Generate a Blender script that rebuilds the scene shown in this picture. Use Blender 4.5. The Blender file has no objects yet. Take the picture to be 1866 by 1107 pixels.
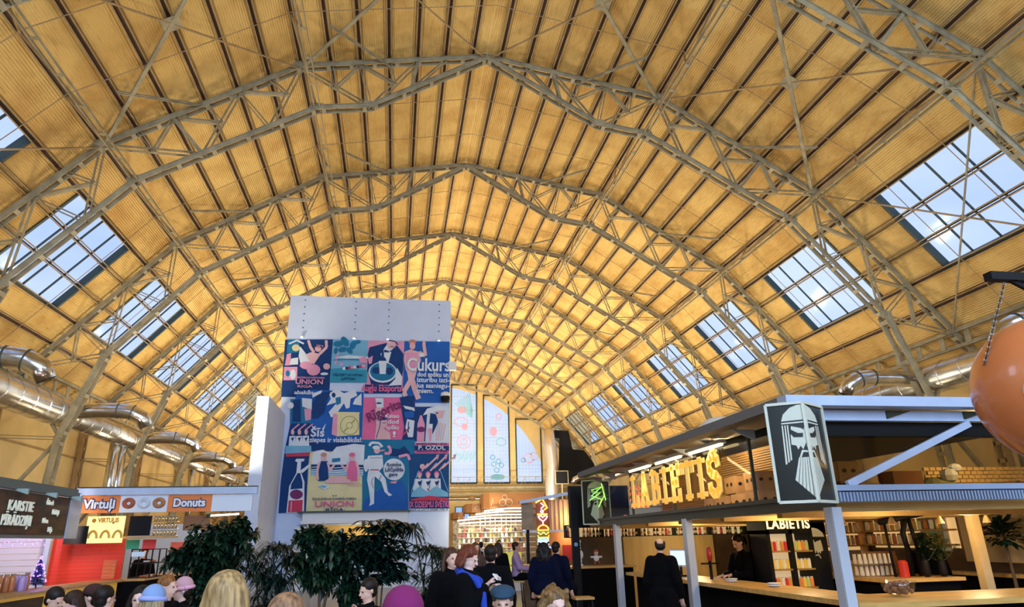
import bpy, math, random
from mathutils import Vector, Matrix, Euler
SC = bpy.context.scene
COL = SC.collection
PI = math.pi
# ------------------------------------------------------------------ camera
cam_data = bpy.data.cameras.new('camera')
cam = bpy.data.objects.new('camera', cam_data); COL.objects.link(cam)
YAW, PITCH, ROLL = -0.17186420, 0.33819533, -0.02254131
cam_data.sensor_width = 36.0
cam_data.lens = 1222.076 / 1866 * 36.0
cam_data.clip_start = 0.05; cam_data.clip_end = 400
_f = Vector((-math.sin(YAW)*math.cos(PITCH), math.cos(YAW)*math.cos(PITCH), math.sin(PITCH)))
_r = Vector((math.cos(YAW), math.sin(YAW), 0)); _u = _r.cross(_f)
_r2 = _r*math.cos(ROLL) + _u*math.sin(ROLL); _u2 = -_r*math.sin(ROLL) + _u*math.cos(ROLL)
cam.matrix_world = Matrix(((_r2.x, _u2.x, -_f.x, -2.7225), (_r2.y, _u2.y, -_f.y, 0.0), (_r2.z, _u2.z, -_f.z, 1.75), (0, 0, 0, 1)))
SC.camera = cam
# ------------------------------------------------------------------ colour, world
SC.view_settings.view_transform = 'Standard'
SC.view_settings.look = 'None'
SC.view_settings.gamma = 1.0
SC.view_settings.use_curve_mapping = False
SC.view_settings.exposure = 0.0
SC.cycles.max_bounces = 6
SC.cycles.diffuse_bounces = 4
SC.cycles.sample_clamp_indirect = 4.0
world = bpy.data.worlds.new('sky'); SC.world = world; world.use_nodes = True
nt = world.node_tree; nt.nodes.clear()
wo = nt.nodes.new('ShaderNodeOutputWorld'); wb = nt.nodes.new('ShaderNodeBackground')
tc = nt.nodes.new('ShaderNodeTexCoord'); mp = nt.nodes.new('ShaderNodeMapping'); mp.inputs['Scale'].default_value = (1, 1, 3)
nz = nt.nodes.new('ShaderNodeTexNoise'); nz.inputs['Scale'].default_value = 3.0; nz.inputs['Detail'].default_value = 5
cr = nt.nodes.new('ShaderNodeValToRGB')
cr.color_ramp.elements[0].position = 0.36; cr.color_ramp.elements[0].color = (0.42, 0.55, 0.86, 1)
cr.color_ramp.elements[1].position = 0.66; cr.color_ramp.elements[1].color = (0.60, 0.71, 0.96, 1)
nt.links.new(tc.outputs['Generated'], mp.inputs['Vector']); nt.links.new(mp.outputs['Vector'], nz.inputs['Vector'])
nt.links.new(nz.outputs['Fac'], cr.inputs['Fac']); nt.links.new(cr.outputs['Color'], wb.inputs['Color'])
nt.links.new(wb.outputs['Background'], wo.inputs['Surface'])
wb.inputs['Strength'].default_value = 1.3

def area(name, loc, target, sx, sy, power, color, spread=None):
    d = bpy.data.lights.new(name, 'AREA'); d.shape = 'RECTANGLE'; d.size = sx; d.size_y = sy
    d.energy = power; d.color = color
    if spread: d.spread = spread
    o = bpy.data.objects.new(name, d); COL.objects.link(o)
    o.location = loc; o.rotation_euler = (Vector(target)-Vector(loc)).to_track_quat('-Z', 'Y').to_euler()
    return o
def point(name, loc, power, color, r=0.05):
    d = bpy.data.lights.new(name, 'POINT'); d.energy = power; d.color = color; d.shadow_soft_size = r
    o = bpy.data.objects.new(name, d); COL.objects.link(o); o.location = loc
    return o
WARM = (1.0, 0.87, 0.62)
# bluish area light added in place of an assumed, unmodelled window behind the camera
area('assumed_window_fill', (0, -9.5, 8.5), (0, 30, 7.0), 16, 9, 5000, (0.47, 0.68, 1.0))
for _s in (-1, 1):
    for _y in (-6.5, 1.0, 8.5): area('overhead_fill', (_s*13.7, _y, 11.1), (_s*4, _y, 2), 3.0, 4.2, 210, (0.60, 0.76, 1.0))  # unseen cool area lights added high on both sides to top-light the ball
# warm upward area lights, unseen and without fixtures, added to brighten the vault
for _y, _p, _q in ((5, 90, 150), (15, 230, 330), (25, 480, 560), (35, 800, 800), (45, 1000, 1000), (56, 1150, 1150), (65, 700, 700)):
    for _x in (-9.5, 9.5): area('vault_fill', (_x, _y, 4.3), (_x*0.9, _y+.5, 16), 1.2, 1.2, _p, WARM)
    if _y > 30 or _y < 12: area('vault_fill', (0.5, _y, 4.4), (0.5, _y+.5, 16), 1.2, 1.2, _q, WARM)
for _s in (-1, 1):
    for _y in (17, 24, 31, 39, 47): area('wall_fill', (_s*13.2, _y, 3.3), (_s*17.6, _y+1, 5.6), .6, .6, 70, (1, .84, .52))  # unseen warm area lights added to brighten the lower side walls

# ------------------------------------------------------------------ helpers
class MB:
    def __init__(s): s.v = []; s.f = []; s.m = []
    def add(s, vs, fs, m=0):
        b = len(s.v); s.v += [tuple(v) for v in vs]
        for f in fs: s.f.append(tuple(i+b for i in f)); s.m.append(m)
    def box(s, c, size, m=0, rot=None):
        a, b, d = size[0]/2, size[1]/2, size[2]/2
        vs = [Vector((x, y, z)) for x in (-a, a) for y in (-b, b) for z in (-d, d)]
        if rot is not None:
            R = rot if isinstance(rot, Matrix) else Euler(rot).to_matrix()
            vs = [R @ v for v in vs]
        c = Vector(c)
        s.add([v+c for v in vs], [(0, 1, 3, 2), (4, 6, 7, 5), (0, 4, 5, 1), (2, 3, 7, 6), (0, 2, 6, 4), (1, 5, 7, 3)], m)
    def bb(s, lo, hi, m=0):
        s.box([(lo[i]+hi[i])/2 for i in range(3)], [abs(hi[i]-lo[i]) for i in range(3)], m)
    def bar(s, p0, p1, w, h, m=0, ref=(0, 1, 0)):
        """bar from p0 to p1, width w along ref, height h across it"""
        p0 = Vector(p0); p1 = Vector(p1); d = (p1-p0)
        if d.length < 1e-6: return
        d = d.normalized(); r = Vector(ref); r = (r - d*r.dot(d))
        if r.length < 1e-4: r = Vector((1, 0, 0)) - d*d.x
        r.normalize(); u = d.cross(r)
        vs = [p + r*a*w/2 + u*b*h/2 for p in (p0, p1) for a, b in ((-1, -1), (1, -1), (1, 1), (-1, 1))]
        s.add(vs, [(0, 3, 2, 1), (4, 5, 6, 7), (0, 1, 5, 4), (1, 2, 6, 5), (2, 3, 7, 6), (3, 0, 4, 7)], m)
    def tube(s, pts, r, n=8, m=0, cap=True):
        pts = [Vector(p) for p in pts]; rs = r if isinstance(r, (list, tuple)) else [r]*len(pts)
        b = len(s.v); prev = None
        for i, p in enumerate(pts):
            d = (pts[min(i+1, len(pts)-1)] - pts[max(i-1, 0)])
            d = d.normalized() if d.length > 1e-9 else Vector((0, 0, 1))
            if prev is None:
                a = d.orthogonal().normalized()
            else:
                a = (prev - d*prev.dot(d))
                a = a.normalized() if a.length > 1e-6 else d.orthogonal().normalized()
            prev = a; c = d.cross(a)
            for k in range(n):
                t = 2*PI*k/n
                s.v.append(tuple(p + (a*math.cos(t)+c*math.sin(t))*rs[i]))
        for i in range(len(pts)-1):
            for k in range(n):
                s.f.append((b+i*n+k, b+i*n+(k+1) % n, b+(i+1)*n+(k+1) % n, b+(i+1)*n+k)); s.m.append(m)
        if cap:
            s.f.append(tuple(b+k for k in range(n))[::-1]); s.m.append(m)
            s.f.append(tuple(b+(len(pts)-1)*n+k for k in range(n))); s.m.append(m)
    def lathe(s, prof, c=(0, 0, 0), n=12, m=0, sx=1, sy=1, rot=None):
        b = len(s.v); c = Vector(c)
        for r, z in prof:
            for k in range(n):
                t = 2*PI*k/n; v = Vector((r*math.cos(t)*sx, r*math.sin(t)*sy, z))
                if rot is not None: v = rot @ v
                s.v.append(tuple(c+v))
        for i in range(len(prof)-1):
            for k in range(n):
                s.f.append((b+i*n+k, b+i*n+(k+1) % n, b+(i+1)*n+(k+1) % n, b+(i+1)*n+k)); s.m.append(m)
        s.f.append(tuple(b+k for k in range(n))[::-1]); s.m.append(m)
        s.f.append(tuple(b+(len(prof)-1)*n+k for k in range(n))); s.m.append(m)
    def ball(s, c, r, n=12, m=0, sc=(1, 1, 1), rot=None, rows=None):
        rows = rows or max(4, n//2)
        pr = [(r*math.sin(PI*i/rows), -r*math.cos(PI*i/rows)*sc[2]) for i in range(rows+1)]
        pr[0] = (1e-4, pr[0][1]); pr[-1] = (1e-4, pr[-1][1])
        s.lathe(pr, c, n, m, sc[0], sc[1], rot)
    def prism(s, pts, depth, o, u, v, m=0):
        """2-D outline pts in plane (u, v) at o, extruded by depth along u x v"""
        o = Vector(o); u = Vector(u); v = Vector(v); w = u.cross(v).normalized()*depth; n = len(pts)
        vs = [o+u*a+v*b for a, b in pts]; vs += [p+w for p in vs]
        fs = [tuple(range(n))[::-1], tuple(range(n, 2*n))] + [(i, (i+1) % n, n+(i+1) % n, n+i) for i in range(n)]
        s.add(vs, fs, m)
    def build(s, name, mats, parent=None, smooth=False, loc=None, rot=None):
        me = bpy.data.meshes.new(name); me.from_pydata(s.v, [], s.f)
        if not isinstance(mats, (list, tuple)): mats = [mats]
        for k in mats: me.materials.append(k)
        if len(mats) > 1: me.polygons.foreach_set('material_index', s.m)
        if smooth: me.polygons.foreach_set('use_smooth', [True]*len(me.polygons))
        me.update()
        o = bpy.data.objects.new(name, me); COL.objects.link(o)
        if parent is not None: o.parent = parent
        if loc is not None: o.location = loc
        if rot is not None: o.rotation_euler = rot
        return o
def tag(o, label, cat, group=None, kind=None):
    o['label'] = label; o['category'] = cat
    if group: o['group'] = group
    if kind: o['kind'] = kind
    return o
def thing(name, label, cat, loc=(0, 0, 0), rz=0, group=None):
    o = bpy.data.objects.new(name, None); COL.objects.link(o); o.empty_display_size = 0.1
    o.location = loc; o.rotation_euler = (0, 0, rz)
    return tag(o, label, cat, group)
def struct(o): o['kind'] = 'structure'; return o
def copy_tree(o, label=None, loc=None, rz=None, parent=None):
    c = o.copy(); COL.objects.link(c)
    if parent is not None: c.parent = parent
    if label: c['label'] = label
    if loc is not None: c.location = loc
    if rz is not None: c.rotation_euler = (0, 0, rz)
    for ch in list(o.children): copy_tree(ch, parent=c)
    return c
def ords(i): return ('first', 'second', 'third', 'fourth', 'fifth', 'sixth', 'seventh', 'eighth', 'ninth', 'tenth', 'eleventh', 'twelfth', 'thirteenth', 'fourteenth', 'fifteenth', 'sixteenth', 'seventeenth', 'eighteenth', 'nineteenth', 'twentieth')[i]
def letters(text, name, mat, o, u, v, size, parent=None, depth=0.02, bold=0.0, sx=1.0, align='CENTER', mesh_only=False, shear=0.0, spacing=1.0):
    """raised lettering on plane (u, v) with origin o"""
    cu = bpy.data.curves.new(name, 'FONT'); cu.body = text; cu.size = size; cu.extrude = depth/2; cu.offset = bold
    cu.align_x = align; cu.align_y = 'CENTER'; cu.shear = shear; cu.space_character = spacing; cu.resolution_u = 3
    t = bpy.data.objects.new(name, cu); me = bpy.data.meshes.new_from_object(t); bpy.data.objects.remove(t)
    u = Vector(u).normalized(); v = Vector(v).normalized(); w = u.cross(v); o = Vector(o)
    M = Matrix(((u.x*sx, v.x, w.x, o.x+w.x*depth/2), (u.y*sx, v.y, w.y, o.y+w.y*depth/2), (u.z*sx, v.z, w.z, o.z+w.z*depth/2), (0, 0, 0, 1)))
    me.transform(M); me.materials.clear(); me.materials.append(mat); me.name = name
    for p in me.polygons: p.material_index = 0
    ob = bpy.data.objects.new(name, me); COL.objects.link(ob)
    if parent is not None: ob.parent = parent
    return ob

# ------------------------------------------------------------------ materials
MATS = {}
def mat(name, col, rough=0.6, metal=0.0, emit=None, estr=1.0, noise=0.0, nscale=8.0, ndet=4, bump=0.0, spec=None, col2=None, stretch=(1, 1, 1), trans=0.0, coat=0.0):
    if name in MATS: return MATS[name]
    m = bpy.data.materials.new(name); m.use_nodes = True; t = m.node_tree; b = t.nodes['Principled BSDF']
    b.inputs['Base Color'].default_value = (*col, 1); b.inputs['Roughness'].default_value = rough; b.inputs['Metallic'].default_value = metal
    if spec is not None: b.inputs['Specular IOR Level'].default_value = spec
    if coat: b.inputs['Coat Weight'].default_value = coat
    if emit: b.inputs['Emission Color'].default_value = (*emit, 1); b.inputs['Emission Strength'].default_value = estr
    if trans: b.inputs['Transmission Weight'].default_value = trans
    if noise or col2 or bump:
        tc = t.nodes.new('ShaderNodeTexCoord'); mp = t.nodes.new('ShaderNodeMapping'); mp.inputs['Scale'].default_value = stretch
        nz = t.nodes.new('ShaderNodeTexNoise'); nz.inputs['Scale'].default_value = nscale; nz.inputs['Detail'].default_value = ndet
        t.links.new(tc.outputs['Object'], mp.inputs['Vector']); t.links.new(mp.outputs['Vector'], nz.inputs['Vector'])
        if noise or col2:
            r = t.nodes.new('ShaderNodeValToRGB'); r.color_ramp.elements[0].position = 0.35; r.color_ramp.elements[1].position = 0.68
            c2 = col2 or tuple(c*(1-noise) for c in col)
            r.color_ramp.elements[0].color = (*c2, 1); r.color_ramp.elements[1].color = (*col, 1)
            t.links.new(nz.outputs['Fac'], r.inputs['Fac']); t.links.new(r.outputs['Color'], b.inputs['Base Color'])
        if bump:
            bp = t.nodes.new('ShaderNodeBump'); bp.inputs['Strength'].default_value = bump
            t.links.new(nz.outputs['Fac'], bp.inputs['Height']); t.links.new(bp.outputs['Normal'], b.inputs['Normal'])
    MATS[name] = m
    return m
def glow(name, col, s): return mat(name, tuple(min(1, c*.8) for c in col), 0.5, 0, col, s)
def glass(name, col=(1, 1, 1), alpha=0.15, rough=0.05):
    if name in MATS: return MATS[name]
    m = bpy.data.materials.new(name); m.use_nodes = True; t = m.node_tree; t.nodes.clear()
    o = t.nodes.new('ShaderNodeOutputMaterial'); mx = t.nodes.new('ShaderNodeMixShader'); tr = t.nodes.new('ShaderNodeBsdfTransparent'); gl = t.nodes.new('ShaderNodeBsdfGlossy')
    tr.inputs['Color'].default_value = (*col, 1); gl.inputs['Roughness'].default_value = rough; mx.inputs['Fac'].default_value = alpha
    t.links.new(tr.outputs[0], mx.inputs[1]); t.links.new(gl.outputs[0], mx.inputs[2]); t.links.new(mx.outputs[0], o.inputs['Surface'])
    MATS[name] = m
    return m
M_STEEL = mat('painted_steel', (0.40, 0.34, 0.215), 0.55, 0, noise=0.35, nscale=3, ndet=6)
M_STEEL2 = mat('painted_purlin_steel', (0.42, 0.27, 0.12), 0.6, 0, noise=0.3, nscale=2)
M_DARKF = mat('dark_window_frame', (0.03, 0.05, 0.045), 0.5)
M_WHITE = mat('white_paint', (0.78, 0.79, 0.82), 0.6)
M_BLACK = mat('black_paint', (0.006, 0.006, 0.007), 0.6, spec=.2)
M_GALV = mat('galvanised_duct', (0.80, 0.78, 0.74), 0.26, 1.0, noise=0.25, nscale=2.5, bump=0.08)
M_CHROME = mat('bright_duct', (0.78, 0.80, 0.86), 0.2, 1.0, noise=0.2, nscale=5)
M_OAK = mat('oiled_oak_top', (0.62, 0.35, 0.11), 0.45, noise=0.35, nscale=2.5, stretch=(1, 6, 6))
M_WHSTEEL = mat('white_canopy_steel', (0.50, 0.58, 0.76), 0.5, noise=0.12, nscale=4)
M_GLASS = glass('clear_glass', (0.96, 0.98, 1.0), 0.06)
# roof sheeting with stains
def roof_mat():
    m = bpy.data.materials.new('ochre_corrugated_sheet'); m.use_nodes = True; t = m.node_tree; b = t.nodes['Principled BSDF']; b.inputs['Roughness'].default_value = 0.7
    b.inputs['Specular IOR Level'].default_value = 0.2
    tc = t.nodes.new('ShaderNodeTexCoord')
    def nz(sc, scale, det=5):
        mp = t.nodes.new('ShaderNodeMapping'); mp.inputs['Scale'].default_value = sc; n = t.nodes.new('ShaderNodeTexNoise')
        n.inputs['Scale'].default_value = scale; n.inputs['Detail'].default_value = det
        t.links.new(tc.outputs['Object'], mp.inputs['Vector']); t.links.new(mp.outputs['Vector'], n.inputs['Vector']); return n
    def ramp(n, p0, c0, p1, c1):
        r = t.nodes.new('ShaderNodeValToRGB'); r.color_ramp.elements[0].position = p0; r.color_ramp.elements[0].color = (*c0, 1)
        r.color_ramp.elements[1].position = p1; r.color_ramp.elements[1].color = (*c1, 1); t.links.new(n.outputs['Fac'], r.inputs['Fac']); return r
    def mul(a, c):
        x = t.nodes.new('ShaderNodeMix'); x.data_type = 'RGBA'; x.blend_type = 'MULTIPLY'; x.inputs[0].default_value = 1
        t.links.new(a.outputs[0] if a.bl_idname != 'ShaderNodeMix' else a.outputs[2], x.inputs[6]); t.links.new(c.outputs[0], x.inputs[7]); return x
    base = ramp(nz((1, 1, 1), 0.25, 3), 0.35, (0.68, 0.45, 0.16), 0.65, (0.78, 0.55, 0.21))
    streak = ramp(nz((7, 0.5, 7), 3.0, 6), 0.30, (0.80, 0.74, 0.68), 0.42, (1, 1, 1))
    grime = ramp(nz((1, 1, 1), 0.9, 7), 0.33, (0.82, 0.74, 0.66), 0.55, (1, 1, 1))
    x = mul(mul(base, streak), grime); t.links.new(x.outputs[2], b.inputs['Base Color'])
    return m
M_ROOF = roof_mat()
M_PLASTER = mat('ochre_wall_paint', (0.78, 0.58, 0.27), 0.8, noise=0.15, nscale=0.8)
# ------------------------------------------------------------------ the vault: cross-section nodes
PK = Vector((0, 0, 18.29)); O1 = Vector((6.41, 0, 17.17)); O2 = Vector((12.09, 0, 13.58)); O3 = Vector((16.55, 0, 8.28))
I1 = Vector((4.02, 0, 15.79)); I2 = Vector((5.76, 0, 15.54)); I3 = Vector((10.94, 0, 12.41)); I4 = Vector((13.94, 0, 8.85)); KN = Vector((15.02, 0, 5.62)); FT = Vector((15.3, 0, 0.0))
def FY(k): return 19.894 + 7.5*k
YN, YF = -10.0, 71.0            # near and far gable walls
W0, W1 = 1.423, 5.827           # skylight start and end inside a bay
T0, T1 = 0.20, 0.684            # skylight along the lowest roof slope
def lerp(a, b, t): return a + (b-a)*t
def nrm(a, b):
    d = (b-a).normalized(); return Vector((-d.z, 0, d.x))*(1 if d.x > 0 else -1)
OFF = 0.24
def off(p, a, b, d): return p + nrm(a, b)*d
# roof polyline on the right side (apex to eave), offset outwards
N0, N1_, N2_ = nrm(PK, O1), nrm(O1, O2), nrm(O2, O3)
EAVE = O3 + (O3-O2).normalized()*1.45
def miter(p, n1, n2):
    b = (n1+n2).normalized(); return p + b*(OFF/b.dot(n1))
RP = [Vector((0, 0, PK.z+OFF/N0.z)), miter(O1, N0, N1_), miter(O2, N1_, N2_), EAVE + N2_*OFF]
# ------------------------------------------------------------------ ceiling (corrugated sheeting) with skylight openings
mb = MB()
def sheet(p, q, ya, yb, phase=0):
    L = (q-p).length; n = max(2, int(L/0.0375)//2*2); nn = nrm(p, q) if p.x >= 0 and q.x >= 0 else nrm(p, q)
    b = len(mb.v)
    for i in range(n+1):
        w = lerp(p, q, i/n) + nn*(0.014 if i % 2 else -0.014)*(0 if i in (0, n) else 1)
        mb.v.append((w.x, ya, w.z)); mb.v.append((w.x, yb, w.z))
    for i in range(n):
        mb.f.append((b+2*i, b+2*i+1, b+2*i+3, b+2*i+2)); mb.m.append(0)
for s in (1, -1):
    R = [Vector((s*p.x, 0, p.z)) for p in RP]
    sheet(R[0], R[1], YN, YF); sheet(R[1], R[2], YN, YF)
    a, b_ = R[2], R[3]; ref0 = Vector((s*O2.x, 0, O2.z)); ref1 = Vector((s*O3.x, 0, O3.z))
    Ls = (ref1-ref0).length; Lf = (b_-a).length; sh = Lf - Ls - 1.45
    ta, tb = (sh+T0*Ls)/Lf, (sh+T1*Ls)/Lf
    sheet(a, lerp(a, b_, ta), YN, YF); sheet(lerp(a, b_, tb), b_, YN, YF)
    prev = YN
    for k in range(-3, 7):
        y0, y1 = FY(k)+W0, min(FY(k)+W1, YF)
        if y0 > YF: break
        if y1 <= YN: continue
        y0 = max(y0, YN)
        if y0 > prev: sheet(lerp(a, b_, ta), lerp(a, b_, tb), prev, y0)
        prev = y1
    if prev < YF: sheet(lerp(a, b_, ta), lerp(a, b_, tb), prev, YF)
roof = struct(mb.build('ceiling', M_ROOF))
# ------------------------------------------------------------------ skylights
SKY_G = glass('skylight_glass', (0.93, 0.96, 1.0), 0.012, 0.1)
wn = 0
for k in range(-2, 7):
    for s in (-1, 1):
        y0, y1 = FY(k)+W0, FY(k)+W1
        if y1 > YF: continue
        a = Vector((s*RP[2].x, 0, RP[2].z)); b_ = Vector((s*RP[3].x, 0, RP[3].z)); Ls = (O3-O2).length; Lf = (b_-a).length; sh = Lf-Ls-1.45
        p = lerp(a, b_, (sh+T0*Ls)/Lf); q = lerp(a, b_, (sh+T1*Ls)/Lf); n = (q-p).cross(Vector((0, 1, 0))).normalized()
        if n.z < 0: n = -n
        fr = MB()
        V3 = lambda P, y: Vector((P.x, y, P.z))
        # upstand curb
        for P in (p, q): fr.bar(V3(P+n*0.08, y0), V3(P+n*0.08, y1), 0.26, 0.10, ref=n)
        for y in (y0, y1): fr.bar(V3(p+n*0.08, y), V3(q+n*0.08, y), 0.26, 0.10, ref=n)
        for i in range(1, 4): y = lerp(y0, y1, i/4); fr.bar(V3(p+n*0.12, y), V3(q+n*0.12, y), 0.06, 0.045, ref=n)
        for i in range(1, 3): P = lerp(p, q, i/3)+n*0.12; fr.bar(V3(P, y0), V3(P, y1), 0.06, 0.045, ref=n)
        wn += 1
        f = struct(fr.build('window_%d' % wn, M_DARKF))
        gl = MB(); gl.add([V3(p+n*0.13, y0), V3(q+n*0.13, y0), V3(q+n*0.13, y1), V3(p+n*0.13, y1)], [(0, 1, 2, 3)])
        gl.build('glass', SKY_G, f)
# ------------------------------------------------------------------ purlins
M_SHADE = mat('purlin_shade_brown', (.09, .04, .018), .8)  # dark brown on purlin webs and sides stands in for shade between flanges
def side_word(s): return 'right' if s > 0 else 'left'
PUR = []      # (point on chord line, normal)
L01 = (O1-PK).length; d0 = L01/6.5
for i in range(6, -1, -1):
    PUR.append((lerp(O1, PK, i*d0/L01), N0))
for i in range(1, 7): PUR.append((lerp(O1, O2, i/6), N1_))
for t in (T0, .36, .52, T1, .84, 1.0): PUR.append((lerp(O2, O3, t), N2_))
for s in (1, -1):
    for i, (p, n) in enumerate(PUR):
        P = Vector((s*p.x, 0, p.z)); nn = Vector((s*n.x, 0, n.z)); u = Vector((nn.z, 0, -nn.x))
        m = MB()
        for e in (-1, 1):
            c = P + nn*0.16 + u*0.06*e
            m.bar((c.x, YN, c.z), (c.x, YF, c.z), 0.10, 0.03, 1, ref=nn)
            c = P + nn*0.105 + u*0.07*e
            m.bar((c.x, YN, c.z), (c.x, YF, c.z), 0.015, 0.04, ref=nn)
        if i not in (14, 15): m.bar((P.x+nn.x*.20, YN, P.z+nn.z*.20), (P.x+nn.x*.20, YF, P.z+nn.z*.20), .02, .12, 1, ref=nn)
        o = m.build('purlin', [M_STEEL2, M_SHADE])
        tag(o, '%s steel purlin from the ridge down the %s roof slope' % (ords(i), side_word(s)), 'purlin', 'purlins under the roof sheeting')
# ------------------------------------------------------------------ sag rods across the purlins
for k in range(-1, 7):
    for j, dy in enumerate((2.5, 5.0)):
        y = FY(k)+dy
        if y > YF-0.5: continue
        m = MB(); pts = [O3, O2, O1, PK]
        line = [Vector((-p.x, y, p.z+0.10)) for p in pts] + [Vector((p.x, y, p.z+0.10)) for p in pts[::-1][1:]]
        m.tube(line, 0.014, 6)
        tag(m.build('sag_rod', M_STEEL2), 'thin sag rod crossing the vault in the %s bay, %s one of its pair' % (('nearest', 'second nearest', 'third', 'fourth', 'fifth', 'sixth', 'seventh', 'last')[k+1], ('nearer', 'farther')[j]), 'rod', 'sag rods under the roof')
# ------------------------------------------------------------------ roof trusses
def pair_chord(m, pts, hw, h, gap, bat):
    """two flats gap apart in y with batten plates on the underside"""
    for a, b in zip(pts[:-1], pts[1:]):
        d = (b-a); L = d.length; dn = d.normalized(); nn = Vector((-dn.z, 0, dn.x))
        if nn.z < 0: nn = -nn
        for e in (-1, 1):
            m.bar(a+Vector((0, e*gap/2, 0)), b+Vector((0, e*gap/2, 0)), hw, h)
            # outstanding leg of the angle
            m.bar(a+Vector((0, e*(gap/2+hw*1.2), 0))+nn*h*.45, b+Vector((0, e*(gap/2+hw*1.2), 0))+nn*h*.45, hw*3, 0.014)
        k = max(1, int(L/bat))
        for i in range(k+1):
            c = lerp(a, b, (i+.15)/(k+.3)); m.bar(c-dn*0.07-nn*h*.5, c+dn*0.07-nn*h*.5, gap+hw, 0.015)
def truss_half(par, s):
    F = lambda v: Vector((s*v.x, 0, v.z))
    seg1 = [PUR[7-i-1][0] if i else O1 for i in range(8)]
    P1 = [lerp(O1, PK, i*d0/L01) for i in range(7)]         # P1[0] = O1
    P2 = [lerp(O1, O2, i/6) for i in range(7)]
    P3 = [O2, lerp(O2, O3, .19), lerp(O2, O3, .36), lerp(O2, O3, .52), lerp(O2, O3, T1), lerp(O2, O3, .84), O3]
    m = MB(); pair_chord(m, [F(PK), F(O1), F(O2), F(O3), F(EAVE)], 0.022, 0.15, 0.24, 0.75); m.build('upper_chord', M_STEEL, par)
    m = MB(); pair_chord(m, [F(PK)-Vector((0, 0, .05)), F(I1), F(I2), F(I3), F(I4)], 0.022, 0.15, 0.26, 1.1); m.build('lower_chord', M_STEEL, par)
    m = MB(); pair_chord(m, [F(I4), F(KN), F(FT)], 0.03, 0.22, 0.36, 1.2); m.build('leg', M_STEEL, par)
    def web(a, b, big=0):
        q = MB(); w = 0.05 if not big else 0.07
        a = F(a); b = F(b)
        if big == 2:
            q.bar(a, b, 0.16, 0.10)
        else:
            d = (b-a).normalized(); nn = Vector((-d.z, 0, d.x))
            for e in (-1, 1):
                q.bar(a+nn*e*w, b+nn*e*w, 0.10, 0.022)
        q.build('diagonal_brace', M_STEEL, par)
    Q = lerp(I1, PK, .33); M1 = lerp(O1, I1, .5); M2 = lerp(P1[4], I1, .5)
    for a, b, g in ((O1, I1, 1), (I1, P1[4], 1), (P1[4], Q, 2), (Q, P1[5], 0), (M1, P1[1], 0), (M1, P1[2], 0), (M2, P1[3], 0), (M2, P1[2], 0), (I1, P1[2], 0)): web(a, b, g)
    A = lerp(I2, I3, .28); B = lerp(I2, I3, .65); M3 = lerp(O1, A, .45); M4 = lerp(P2[2], B, .5); M5 = lerp(O2, B, .5)
    for a, b, g in ((O1, A, 1), (M3, P2[1], 0), (M3, P2[2], 0), (A, P2[2], 0), (P2[2], B, 1), (M4, P2[3], 0), (M4, P2[4], 0), (P2[4], B, 2), (B, O2, 1), (M5, P2[4], 0), (M5, P2[5], 0)): web(a, b, g)
    R1 = lerp(I3, I4, .4); M6 = lerp(O2, R1, .5); M7 = lerp(P3[2], I4, .5); M8 = lerp(I4, O3, .45)
    for a, b, g in ((O2, R1, 1), (M6, P3[1], 0), (M6, P3[2], 0), (R1, P3[2], 0), (P3[2], I4, 1), (M7, P3[3], 0), (M7, P3[4], 0), (P3[4], I4, 1), (I4, O3, 1), (M8, P3[4], 0), (M8, P3[5], 0)): web(a, b, g)
    web(KN, Vector((17.4, 0, 2.2)), 2); web(KN, Vector((15.9, 0, 6.9)), 2); web(KN, Vector((17.4, 0, 5.7)), 0)
    for n in (O1, O2, I2, I3, I4, I1):
        q = MB(); n_ = F(n)
        q.prism([(-.26, -.07), (.26, -.07), (.2, .16), (-.2, .16)], 0.016, n_+Vector((0, -.15, 0)), (1, 0, 0), (0, 0, 1)); q.build('gusset_plate', M_STEEL, par)
TN = ['nearest roof truss, crossing the upper corners of the picture', 'second roof truss from the camera, arching full width above the mural tower', 'third roof truss from the camera', 'fourth roof truss from the camera', 'fifth roof truss from the camera, its apex just above the tower', 'sixth roof truss from the camera, half hidden by the tower', 'seventh roof truss from the camera, half hidden by the tower', 'farthest roof truss, in front of the tall gable windows']
t0 = thing('roof_truss', TN[0], 'roof truss', (0, FY(-1), 0), 0, 'arched roof trusses')
truss_half(t0, 1); truss_half(t0, -1)
for i, k in enumerate(range(0, 7)):
    copy_tree(t0, TN[i+1], (0, FY(k), 0))
# ------------------------------------------------------------------ longitudinal girders
def girder(s, lo, hi, label):
    t = thing('longitudinal_girder', label, 'girder', (0, FY(-1), 0), 0, 'girders linking the trusses')
    F = lambda v, y: Vector((s*v.x, y, v.z))
    m = MB(); L = FY(6)-FY(-1)
    for e in (-1, 1):
        m.bar(F(lo, -8)+Vector((e*.09, 0, 0)), F(lo, L)+Vector((e*.09, 0, 0)), 0.03, 0.07, ref=(1, 0, 0))
    for i in range(int((L+8)/1.25)):
        y = -7.6+i*1.25; m.box(F(lo, y), (0.2, 0.10, 0.012))
    m.build('bottom_chord', M_STEEL, t)
    for k in range(-1, 7):
        y = 7.5*k
        for a, b in ((F(lo, y), F(hi, y+2.5)), (F(hi, y+2.5), F(lerp(lo, hi, .05), y+3.75)), (F(hi, y+5), F(lerp(lo, hi, .05), y+3.75)), (F(hi, y+5), F(lo, y+7.5))):
            q = MB(); q.bar(a, b, 0.05, 0.05, ref=(1, 0, 0)); q.build('diagonal_brace', M_STEEL2, t)
    return t
girder(-1, I2, O1, 'upper longitudinal girder of paired rods on the left side of the vault')
girder(1, I2, O1, 'upper longitudinal girder of paired rods on the right side of the vault')
girder(-1, I3, O2, 'lower longitudinal girder of paired rods above the left skylights')
girder(1, I3, O2, 'lower longitudinal girder of paired rods above the right skylights')
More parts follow.
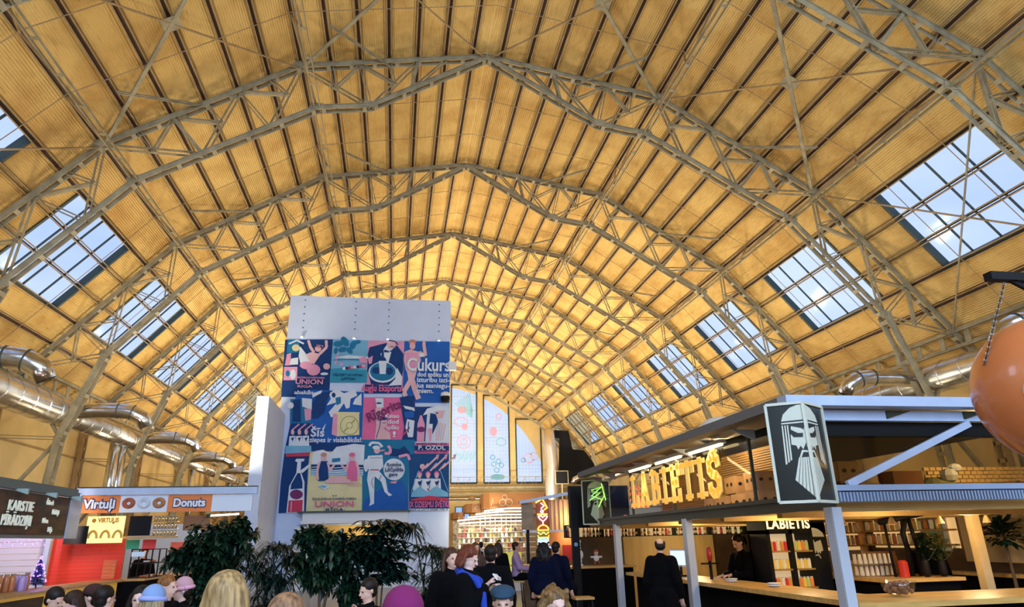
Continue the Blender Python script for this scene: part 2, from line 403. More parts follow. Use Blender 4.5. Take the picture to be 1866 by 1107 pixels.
for s in (-1, 1):
    m = MB()
    for z, x in ((8.35, 16.55), (7.85, 16.75)): m.bar((s*x, YN, z), (s*x, YF, z), 0.14, 0.12, ref=(1, 0, 0))
    o = m.build('eaves_lattice_girder', M_STEEL)
    tag(o, 'battened lattice girder running along the %s eaves above the duct' % side_word(s), 'girder')
    for i in range(60):
        q = MB(); y = 1+i*1.15; q.box((s*16.65, y, 8.1), (0.03, 0.24, 0.5)); q.build('batten', M_STEEL, o)
# ------------------------------------------------------------------ fly braces from each truss to the purlins
for k in range(0, 6):
    for s in (-1, 1):
        for j, (a, b) in enumerate((((3.5, 17.62), (5.3, 17.30)), ((9.25, 15.34), (11.08, 14.18)))):
            m = MB()
            for e in (-1, 1): m.bar((s*a[0], FY(k)+e*.04, a[1]), (s*b[0], FY(k)-2.05+e*.04, b[1]), 0.03, 0.06)
            tag(m.build('fly_brace', M_STEEL), '%s short brace of the %s truss on the %s side' % (('upper', 'lower')[j], ('second', 'third', 'fourth', 'fifth', 'sixth', 'seventh')[k], side_word(s)), 'brace', 'short braces beside the trusses')
# ------------------------------------------------------------------ diagonal wind bracing in the near bay
y0, y1 = FY(-1), FY(0)
for s in (-1, 1):
    for j, (a, b, nm) in enumerate(((PK, O1, 'beside the ridge'), (O1, O2, 'between the two girders'), (O2, O3, 'across the big near skylight'))):
        F = lambda v, y: Vector((s*v.x, y, v.z-0.04))
        t = thing('wind_brace', 'crossed diagonal wind bracing %s, %s side of the near bay' % (nm, side_word(s)), 'brace', (0, 0, 0), 0, 'crossed wind braces')
        th = .12 if j < 2 else .045
        m = MB(); m.bar(F(a, y0), F(b, y1), th, 0.05); m.build('flat_brace', M_STEEL, t)
        m = MB(); m.bar(F(a, y1), F(b, y0), 0.045, 0.045); m.build('rod_brace', M_STEEL2, t)
        c = lerp(F(a, y0), F(b, y1), .5); d = (F(b, 0)-F(a, 0)).normalized()
        gs = .5 if j < 2 else .16
        m = MB(); m.box(c, (gs, gs, 0.02), rot=(0, -math.atan2(d.z, d.x), 0)); m.build('gusset_plate', M_STEEL, t)
# ------------------------------------------------------------------ side walls, floor
for s, nm in ((-1, 'left'), (1, 'right')):
    m = MB(); m.bb((s*17.55, YN, 0), (s*17.85, YF, 7.45)); struct(m.build('wall_'+nm, M_PLASTER))
    for k in range(-1, 7):
        q = MB(); y = FY(k)
        for e in (-1, 1): q.bar((s*17.35, y+e*.16, 0), (s*17.35, y+e*.16, 7.3), 0.10, 0.2, ref=(0, 1, 0))
        for i in range(12): q.box((s*17.26, y, .4+i*.58), (0.02, 0.36, 0.14))
        tag(q.build('wall_column', M_STEEL2), '%s battened steel column from the camera against the %s wall' % (ords(k+1), side_word(s)), 'column', 'steel columns against the walls')
    q = MB(); q.bar((s*17.5, YN, 5.75), (s*17.5, YF, 5.75), 0.05, 0.07, ref=(1, 0, 0)); tag(q.build('wall_rail', M_STEEL2), 'thin horizontal steel rail along the %s wall under the duct' % side_word(s), 'rail')
m = MB(); m.bb((-18, YN, -0.2), (18, YF, 0))
struct(m.build('floor', mat('stone_floor', (0.24, 0.19, 0.13), 0.25, noise=0.3, nscale=0.7)))
m = MB(); m.bb((-18, YN-.3, 0), (18, YN, 19.5)); struct(m.build('wall_near', M_PLASTER))
# ------------------------------------------------------------------ far gable with tall arched windows
GC = Vector((0.7, 0, 5.0)); GR = 12.5
def arch_z(x): 
    d = GR*GR-(x-GC.x)**2
    return GC.z+math.sqrt(d) if d > 0 else GC.z
cols = [(0.7+3.45*k-1.35, 0.7+3.45*k+1.35) for k in range(-3, 4)]
wz0 = 7.3
m = MB(); xs = [-18]+[x for c in cols for x in c]+[18]
def wall_piece(x0, x1, z0, z1): m.bb((x0, YF, z0), (x1, YF+.4, z1))
wall_piece(-18, 18, 0, 3.3); wall_piece(-18, 2.9, 3.3, 5.2); wall_piece(5.5, 18, 3.3, 5.2); wall_piece(-18, 18, 5.2, wz0)
m.v, m.f, m.m = [], [], []
wall_piece(-18, 3.3, 0, wz0); wall_piece(4.75, 18, 0, wz0); wall_piece(3.3, 4.75, 0, 3.7); wall_piece(3.3, 4.75, 4.95, wz0)
for a, b in zip(xs[::2], xs[1::2]): wall_piece(a, b, wz0, 19)
heads = []
for a, b in cols:
    n = 8; up = [(lerp(a, b, i/n), arch_z(lerp(a, b, i/n))) for i in range(n+1)]
    top = max(z for x, z in up)+.15; heads.append(top)
    poly = [(x-a, z) for x, z in up]+[(b-a, 19), (0, 19)]
    m.prism(poly, -0.3, (a, YF+.08, 0), (1, 0, 0), (0, 0, 1))
struct(m.build('wall_far', M_PLASTER))
M_PIC = [mat('painted_'+n, c, .6) for n, c in (('pink', (.85, .42, .66)), ('teal', (.25, .62, .70)), ('blue', (.15, .45, .70)), ('ochre', (.75, .55, .3)))]
M_FROST = mat('frosted_pane', (0.75, 0.83, 0.95), 0.9, emit=(0.62, 0.74, 1.0), estr=0.55)
def frosted():
    mm = bpy.data.materials.new('frosted_glass'); mm.use_nodes = True; t = mm.node_tree; t.nodes.clear()
    o = t.nodes.new('ShaderNodeOutputMaterial'); tl = t.nodes.new('ShaderNodeBsdfTransparent'); d = t.nodes.new('ShaderNodeBsdfDiffuse'); x = t.nodes.new('ShaderNodeMixShader')
    tl.inputs['Color'].default_value = (0.97, 0.98, 1, 1); d.inputs['Color'].default_value = (0.9, 0.92, 0.97, 1); x.inputs['Fac'].default_value = 0.12
    t.links.new(tl.outputs[0], x.inputs[1]); t.links.new(d.outputs[0], x.inputs[2]); t.links.new(x.outputs[0], o.inputs['Surface'])
    return mm
M_FROST = frosted()
for ci, (a, b) in enumerate(cols):
    wn += 1; fr = MB(); tp = heads[ci]; hd = (tp+.15)
    for x in (a, b): fr.bb((x-.07, YF-.06, wz0), (x+.07, YF+.03, hd))
    fr.bb((a, YF-.06, hd-.12), (b, YF+.03, hd)); fr.bb((a, YF-.06, wz0-.1), (b, YF+.03, wz0+.08))
    mn = MB(); FR_ = fr; fr = mn
    for i in range(1, 8):
        x = lerp(a, b, i/8); h = arch_z(x); w = .035 if i == 4 else .014
        fr.bb((x-w/2, YF+.12, wz0), (x+w/2, YF+.17, h))
    z = wz0+.35; j = 0
    while z < hd-.3:
        w = .05 if j % 4 == 0 else .016; fr.bb((a, YF+.12, z-w/2), (b, YF+.17, z+w/2)) if z < min(arch_z(a), arch_z(b)) else None; z += .36; j += 1
    f = struct(FR_.build('window_%d' % wn, M_DARKF)); mn.build('muntins', mat('pale_muntin', (.55, .62, .72), .6), f)
    n = 8; poly = [(0, wz0), (b-a, wz0)]+[(lerp(a, b, i/n)-a, arch_z(lerp(a, b, i/n))) for i in range(n, -1, -1)]
    g = MB(); g.add([(a+x, YF+.2, z) for x, z in poly], [tuple(range(len(poly)))]); g.build('glass', M_FROST, f)
    # painted food pictures on the glass
    pc = MB(); c = (a+b)/2
    def blob(x, z, r, mm, sx=1, n=10):
        pts = [(r*sx*math.cos(2*PI*i/n)*(1+.15*math.sin(3.1*i)), r*math.sin(2*PI*i/n)) for i in range(n)]
        for i in range(n):
            p, q = pts[i], pts[(i+1) % n]; pc.bar((x+p[0], YF+.1, z+p[1]), (x+q[0], YF+.1, z+q[1]), 0.02, 0.08, mm)
    def disc(x, z, r, mm, sx=1):
        pc.prism([(r*sx*math.cos(2*PI*i/12), r*math.sin(2*PI*i/12)) for i in range(12)], -0.02, (x, YF+.1, z), (1, 0, 0), (0, 0, 1), mm)
    if ci == 4:
        for i in range(9): pc.bar((c+.9, YF+.1, 14.0+.1*i), (c-1.0+.2*i, YF+.1, 15.6+.14*i), 0.02, 0.07, 1)
        disc(c-.2, 14.9, .38, 0, 1.4); blob(c-.3, 13.6, .45, 0, 1.6); disc(c+.1, 13.1, .35, 0); blob(c, 11.5, .7, 0); blob(c, 11.5, .35, 0)
        for i in range(12): pc.bar((c-1.1+.19*i, YF+.1, 9.5+.12*(i % 3)), (c-.9+.19*i, YF+.1, 10.3+.15*(i % 2)), 0.02, 0.06, 1)
    if ci == 5:
        disc(c-.3, 12.6, .5, 0, .8); blob(c+.5, 11.5, .4, 1, 1.3); blob(c+.3, 14.2, .3, 0)
        for x, z in ((-.4, 9.9), (.2, 9.5), (-.3, 9.2), (.5, 9.1), (0, 8.6)): blob(c+x, z, .24, 2)
        disc(c+.1, 7.9, .3, 2, 2.6)
    if ci == 6:
        blob(c, 9.8, .5, 0); blob(c-.6, 9.6, .22, 2); blob(c+.55, 10.0, .4, 3)
    if ci in (4, 5, 6): pc.build('window_painting', M_PIC, f)
# balcony beam and rail under the gable windows
bal = thing('gable_balcony', 'ochre steel walkway with railing below the tall gable windows', 'balcony', (0, YF-.6, 6.75))
m = MB(); m.bb((-17, -.5, -.12), (17, .5, .12)); m.bb((-17, -.55, -.75), (17, -.35, -.6)); m.build('deck', M_STEEL, bal)
m = MB(); m.bb((-17, -.5, 1.0), (17, -.45, 1.06))
for i in range(60): m.bar((-17+i*.57, -.47, .12), (-17+(i+(1 if i % 2 else 0)*1)*.57, -.47, 1.0), .03, .03)
m.build('railing', M_STEEL, bal)
pp = MB(); pp.tube([(-16, YF-.9, 5.7), (16, YF-.9, 5.7)], .17, 12)
po = tag(pp.build('heating_pipe', M_GALV, smooth=True), 'pale horizontal pipe crossing the far gable wall under the walkway', 'pipe')
for i in range(10):
    q = MB(); q.ball((-14.9+i*3.3, YF-1.05, 5.75), .3, 10); q.build('pipe_bracket', M_STEEL2, po)
wn += 1; fr = MB()
for x in (3.3, 4.02, 4.75): fr.bb((x-.05, YF-.04, 3.7), (x+.05, YF+.04, 4.95))
for z in (3.7, 4.95, 4.3): fr.bb((3.3, YF-.04, z-.04), (4.75, YF+.04, z+.04))
f = struct(fr.build('window_%d' % wn, M_DARKF)); g = MB(); g.add([(3.3, YF+.15, 3.7), (4.75, YF+.15, 3.7), (4.75, YF+.15, 4.95), (3.3, YF+.15, 4.95)], [(0, 1, 2, 3)]); g.build('glass', glass('blue_pane', (.55, .75, 1), .05), f)
# ------------------------------------------------------------------ ventilation ducts
for s in (-1, 1):
    t = thing('ventilation_duct', 'large spiral duct with elbow nozzles along the %s eaves' % side_word(s), 'duct', (s*15.3, 0, 6.62), 0, 'ventilation ducts')
    m = MB(); segs = ((2, 28.6, .52), (28.6, 44, .42), (44, 58, .34), (58, 66, .27)) if s < 0 else ((2, 20.2, .50), (20.2, 35, .42), (35, 50, .34), (50, 66, .28))
    for i, (a, b, r) in enumerate(segs):
        m.tube([(0, a, 0), (0, b-.5, 0), (0, b, 0)], [r, r, segs[i+1][2] if i < 3 else r], 28)
    m.build('main_pipe', M_GALV, t, smooth=True)
    y = 3
    while y < 64:
        r = [q[2] for q in segs if q[0] <= y <= q[1]][0]
        m = MB(); m.tube([(0, y-.02, 0), (0, y+.02, 0)], r+.018, 24); y += .95
        m.build('pipe_seam', M_GALV, t)
    ys = (18.8, 26.9, 34.2, 42.2, 49.9, 57) if s < 0 else (13, 19.3, 28.5, 37.5, 47, 57)
    for i, y in enumerate(ys):
        r = (.31, .29, .28, .28, .27, .26)[i] if s < 0 else (.3, .28, .28, .27, .27, .26)[i]
        q = MB(); x1 = -s*2.0
        # the branch leaves the main pipe, runs forward and turns its nozzle inward and down
        pts = [(0, y-1.2, 0.0), (-s*.5, y-.7, 0.12), (-s*.95, y, .16), (-s*1.2, y+1.0, .16), (-s*1.35, y+1.9, .14), (-s*1.6, y+2.35, .0), (-s*1.95, y+2.6, -.25), (-s*2.2, y+2.75, -.5)]
        pts = [(0, y+1.0, 0.0), (-s*.5, y+1.0, 0.1), (-s*1.2, y+1.0, .14), (-s*1.9, y+1.05, .14), (-s*2.4, y+1.1, .08), (-s*2.75, y+1.2, -.12), (-s*2.9, y+1.3, -.42)]
        q.tube(pts, [r]*(len(pts)-1)+[r*.85], 20)
        nz = q.build('branch_nozzle', M_CHROME, t, smooth=True)
        q = MB(); e = Vector(pts[-1]); d = (e-Vector(pts[-2])).normalized(); q.tube([e-d*.02, e+d*.012], r*.78, 16); q.build('nozzle_mouth', M_BLACK, nz)
        for a in (3, -3):
            q = MB(); c = Vector(pts[a]); dd = (Vector(pts[a+1])-Vector(pts[a-1])).normalized(); q.tube([c-dd*.02, c+dd*.02], r+.014, 20)
            q.build('clamp_ring', M_DARKF, nz)
    for y in ((33.5, 34.3, 46, 56) if s < 0 else (17.2, 27, 40)):
        q = MB(); q.tube([(s*.1, y, -.3), (s*.1, y, -3.9)], .22, 16); q.build('down_pipe', M_CHROME, t, smooth=True)
# ------------------------------------------------------------------ mural: drawings in wall metres (x, z)
POSTERS = [
 ('poster of a dancer with raised arms over white lettering', 'navy', [(-7.82, 10.36), (-5.75, 10.43), (-5.75, 7.8), (-7.76, 7.78)],
  [('teal',[(-7.7,10.35),(-7.18,10.36),(-7.18,9.78),(-7.69,9.74)]),('cream',[(-7.15,9.99),(-7.17,9.91),(-7.23,9.85),(-7.31,9.83),(-7.4,9.85),(-7.46,9.91),(-7.49,9.98),(-7.48,10.06),(-7.42,10.12),(-7.34,10.15),(-7.25,10.13),(-7.18,10.07)]),('white',[(-7.62,10.13),(-7.29,10.3),(-7.32,10.37),(-7.65,10.2)]),('white',[(-7.32,10.3),(-7.01,10.15),(-6.98,10.22),(-7.29,10.37)]),('pink',[(-7.68,9.69),(-7.5,9.75),(-7.5,9.18),(-7.72,9.17)]),('white',[(-7.48,9.49),(-7.18,9.55),(-7.17,9.23),(-7.52,9.2)]),('pink',[(-7.74,9.11),(-7.18,9.12),(-7.15,8.52),(-7.73,8.51)]),('white',[(-7.22,8.77),(-7.23,8.65),(-7.27,8.57),(-7.32,8.54),(-7.39,8.57),(-7.44,8.65),(-7.46,8.77),(-7.46,8.88),(-7.42,8.97),(-7.36,9.0),(-7.3,8.97),(-7.25,8.89)]),('teal',[(-7.47,8.82),(-7.47,8.75),(-7.51,8.69),(-7.55,8.67),(-7.6,8.69),(-7.64,8.74),(-7.66,8.81),(-7.65,8.89),(-7.62,8.94),(-7.58,8.96),(-7.53,8.94),(-7.49,8.89)]),('skin',[(-6.87,10.33),(-6.75,10.01),(-6.64,10.05),(-6.76,10.37)]),('skin',[(-6.75,10.0),(-6.57,9.74),(-6.47,9.81),(-6.65,10.07)]),('skin',[(-6.1,10.36),(-6.06,10.04),(-5.94,10.05),(-5.98,10.37)]),('skin',[(-6.04,10.09),(-6.32,9.77),(-6.23,9.68),(-5.95,10.0)]),('skin',[(-6.22,9.96),(-6.24,9.89),(-6.28,9.84),(-6.35,9.82),(-6.42,9.84),(-6.48,9.89),(-6.5,9.96),(-6.49,10.03),(-6.44,10.08),(-6.37,10.1),(-6.3,10.08),(-6.25,10.03)]),('ginger',[(-6.52,10.03),(-6.3,10.12),(-6.23,9.99),(-6.39,10.01)]),('skin',[(-6.67,9.79),(-6.22,9.73),(-6.48,9.25),(-7.06,9.44),(-7.14,9.55)]),('white',[(-7.15,10.02),(-6.97,9.81),(-6.58,9.2),(-7.07,9.29),(-7.17,9.6)]),('pink',[(-6.19,9.0),(-6.22,8.87),(-6.32,8.77),(-6.47,8.73),(-6.62,8.76),(-6.73,8.86),(-6.78,8.98),(-6.75,9.11),(-6.65,9.21),(-6.51,9.25),(-6.36,9.22),(-6.24,9.12)]),('pink',[(-6.55,9.2),(-6.58,9.1),(-6.67,9.04),(-6.81,9.01),(-6.94,9.03),(-7.04,9.1),(-7.09,9.18),(-7.06,9.28),(-6.97,9.34),(-6.83,9.37),(-6.7,9.35),(-6.59,9.29)]),('skin',[(-5.79,9.16),(-5.8,9.09),(-5.85,9.03),(-5.93,9.01),(-6.0,9.03),(-6.06,9.08),(-6.08,9.15),(-6.07,9.23),(-6.02,9.28),(-5.95,9.3),(-5.87,9.28),(-5.81,9.23)]),('white',[(-5.84,8.82),(-5.86,8.79),(-5.92,8.77),(-6.01,8.76),(-6.09,8.76),(-6.16,8.78),(-6.18,8.81),(-6.16,8.85),(-6.1,8.87),(-6.01,8.88),(-5.93,8.87),(-5.86,8.85)]),('white',[(-7.14,10.01),(-6.76,9.54),(-6.74,9.57),(-7.12,10.03)]),('pink',[(-6.45,10.13),(-6.15,10.09),(-6.15,10.11),(-6.45,10.15)]),('pink',[(-6.16,10.1),(-6.2,10.02),(-6.18,10.01),(-6.14,10.09)])],
  [('ŠOKOLĀDES UN KONFEKŠU FABRIKA', 'pink', -6.58, 8.61, 0.08, 1.21, 0), ('UNION', 'pink', -6.61, 8.42, 0.23, 1.14, 0), ('RIGA', 'pink', -6.79, 8.22, 0.12, 0.62, 0), ('abakās', 'white', -6.8, 7.95, 0.18, 0.79, 0)]),
 ('teal poster of a tree on a white beach above a teal caption', 'sky', [(-5.75, 10.43), (-4.18, 10.42), (-4.14, 8.46), (-5.76, 8.44)],
  [('teal',[(-5.28,10.23),(-5.33,10.13),(-5.46,10.08),(-5.61,10.09),(-5.72,10.17),(-5.72,10.26),(-5.63,10.34),(-5.48,10.36),(-5.34,10.32)]),('teal',[(-5.07,10.11),(-5.18,10.11),(-5.31,10.21),(-5.4,10.37),(-5.4,10.51),(-5.31,10.57),(-5.18,10.52),(-5.07,10.38),(-5.02,10.22)]),('teal',[(-4.94,9.96),(-5.0,10.05),(-4.99,10.2),(-4.92,10.34),(-4.82,10.41),(-4.73,10.37),(-4.7,10.24),(-4.74,10.09),(-4.84,9.98)]),('teal',[(-5.49,9.92),(-5.46,10.01),(-5.35,10.08),(-5.22,10.09),(-5.12,10.03),(-5.1,9.95),(-5.17,9.87),(-5.3,9.83),(-5.43,9.85)]),('teal',[(-5.11,10.05),(-5.04,10.07),(-4.94,10.01),(-4.86,9.91),(-4.85,9.81),(-4.9,9.76),(-4.99,9.78),(-5.09,9.86),(-5.13,9.97)]),('teal',[(-5.56,10.05),(-5.51,10.0),(-5.5,9.9),(-5.53,9.8),(-5.59,9.75),(-5.65,9.76),(-5.68,9.84),(-5.67,9.95),(-5.62,10.03)]),('teal',[(-4.52,10.37),(-4.53,10.3),(-4.61,10.24),(-4.71,10.22),(-4.78,10.24),(-4.81,10.31),(-4.76,10.38),(-4.67,10.42),(-4.57,10.42)]),('pink',[(-5.52,9.8),(-5.61,9.28),(-5.53,9.26),(-5.44,9.79)]),('white',[(-5.62,9.58),(-5.03,9.7),(-4.15,9.64),(-4.14,9.56),(-5.07,9.54)]),('teal',[(-5.66,9.45),(-5.06,9.48),(-5.07,9.51),(-5.66,9.48)]),('teal',[(-5.07,9.48),(-4.36,9.48),(-4.37,9.51),(-5.07,9.51)]),('teal2',[(-5.73,9.06),(-5.04,9.12),(-4.49,9.03),(-4.17,9.03),(-4.15,8.47),(-5.74,8.45)]),('pink',[(-5.22,9.27),(-5.23,9.24),(-5.26,9.21),(-5.3,9.2),(-5.34,9.21),(-5.37,9.24),(-5.38,9.27),(-5.37,9.31),(-5.34,9.33),(-5.31,9.34),(-5.26,9.33),(-5.23,9.31)]),('white',[(-5.09,9.08),(-5.1,9.05),(-5.13,9.02),(-5.17,9.01),(-5.21,9.02),(-5.24,9.05),(-5.25,9.08),(-5.24,9.11),(-5.21,9.14),(-5.17,9.15),(-5.13,9.14),(-5.1,9.12)]),('navy',[(-4.97,9.1),(-4.98,9.07),(-5.01,9.04),(-5.05,9.03),(-5.09,9.04),(-5.12,9.06),(-5.13,9.1),(-5.12,9.13),(-5.1,9.16),(-5.06,9.17),(-5.02,9.16),(-4.99,9.14)]),('red',[(-4.85,9.12),(-4.86,9.09),(-4.89,9.06),(-4.93,9.05),(-4.97,9.06),(-5.0,9.08),(-5.01,9.12),(-5.0,9.15),(-4.98,9.18),(-4.94,9.19),(-4.9,9.18),(-4.87,9.15)]),('pink',[(-4.74,9.14),(-4.75,9.1),(-4.77,9.08),(-4.81,9.07),(-4.85,9.08),(-4.88,9.1),(-4.9,9.13),(-4.89,9.17),(-4.86,9.19),(-4.82,9.2),(-4.78,9.2),(-4.75,9.17)]),('white',[(-4.62,9.16),(-4.63,9.12),(-4.65,9.1),(-4.69,9.09),(-4.73,9.09),(-4.76,9.12),(-4.78,9.15),(-4.77,9.19),(-4.74,9.21),(-4.7,9.22),(-4.66,9.21),(-4.63,9.19)]),('navy',[(-4.5,9.17),(-4.51,9.14),(-4.54,9.11),(-4.57,9.1),(-4.62,9.11),(-4.65,9.14),(-4.66,9.17),(-4.65,9.2),(-4.62,9.23),(-4.58,9.24),(-4.54,9.23),(-4.51,9.21)]),('red',[(-4.38,9.19),(-4.39,9.16),(-4.42,9.13),(-4.46,9.12),(-4.5,9.13),(-4.53,9.15),(-4.54,9.19),(-4.53,9.22),(-4.5,9.25),(-4.46,9.26),(-4.42,9.25),(-4.39,9.23)]),('pink',[(-4.26,9.21),(-4.27,9.18),(-4.3,9.15),(-4.34,9.14),(-4.38,9.15),(-4.41,9.17),(-4.42,9.21),(-4.41,9.24),(-4.38,9.27),(-4.34,9.28),(-4.3,9.27),(-4.27,9.24)]),('pink',[(-4.57,9.55),(-4.27,9.66),(-4.16,9.35),(-4.46,9.34)])],
  [('CEĻOJIET UZ LATVIJU', 'navy', -4.97, 8.77, 0.1, 1.28, 0), ('LATVIA!', 'navy', -4.96, 8.59, 0.13, 0.59, 0)]),
 ('poster of a waiter in a dark suit holding a round tray with a bottle', 'pink', [(-4.18, 10.42), (-2.57, 10.43), (-2.57, 7.99), (-4.24, 7.97)],
  [('navy',[(-4.12,10.09),(-3.34,10.33),(-2.87,10.18),(-2.59,9.81),(-2.58,9.06),(-2.66,8.38),(-3.96,8.36),(-4.17,9.03),(-4.18,9.77)]),('white',[(-3.36,10.22),(-3.05,10.17),(-3.16,9.8),(-3.25,9.37),(-3.45,9.36),(-3.56,9.63),(-3.62,9.79)]),('skin',[(-2.95,10.26),(-2.97,10.14),(-3.05,10.06),(-3.15,10.03),(-3.25,10.05),(-3.33,10.14),(-3.36,10.25),(-3.34,10.36),(-3.27,10.45),(-3.16,10.48),(-3.06,10.45),(-2.98,10.37)]),('navy',[(-3.29,10.41),(-2.98,10.37),(-2.98,10.42),(-3.29,10.47)]),('navy',[(-3.0,10.38),(-2.86,10.22),(-2.83,10.25),(-2.96,10.41)]),('navy',[(-3.45,10.0),(-3.24,9.93),(-3.24,9.87),(-3.47,9.87)]),('navy',[(-3.24,9.93),(-3.07,10.01),(-3.06,9.86)]),('navy',[(-3.2,10.13),(-3.02,10.13),(-3.02,10.16),(-3.2,10.16)]),('pink',[(-4.17,9.56),(-3.95,9.7),(-3.98,9.35),(-4.1,9.3)]),('white',[(-2.85,8.95),(-2.87,8.83),(-2.93,8.71),(-3.03,8.61),(-3.15,8.53),(-3.3,8.48),(-3.46,8.46),(-3.63,8.48),(-3.78,8.52),(-3.91,8.59),(-4.02,8.69),(-4.08,8.81),(-4.11,8.93),(-4.1,9.05),(-4.04,9.17),(-3.94,9.27),(-3.82,9.35),(-3.67,9.41),(-3.5,9.43),(-3.34,9.41),(-3.18,9.37),(-3.05,9.29),(-2.95,9.19),(-2.88,9.08)]),('teal',[(-2.92,8.98),(-2.93,8.87),(-2.99,8.77),(-3.07,8.68),(-3.19,8.61),(-3.32,8.57),(-3.47,8.55),(-3.61,8.56),(-3.75,8.6),(-3.87,8.66),(-3.96,8.75),(-4.02,8.85),(-4.05,8.96),(-4.03,9.07),(-3.98,9.17),(-3.9,9.26),(-3.78,9.33),(-3.65,9.37),(-3.5,9.39),(-3.36,9.38),(-3.22,9.34),(-3.1,9.27),(-3.0,9.19),(-2.94,9.09)]),('navy',[(-3.56,9.02),(-3.59,8.94),(-3.66,8.88),(-3.76,8.86),(-3.86,8.88),(-3.93,8.93),(-3.96,9.01),(-3.94,9.09),(-3.87,9.15),(-3.77,9.17),(-3.67,9.15),(-3.59,9.1)]),('navy',[(-3.02,9.0),(-3.04,8.91),(-3.1,8.85),(-3.18,8.82),(-3.26,8.84),(-3.32,8.91),(-3.34,9.0),(-3.33,9.09),(-3.27,9.15),(-3.19,9.18),(-3.11,9.16),(-3.05,9.09)]),('white',[(-3.68,9.46),(-3.33,9.47),(-3.35,8.86),(-3.61,8.86)]),('navy',[(-3.64,9.62),(-3.41,9.63),(-3.33,9.47),(-3.68,9.46)]),('navy',[(-3.57,10.0),(-3.49,10.0),(-3.45,9.63),(-3.57,9.63)]),('white',[(-3.36,9.15),(-3.38,9.07),(-3.42,9.02),(-3.49,8.99),(-3.55,9.01),(-3.6,9.07),(-3.62,9.15),(-3.61,9.23),(-3.56,9.29),(-3.5,9.31),(-3.43,9.29),(-3.38,9.23)]),('white',[(-2.86,9.16),(-2.62,8.75),(-2.63,8.35),(-3.21,8.32),(-2.92,8.64)]),('navy',[(-4.23,8.37),(-3.21,8.32),(-2.65,8.37),(-2.57,7.99),(-4.24,7.97)])],
  [('Augļu Eksports', 'hotpink', -3.5, 8.18, 0.32, 1.75, 0)]),
 ('blue poster of a walking woman beside large white words', 'blue', [(-2.57, 10.43), (-0.5, 10.46), (-0.48, 7.6), (-2.63, 7.58), (-2.57, 7.99)],
  [('ginger',[(-2.03,10.39),(-2.05,10.33),(-2.11,10.28),(-2.2,10.27),(-2.29,10.28),(-2.36,10.32),(-2.38,10.38),(-2.36,10.44),(-2.3,10.49),(-2.21,10.51),(-2.12,10.49),(-2.05,10.45)]),('skin',[(-2.06,10.2),(-2.08,10.11),(-2.13,10.05),(-2.19,10.02),(-2.26,10.04),(-2.31,10.11),(-2.33,10.19),(-2.32,10.28),(-2.27,10.34),(-2.2,10.37),(-2.14,10.35),(-2.08,10.29)]),('skin',[(-2.55,9.92),(-2.3,10.03),(-1.88,9.93),(-1.79,9.5),(-2.01,9.07),(-2.21,8.65),(-2.47,9.07),(-2.56,9.49)]),('skin',[(-1.92,9.83),(-1.63,9.68),(-1.56,9.82),(-1.85,9.98)]),('skin',[(-1.52,9.76),(-1.61,10.33),(-1.76,10.3),(-1.67,9.74)]),('skin',[(-1.6,10.35),(-1.61,10.29),(-1.63,10.25),(-1.67,10.24),(-1.71,10.25),(-1.73,10.29),(-1.75,10.34),(-1.74,10.4),(-1.71,10.44),(-1.68,10.45),(-1.64,10.44),(-1.61,10.4)]),('pink',[(-2.5,9.86),(-1.93,9.9),(-2.05,9.39),(-1.96,9.07),(-2.37,9.07),(-2.43,9.44)]),('skin',[(-2.18,9.16),(-2.3,8.68),(-2.07,8.62),(-1.95,9.1)]),('skin',[(-2.29,8.61),(-2.13,8.09),(-1.9,8.17),(-2.07,8.69)]),('skin',[(-2.12,8.08),(-1.96,7.7),(-1.75,7.79),(-1.91,8.18)]),('skin',[(-2.42,9.05),(-2.33,8.58),(-2.13,8.61),(-2.22,9.09)]),('skin',[(-2.32,8.65),(-2.61,8.12),(-2.43,8.02),(-2.14,8.54)]),('skin',[(-2.61,8.03),(-2.53,7.83),(-2.34,7.9),(-2.43,8.11)]),('white',[(-1.65,9.78),(-1.67,9.73),(-1.71,9.69),(-1.77,9.68),(-1.83,9.69),(-1.88,9.72),(-1.9,9.77),(-1.88,9.82),(-1.84,9.86),(-1.78,9.87),(-1.71,9.86),(-1.67,9.82)])],
  [('Cukurs', 'white', -1.45, 9.27, 0.63, 1.91, 0), ('dod spēku un', 'white', -1.24, 8.84, 0.23, 1.39, 0), ('izturību izci-', 'white', -1.23, 8.59, 0.23, 1.44, 0), ('lus sasniegu-', 'white', -1.23, 8.33, 0.23, 1.43, 0), ('miem.', 'white', -1.58, 8.09, 0.23, 0.72, 0)]),
 ('blue poster of a figure holding a cream block of soap', 'blue', [(-7.13, 8.03), (-6.43, 8.11), (-4.27, 8.04), (-4.25, 5.8), (-6.39, 5.8), (-6.38, 6.63), (-7.27, 6.63)],
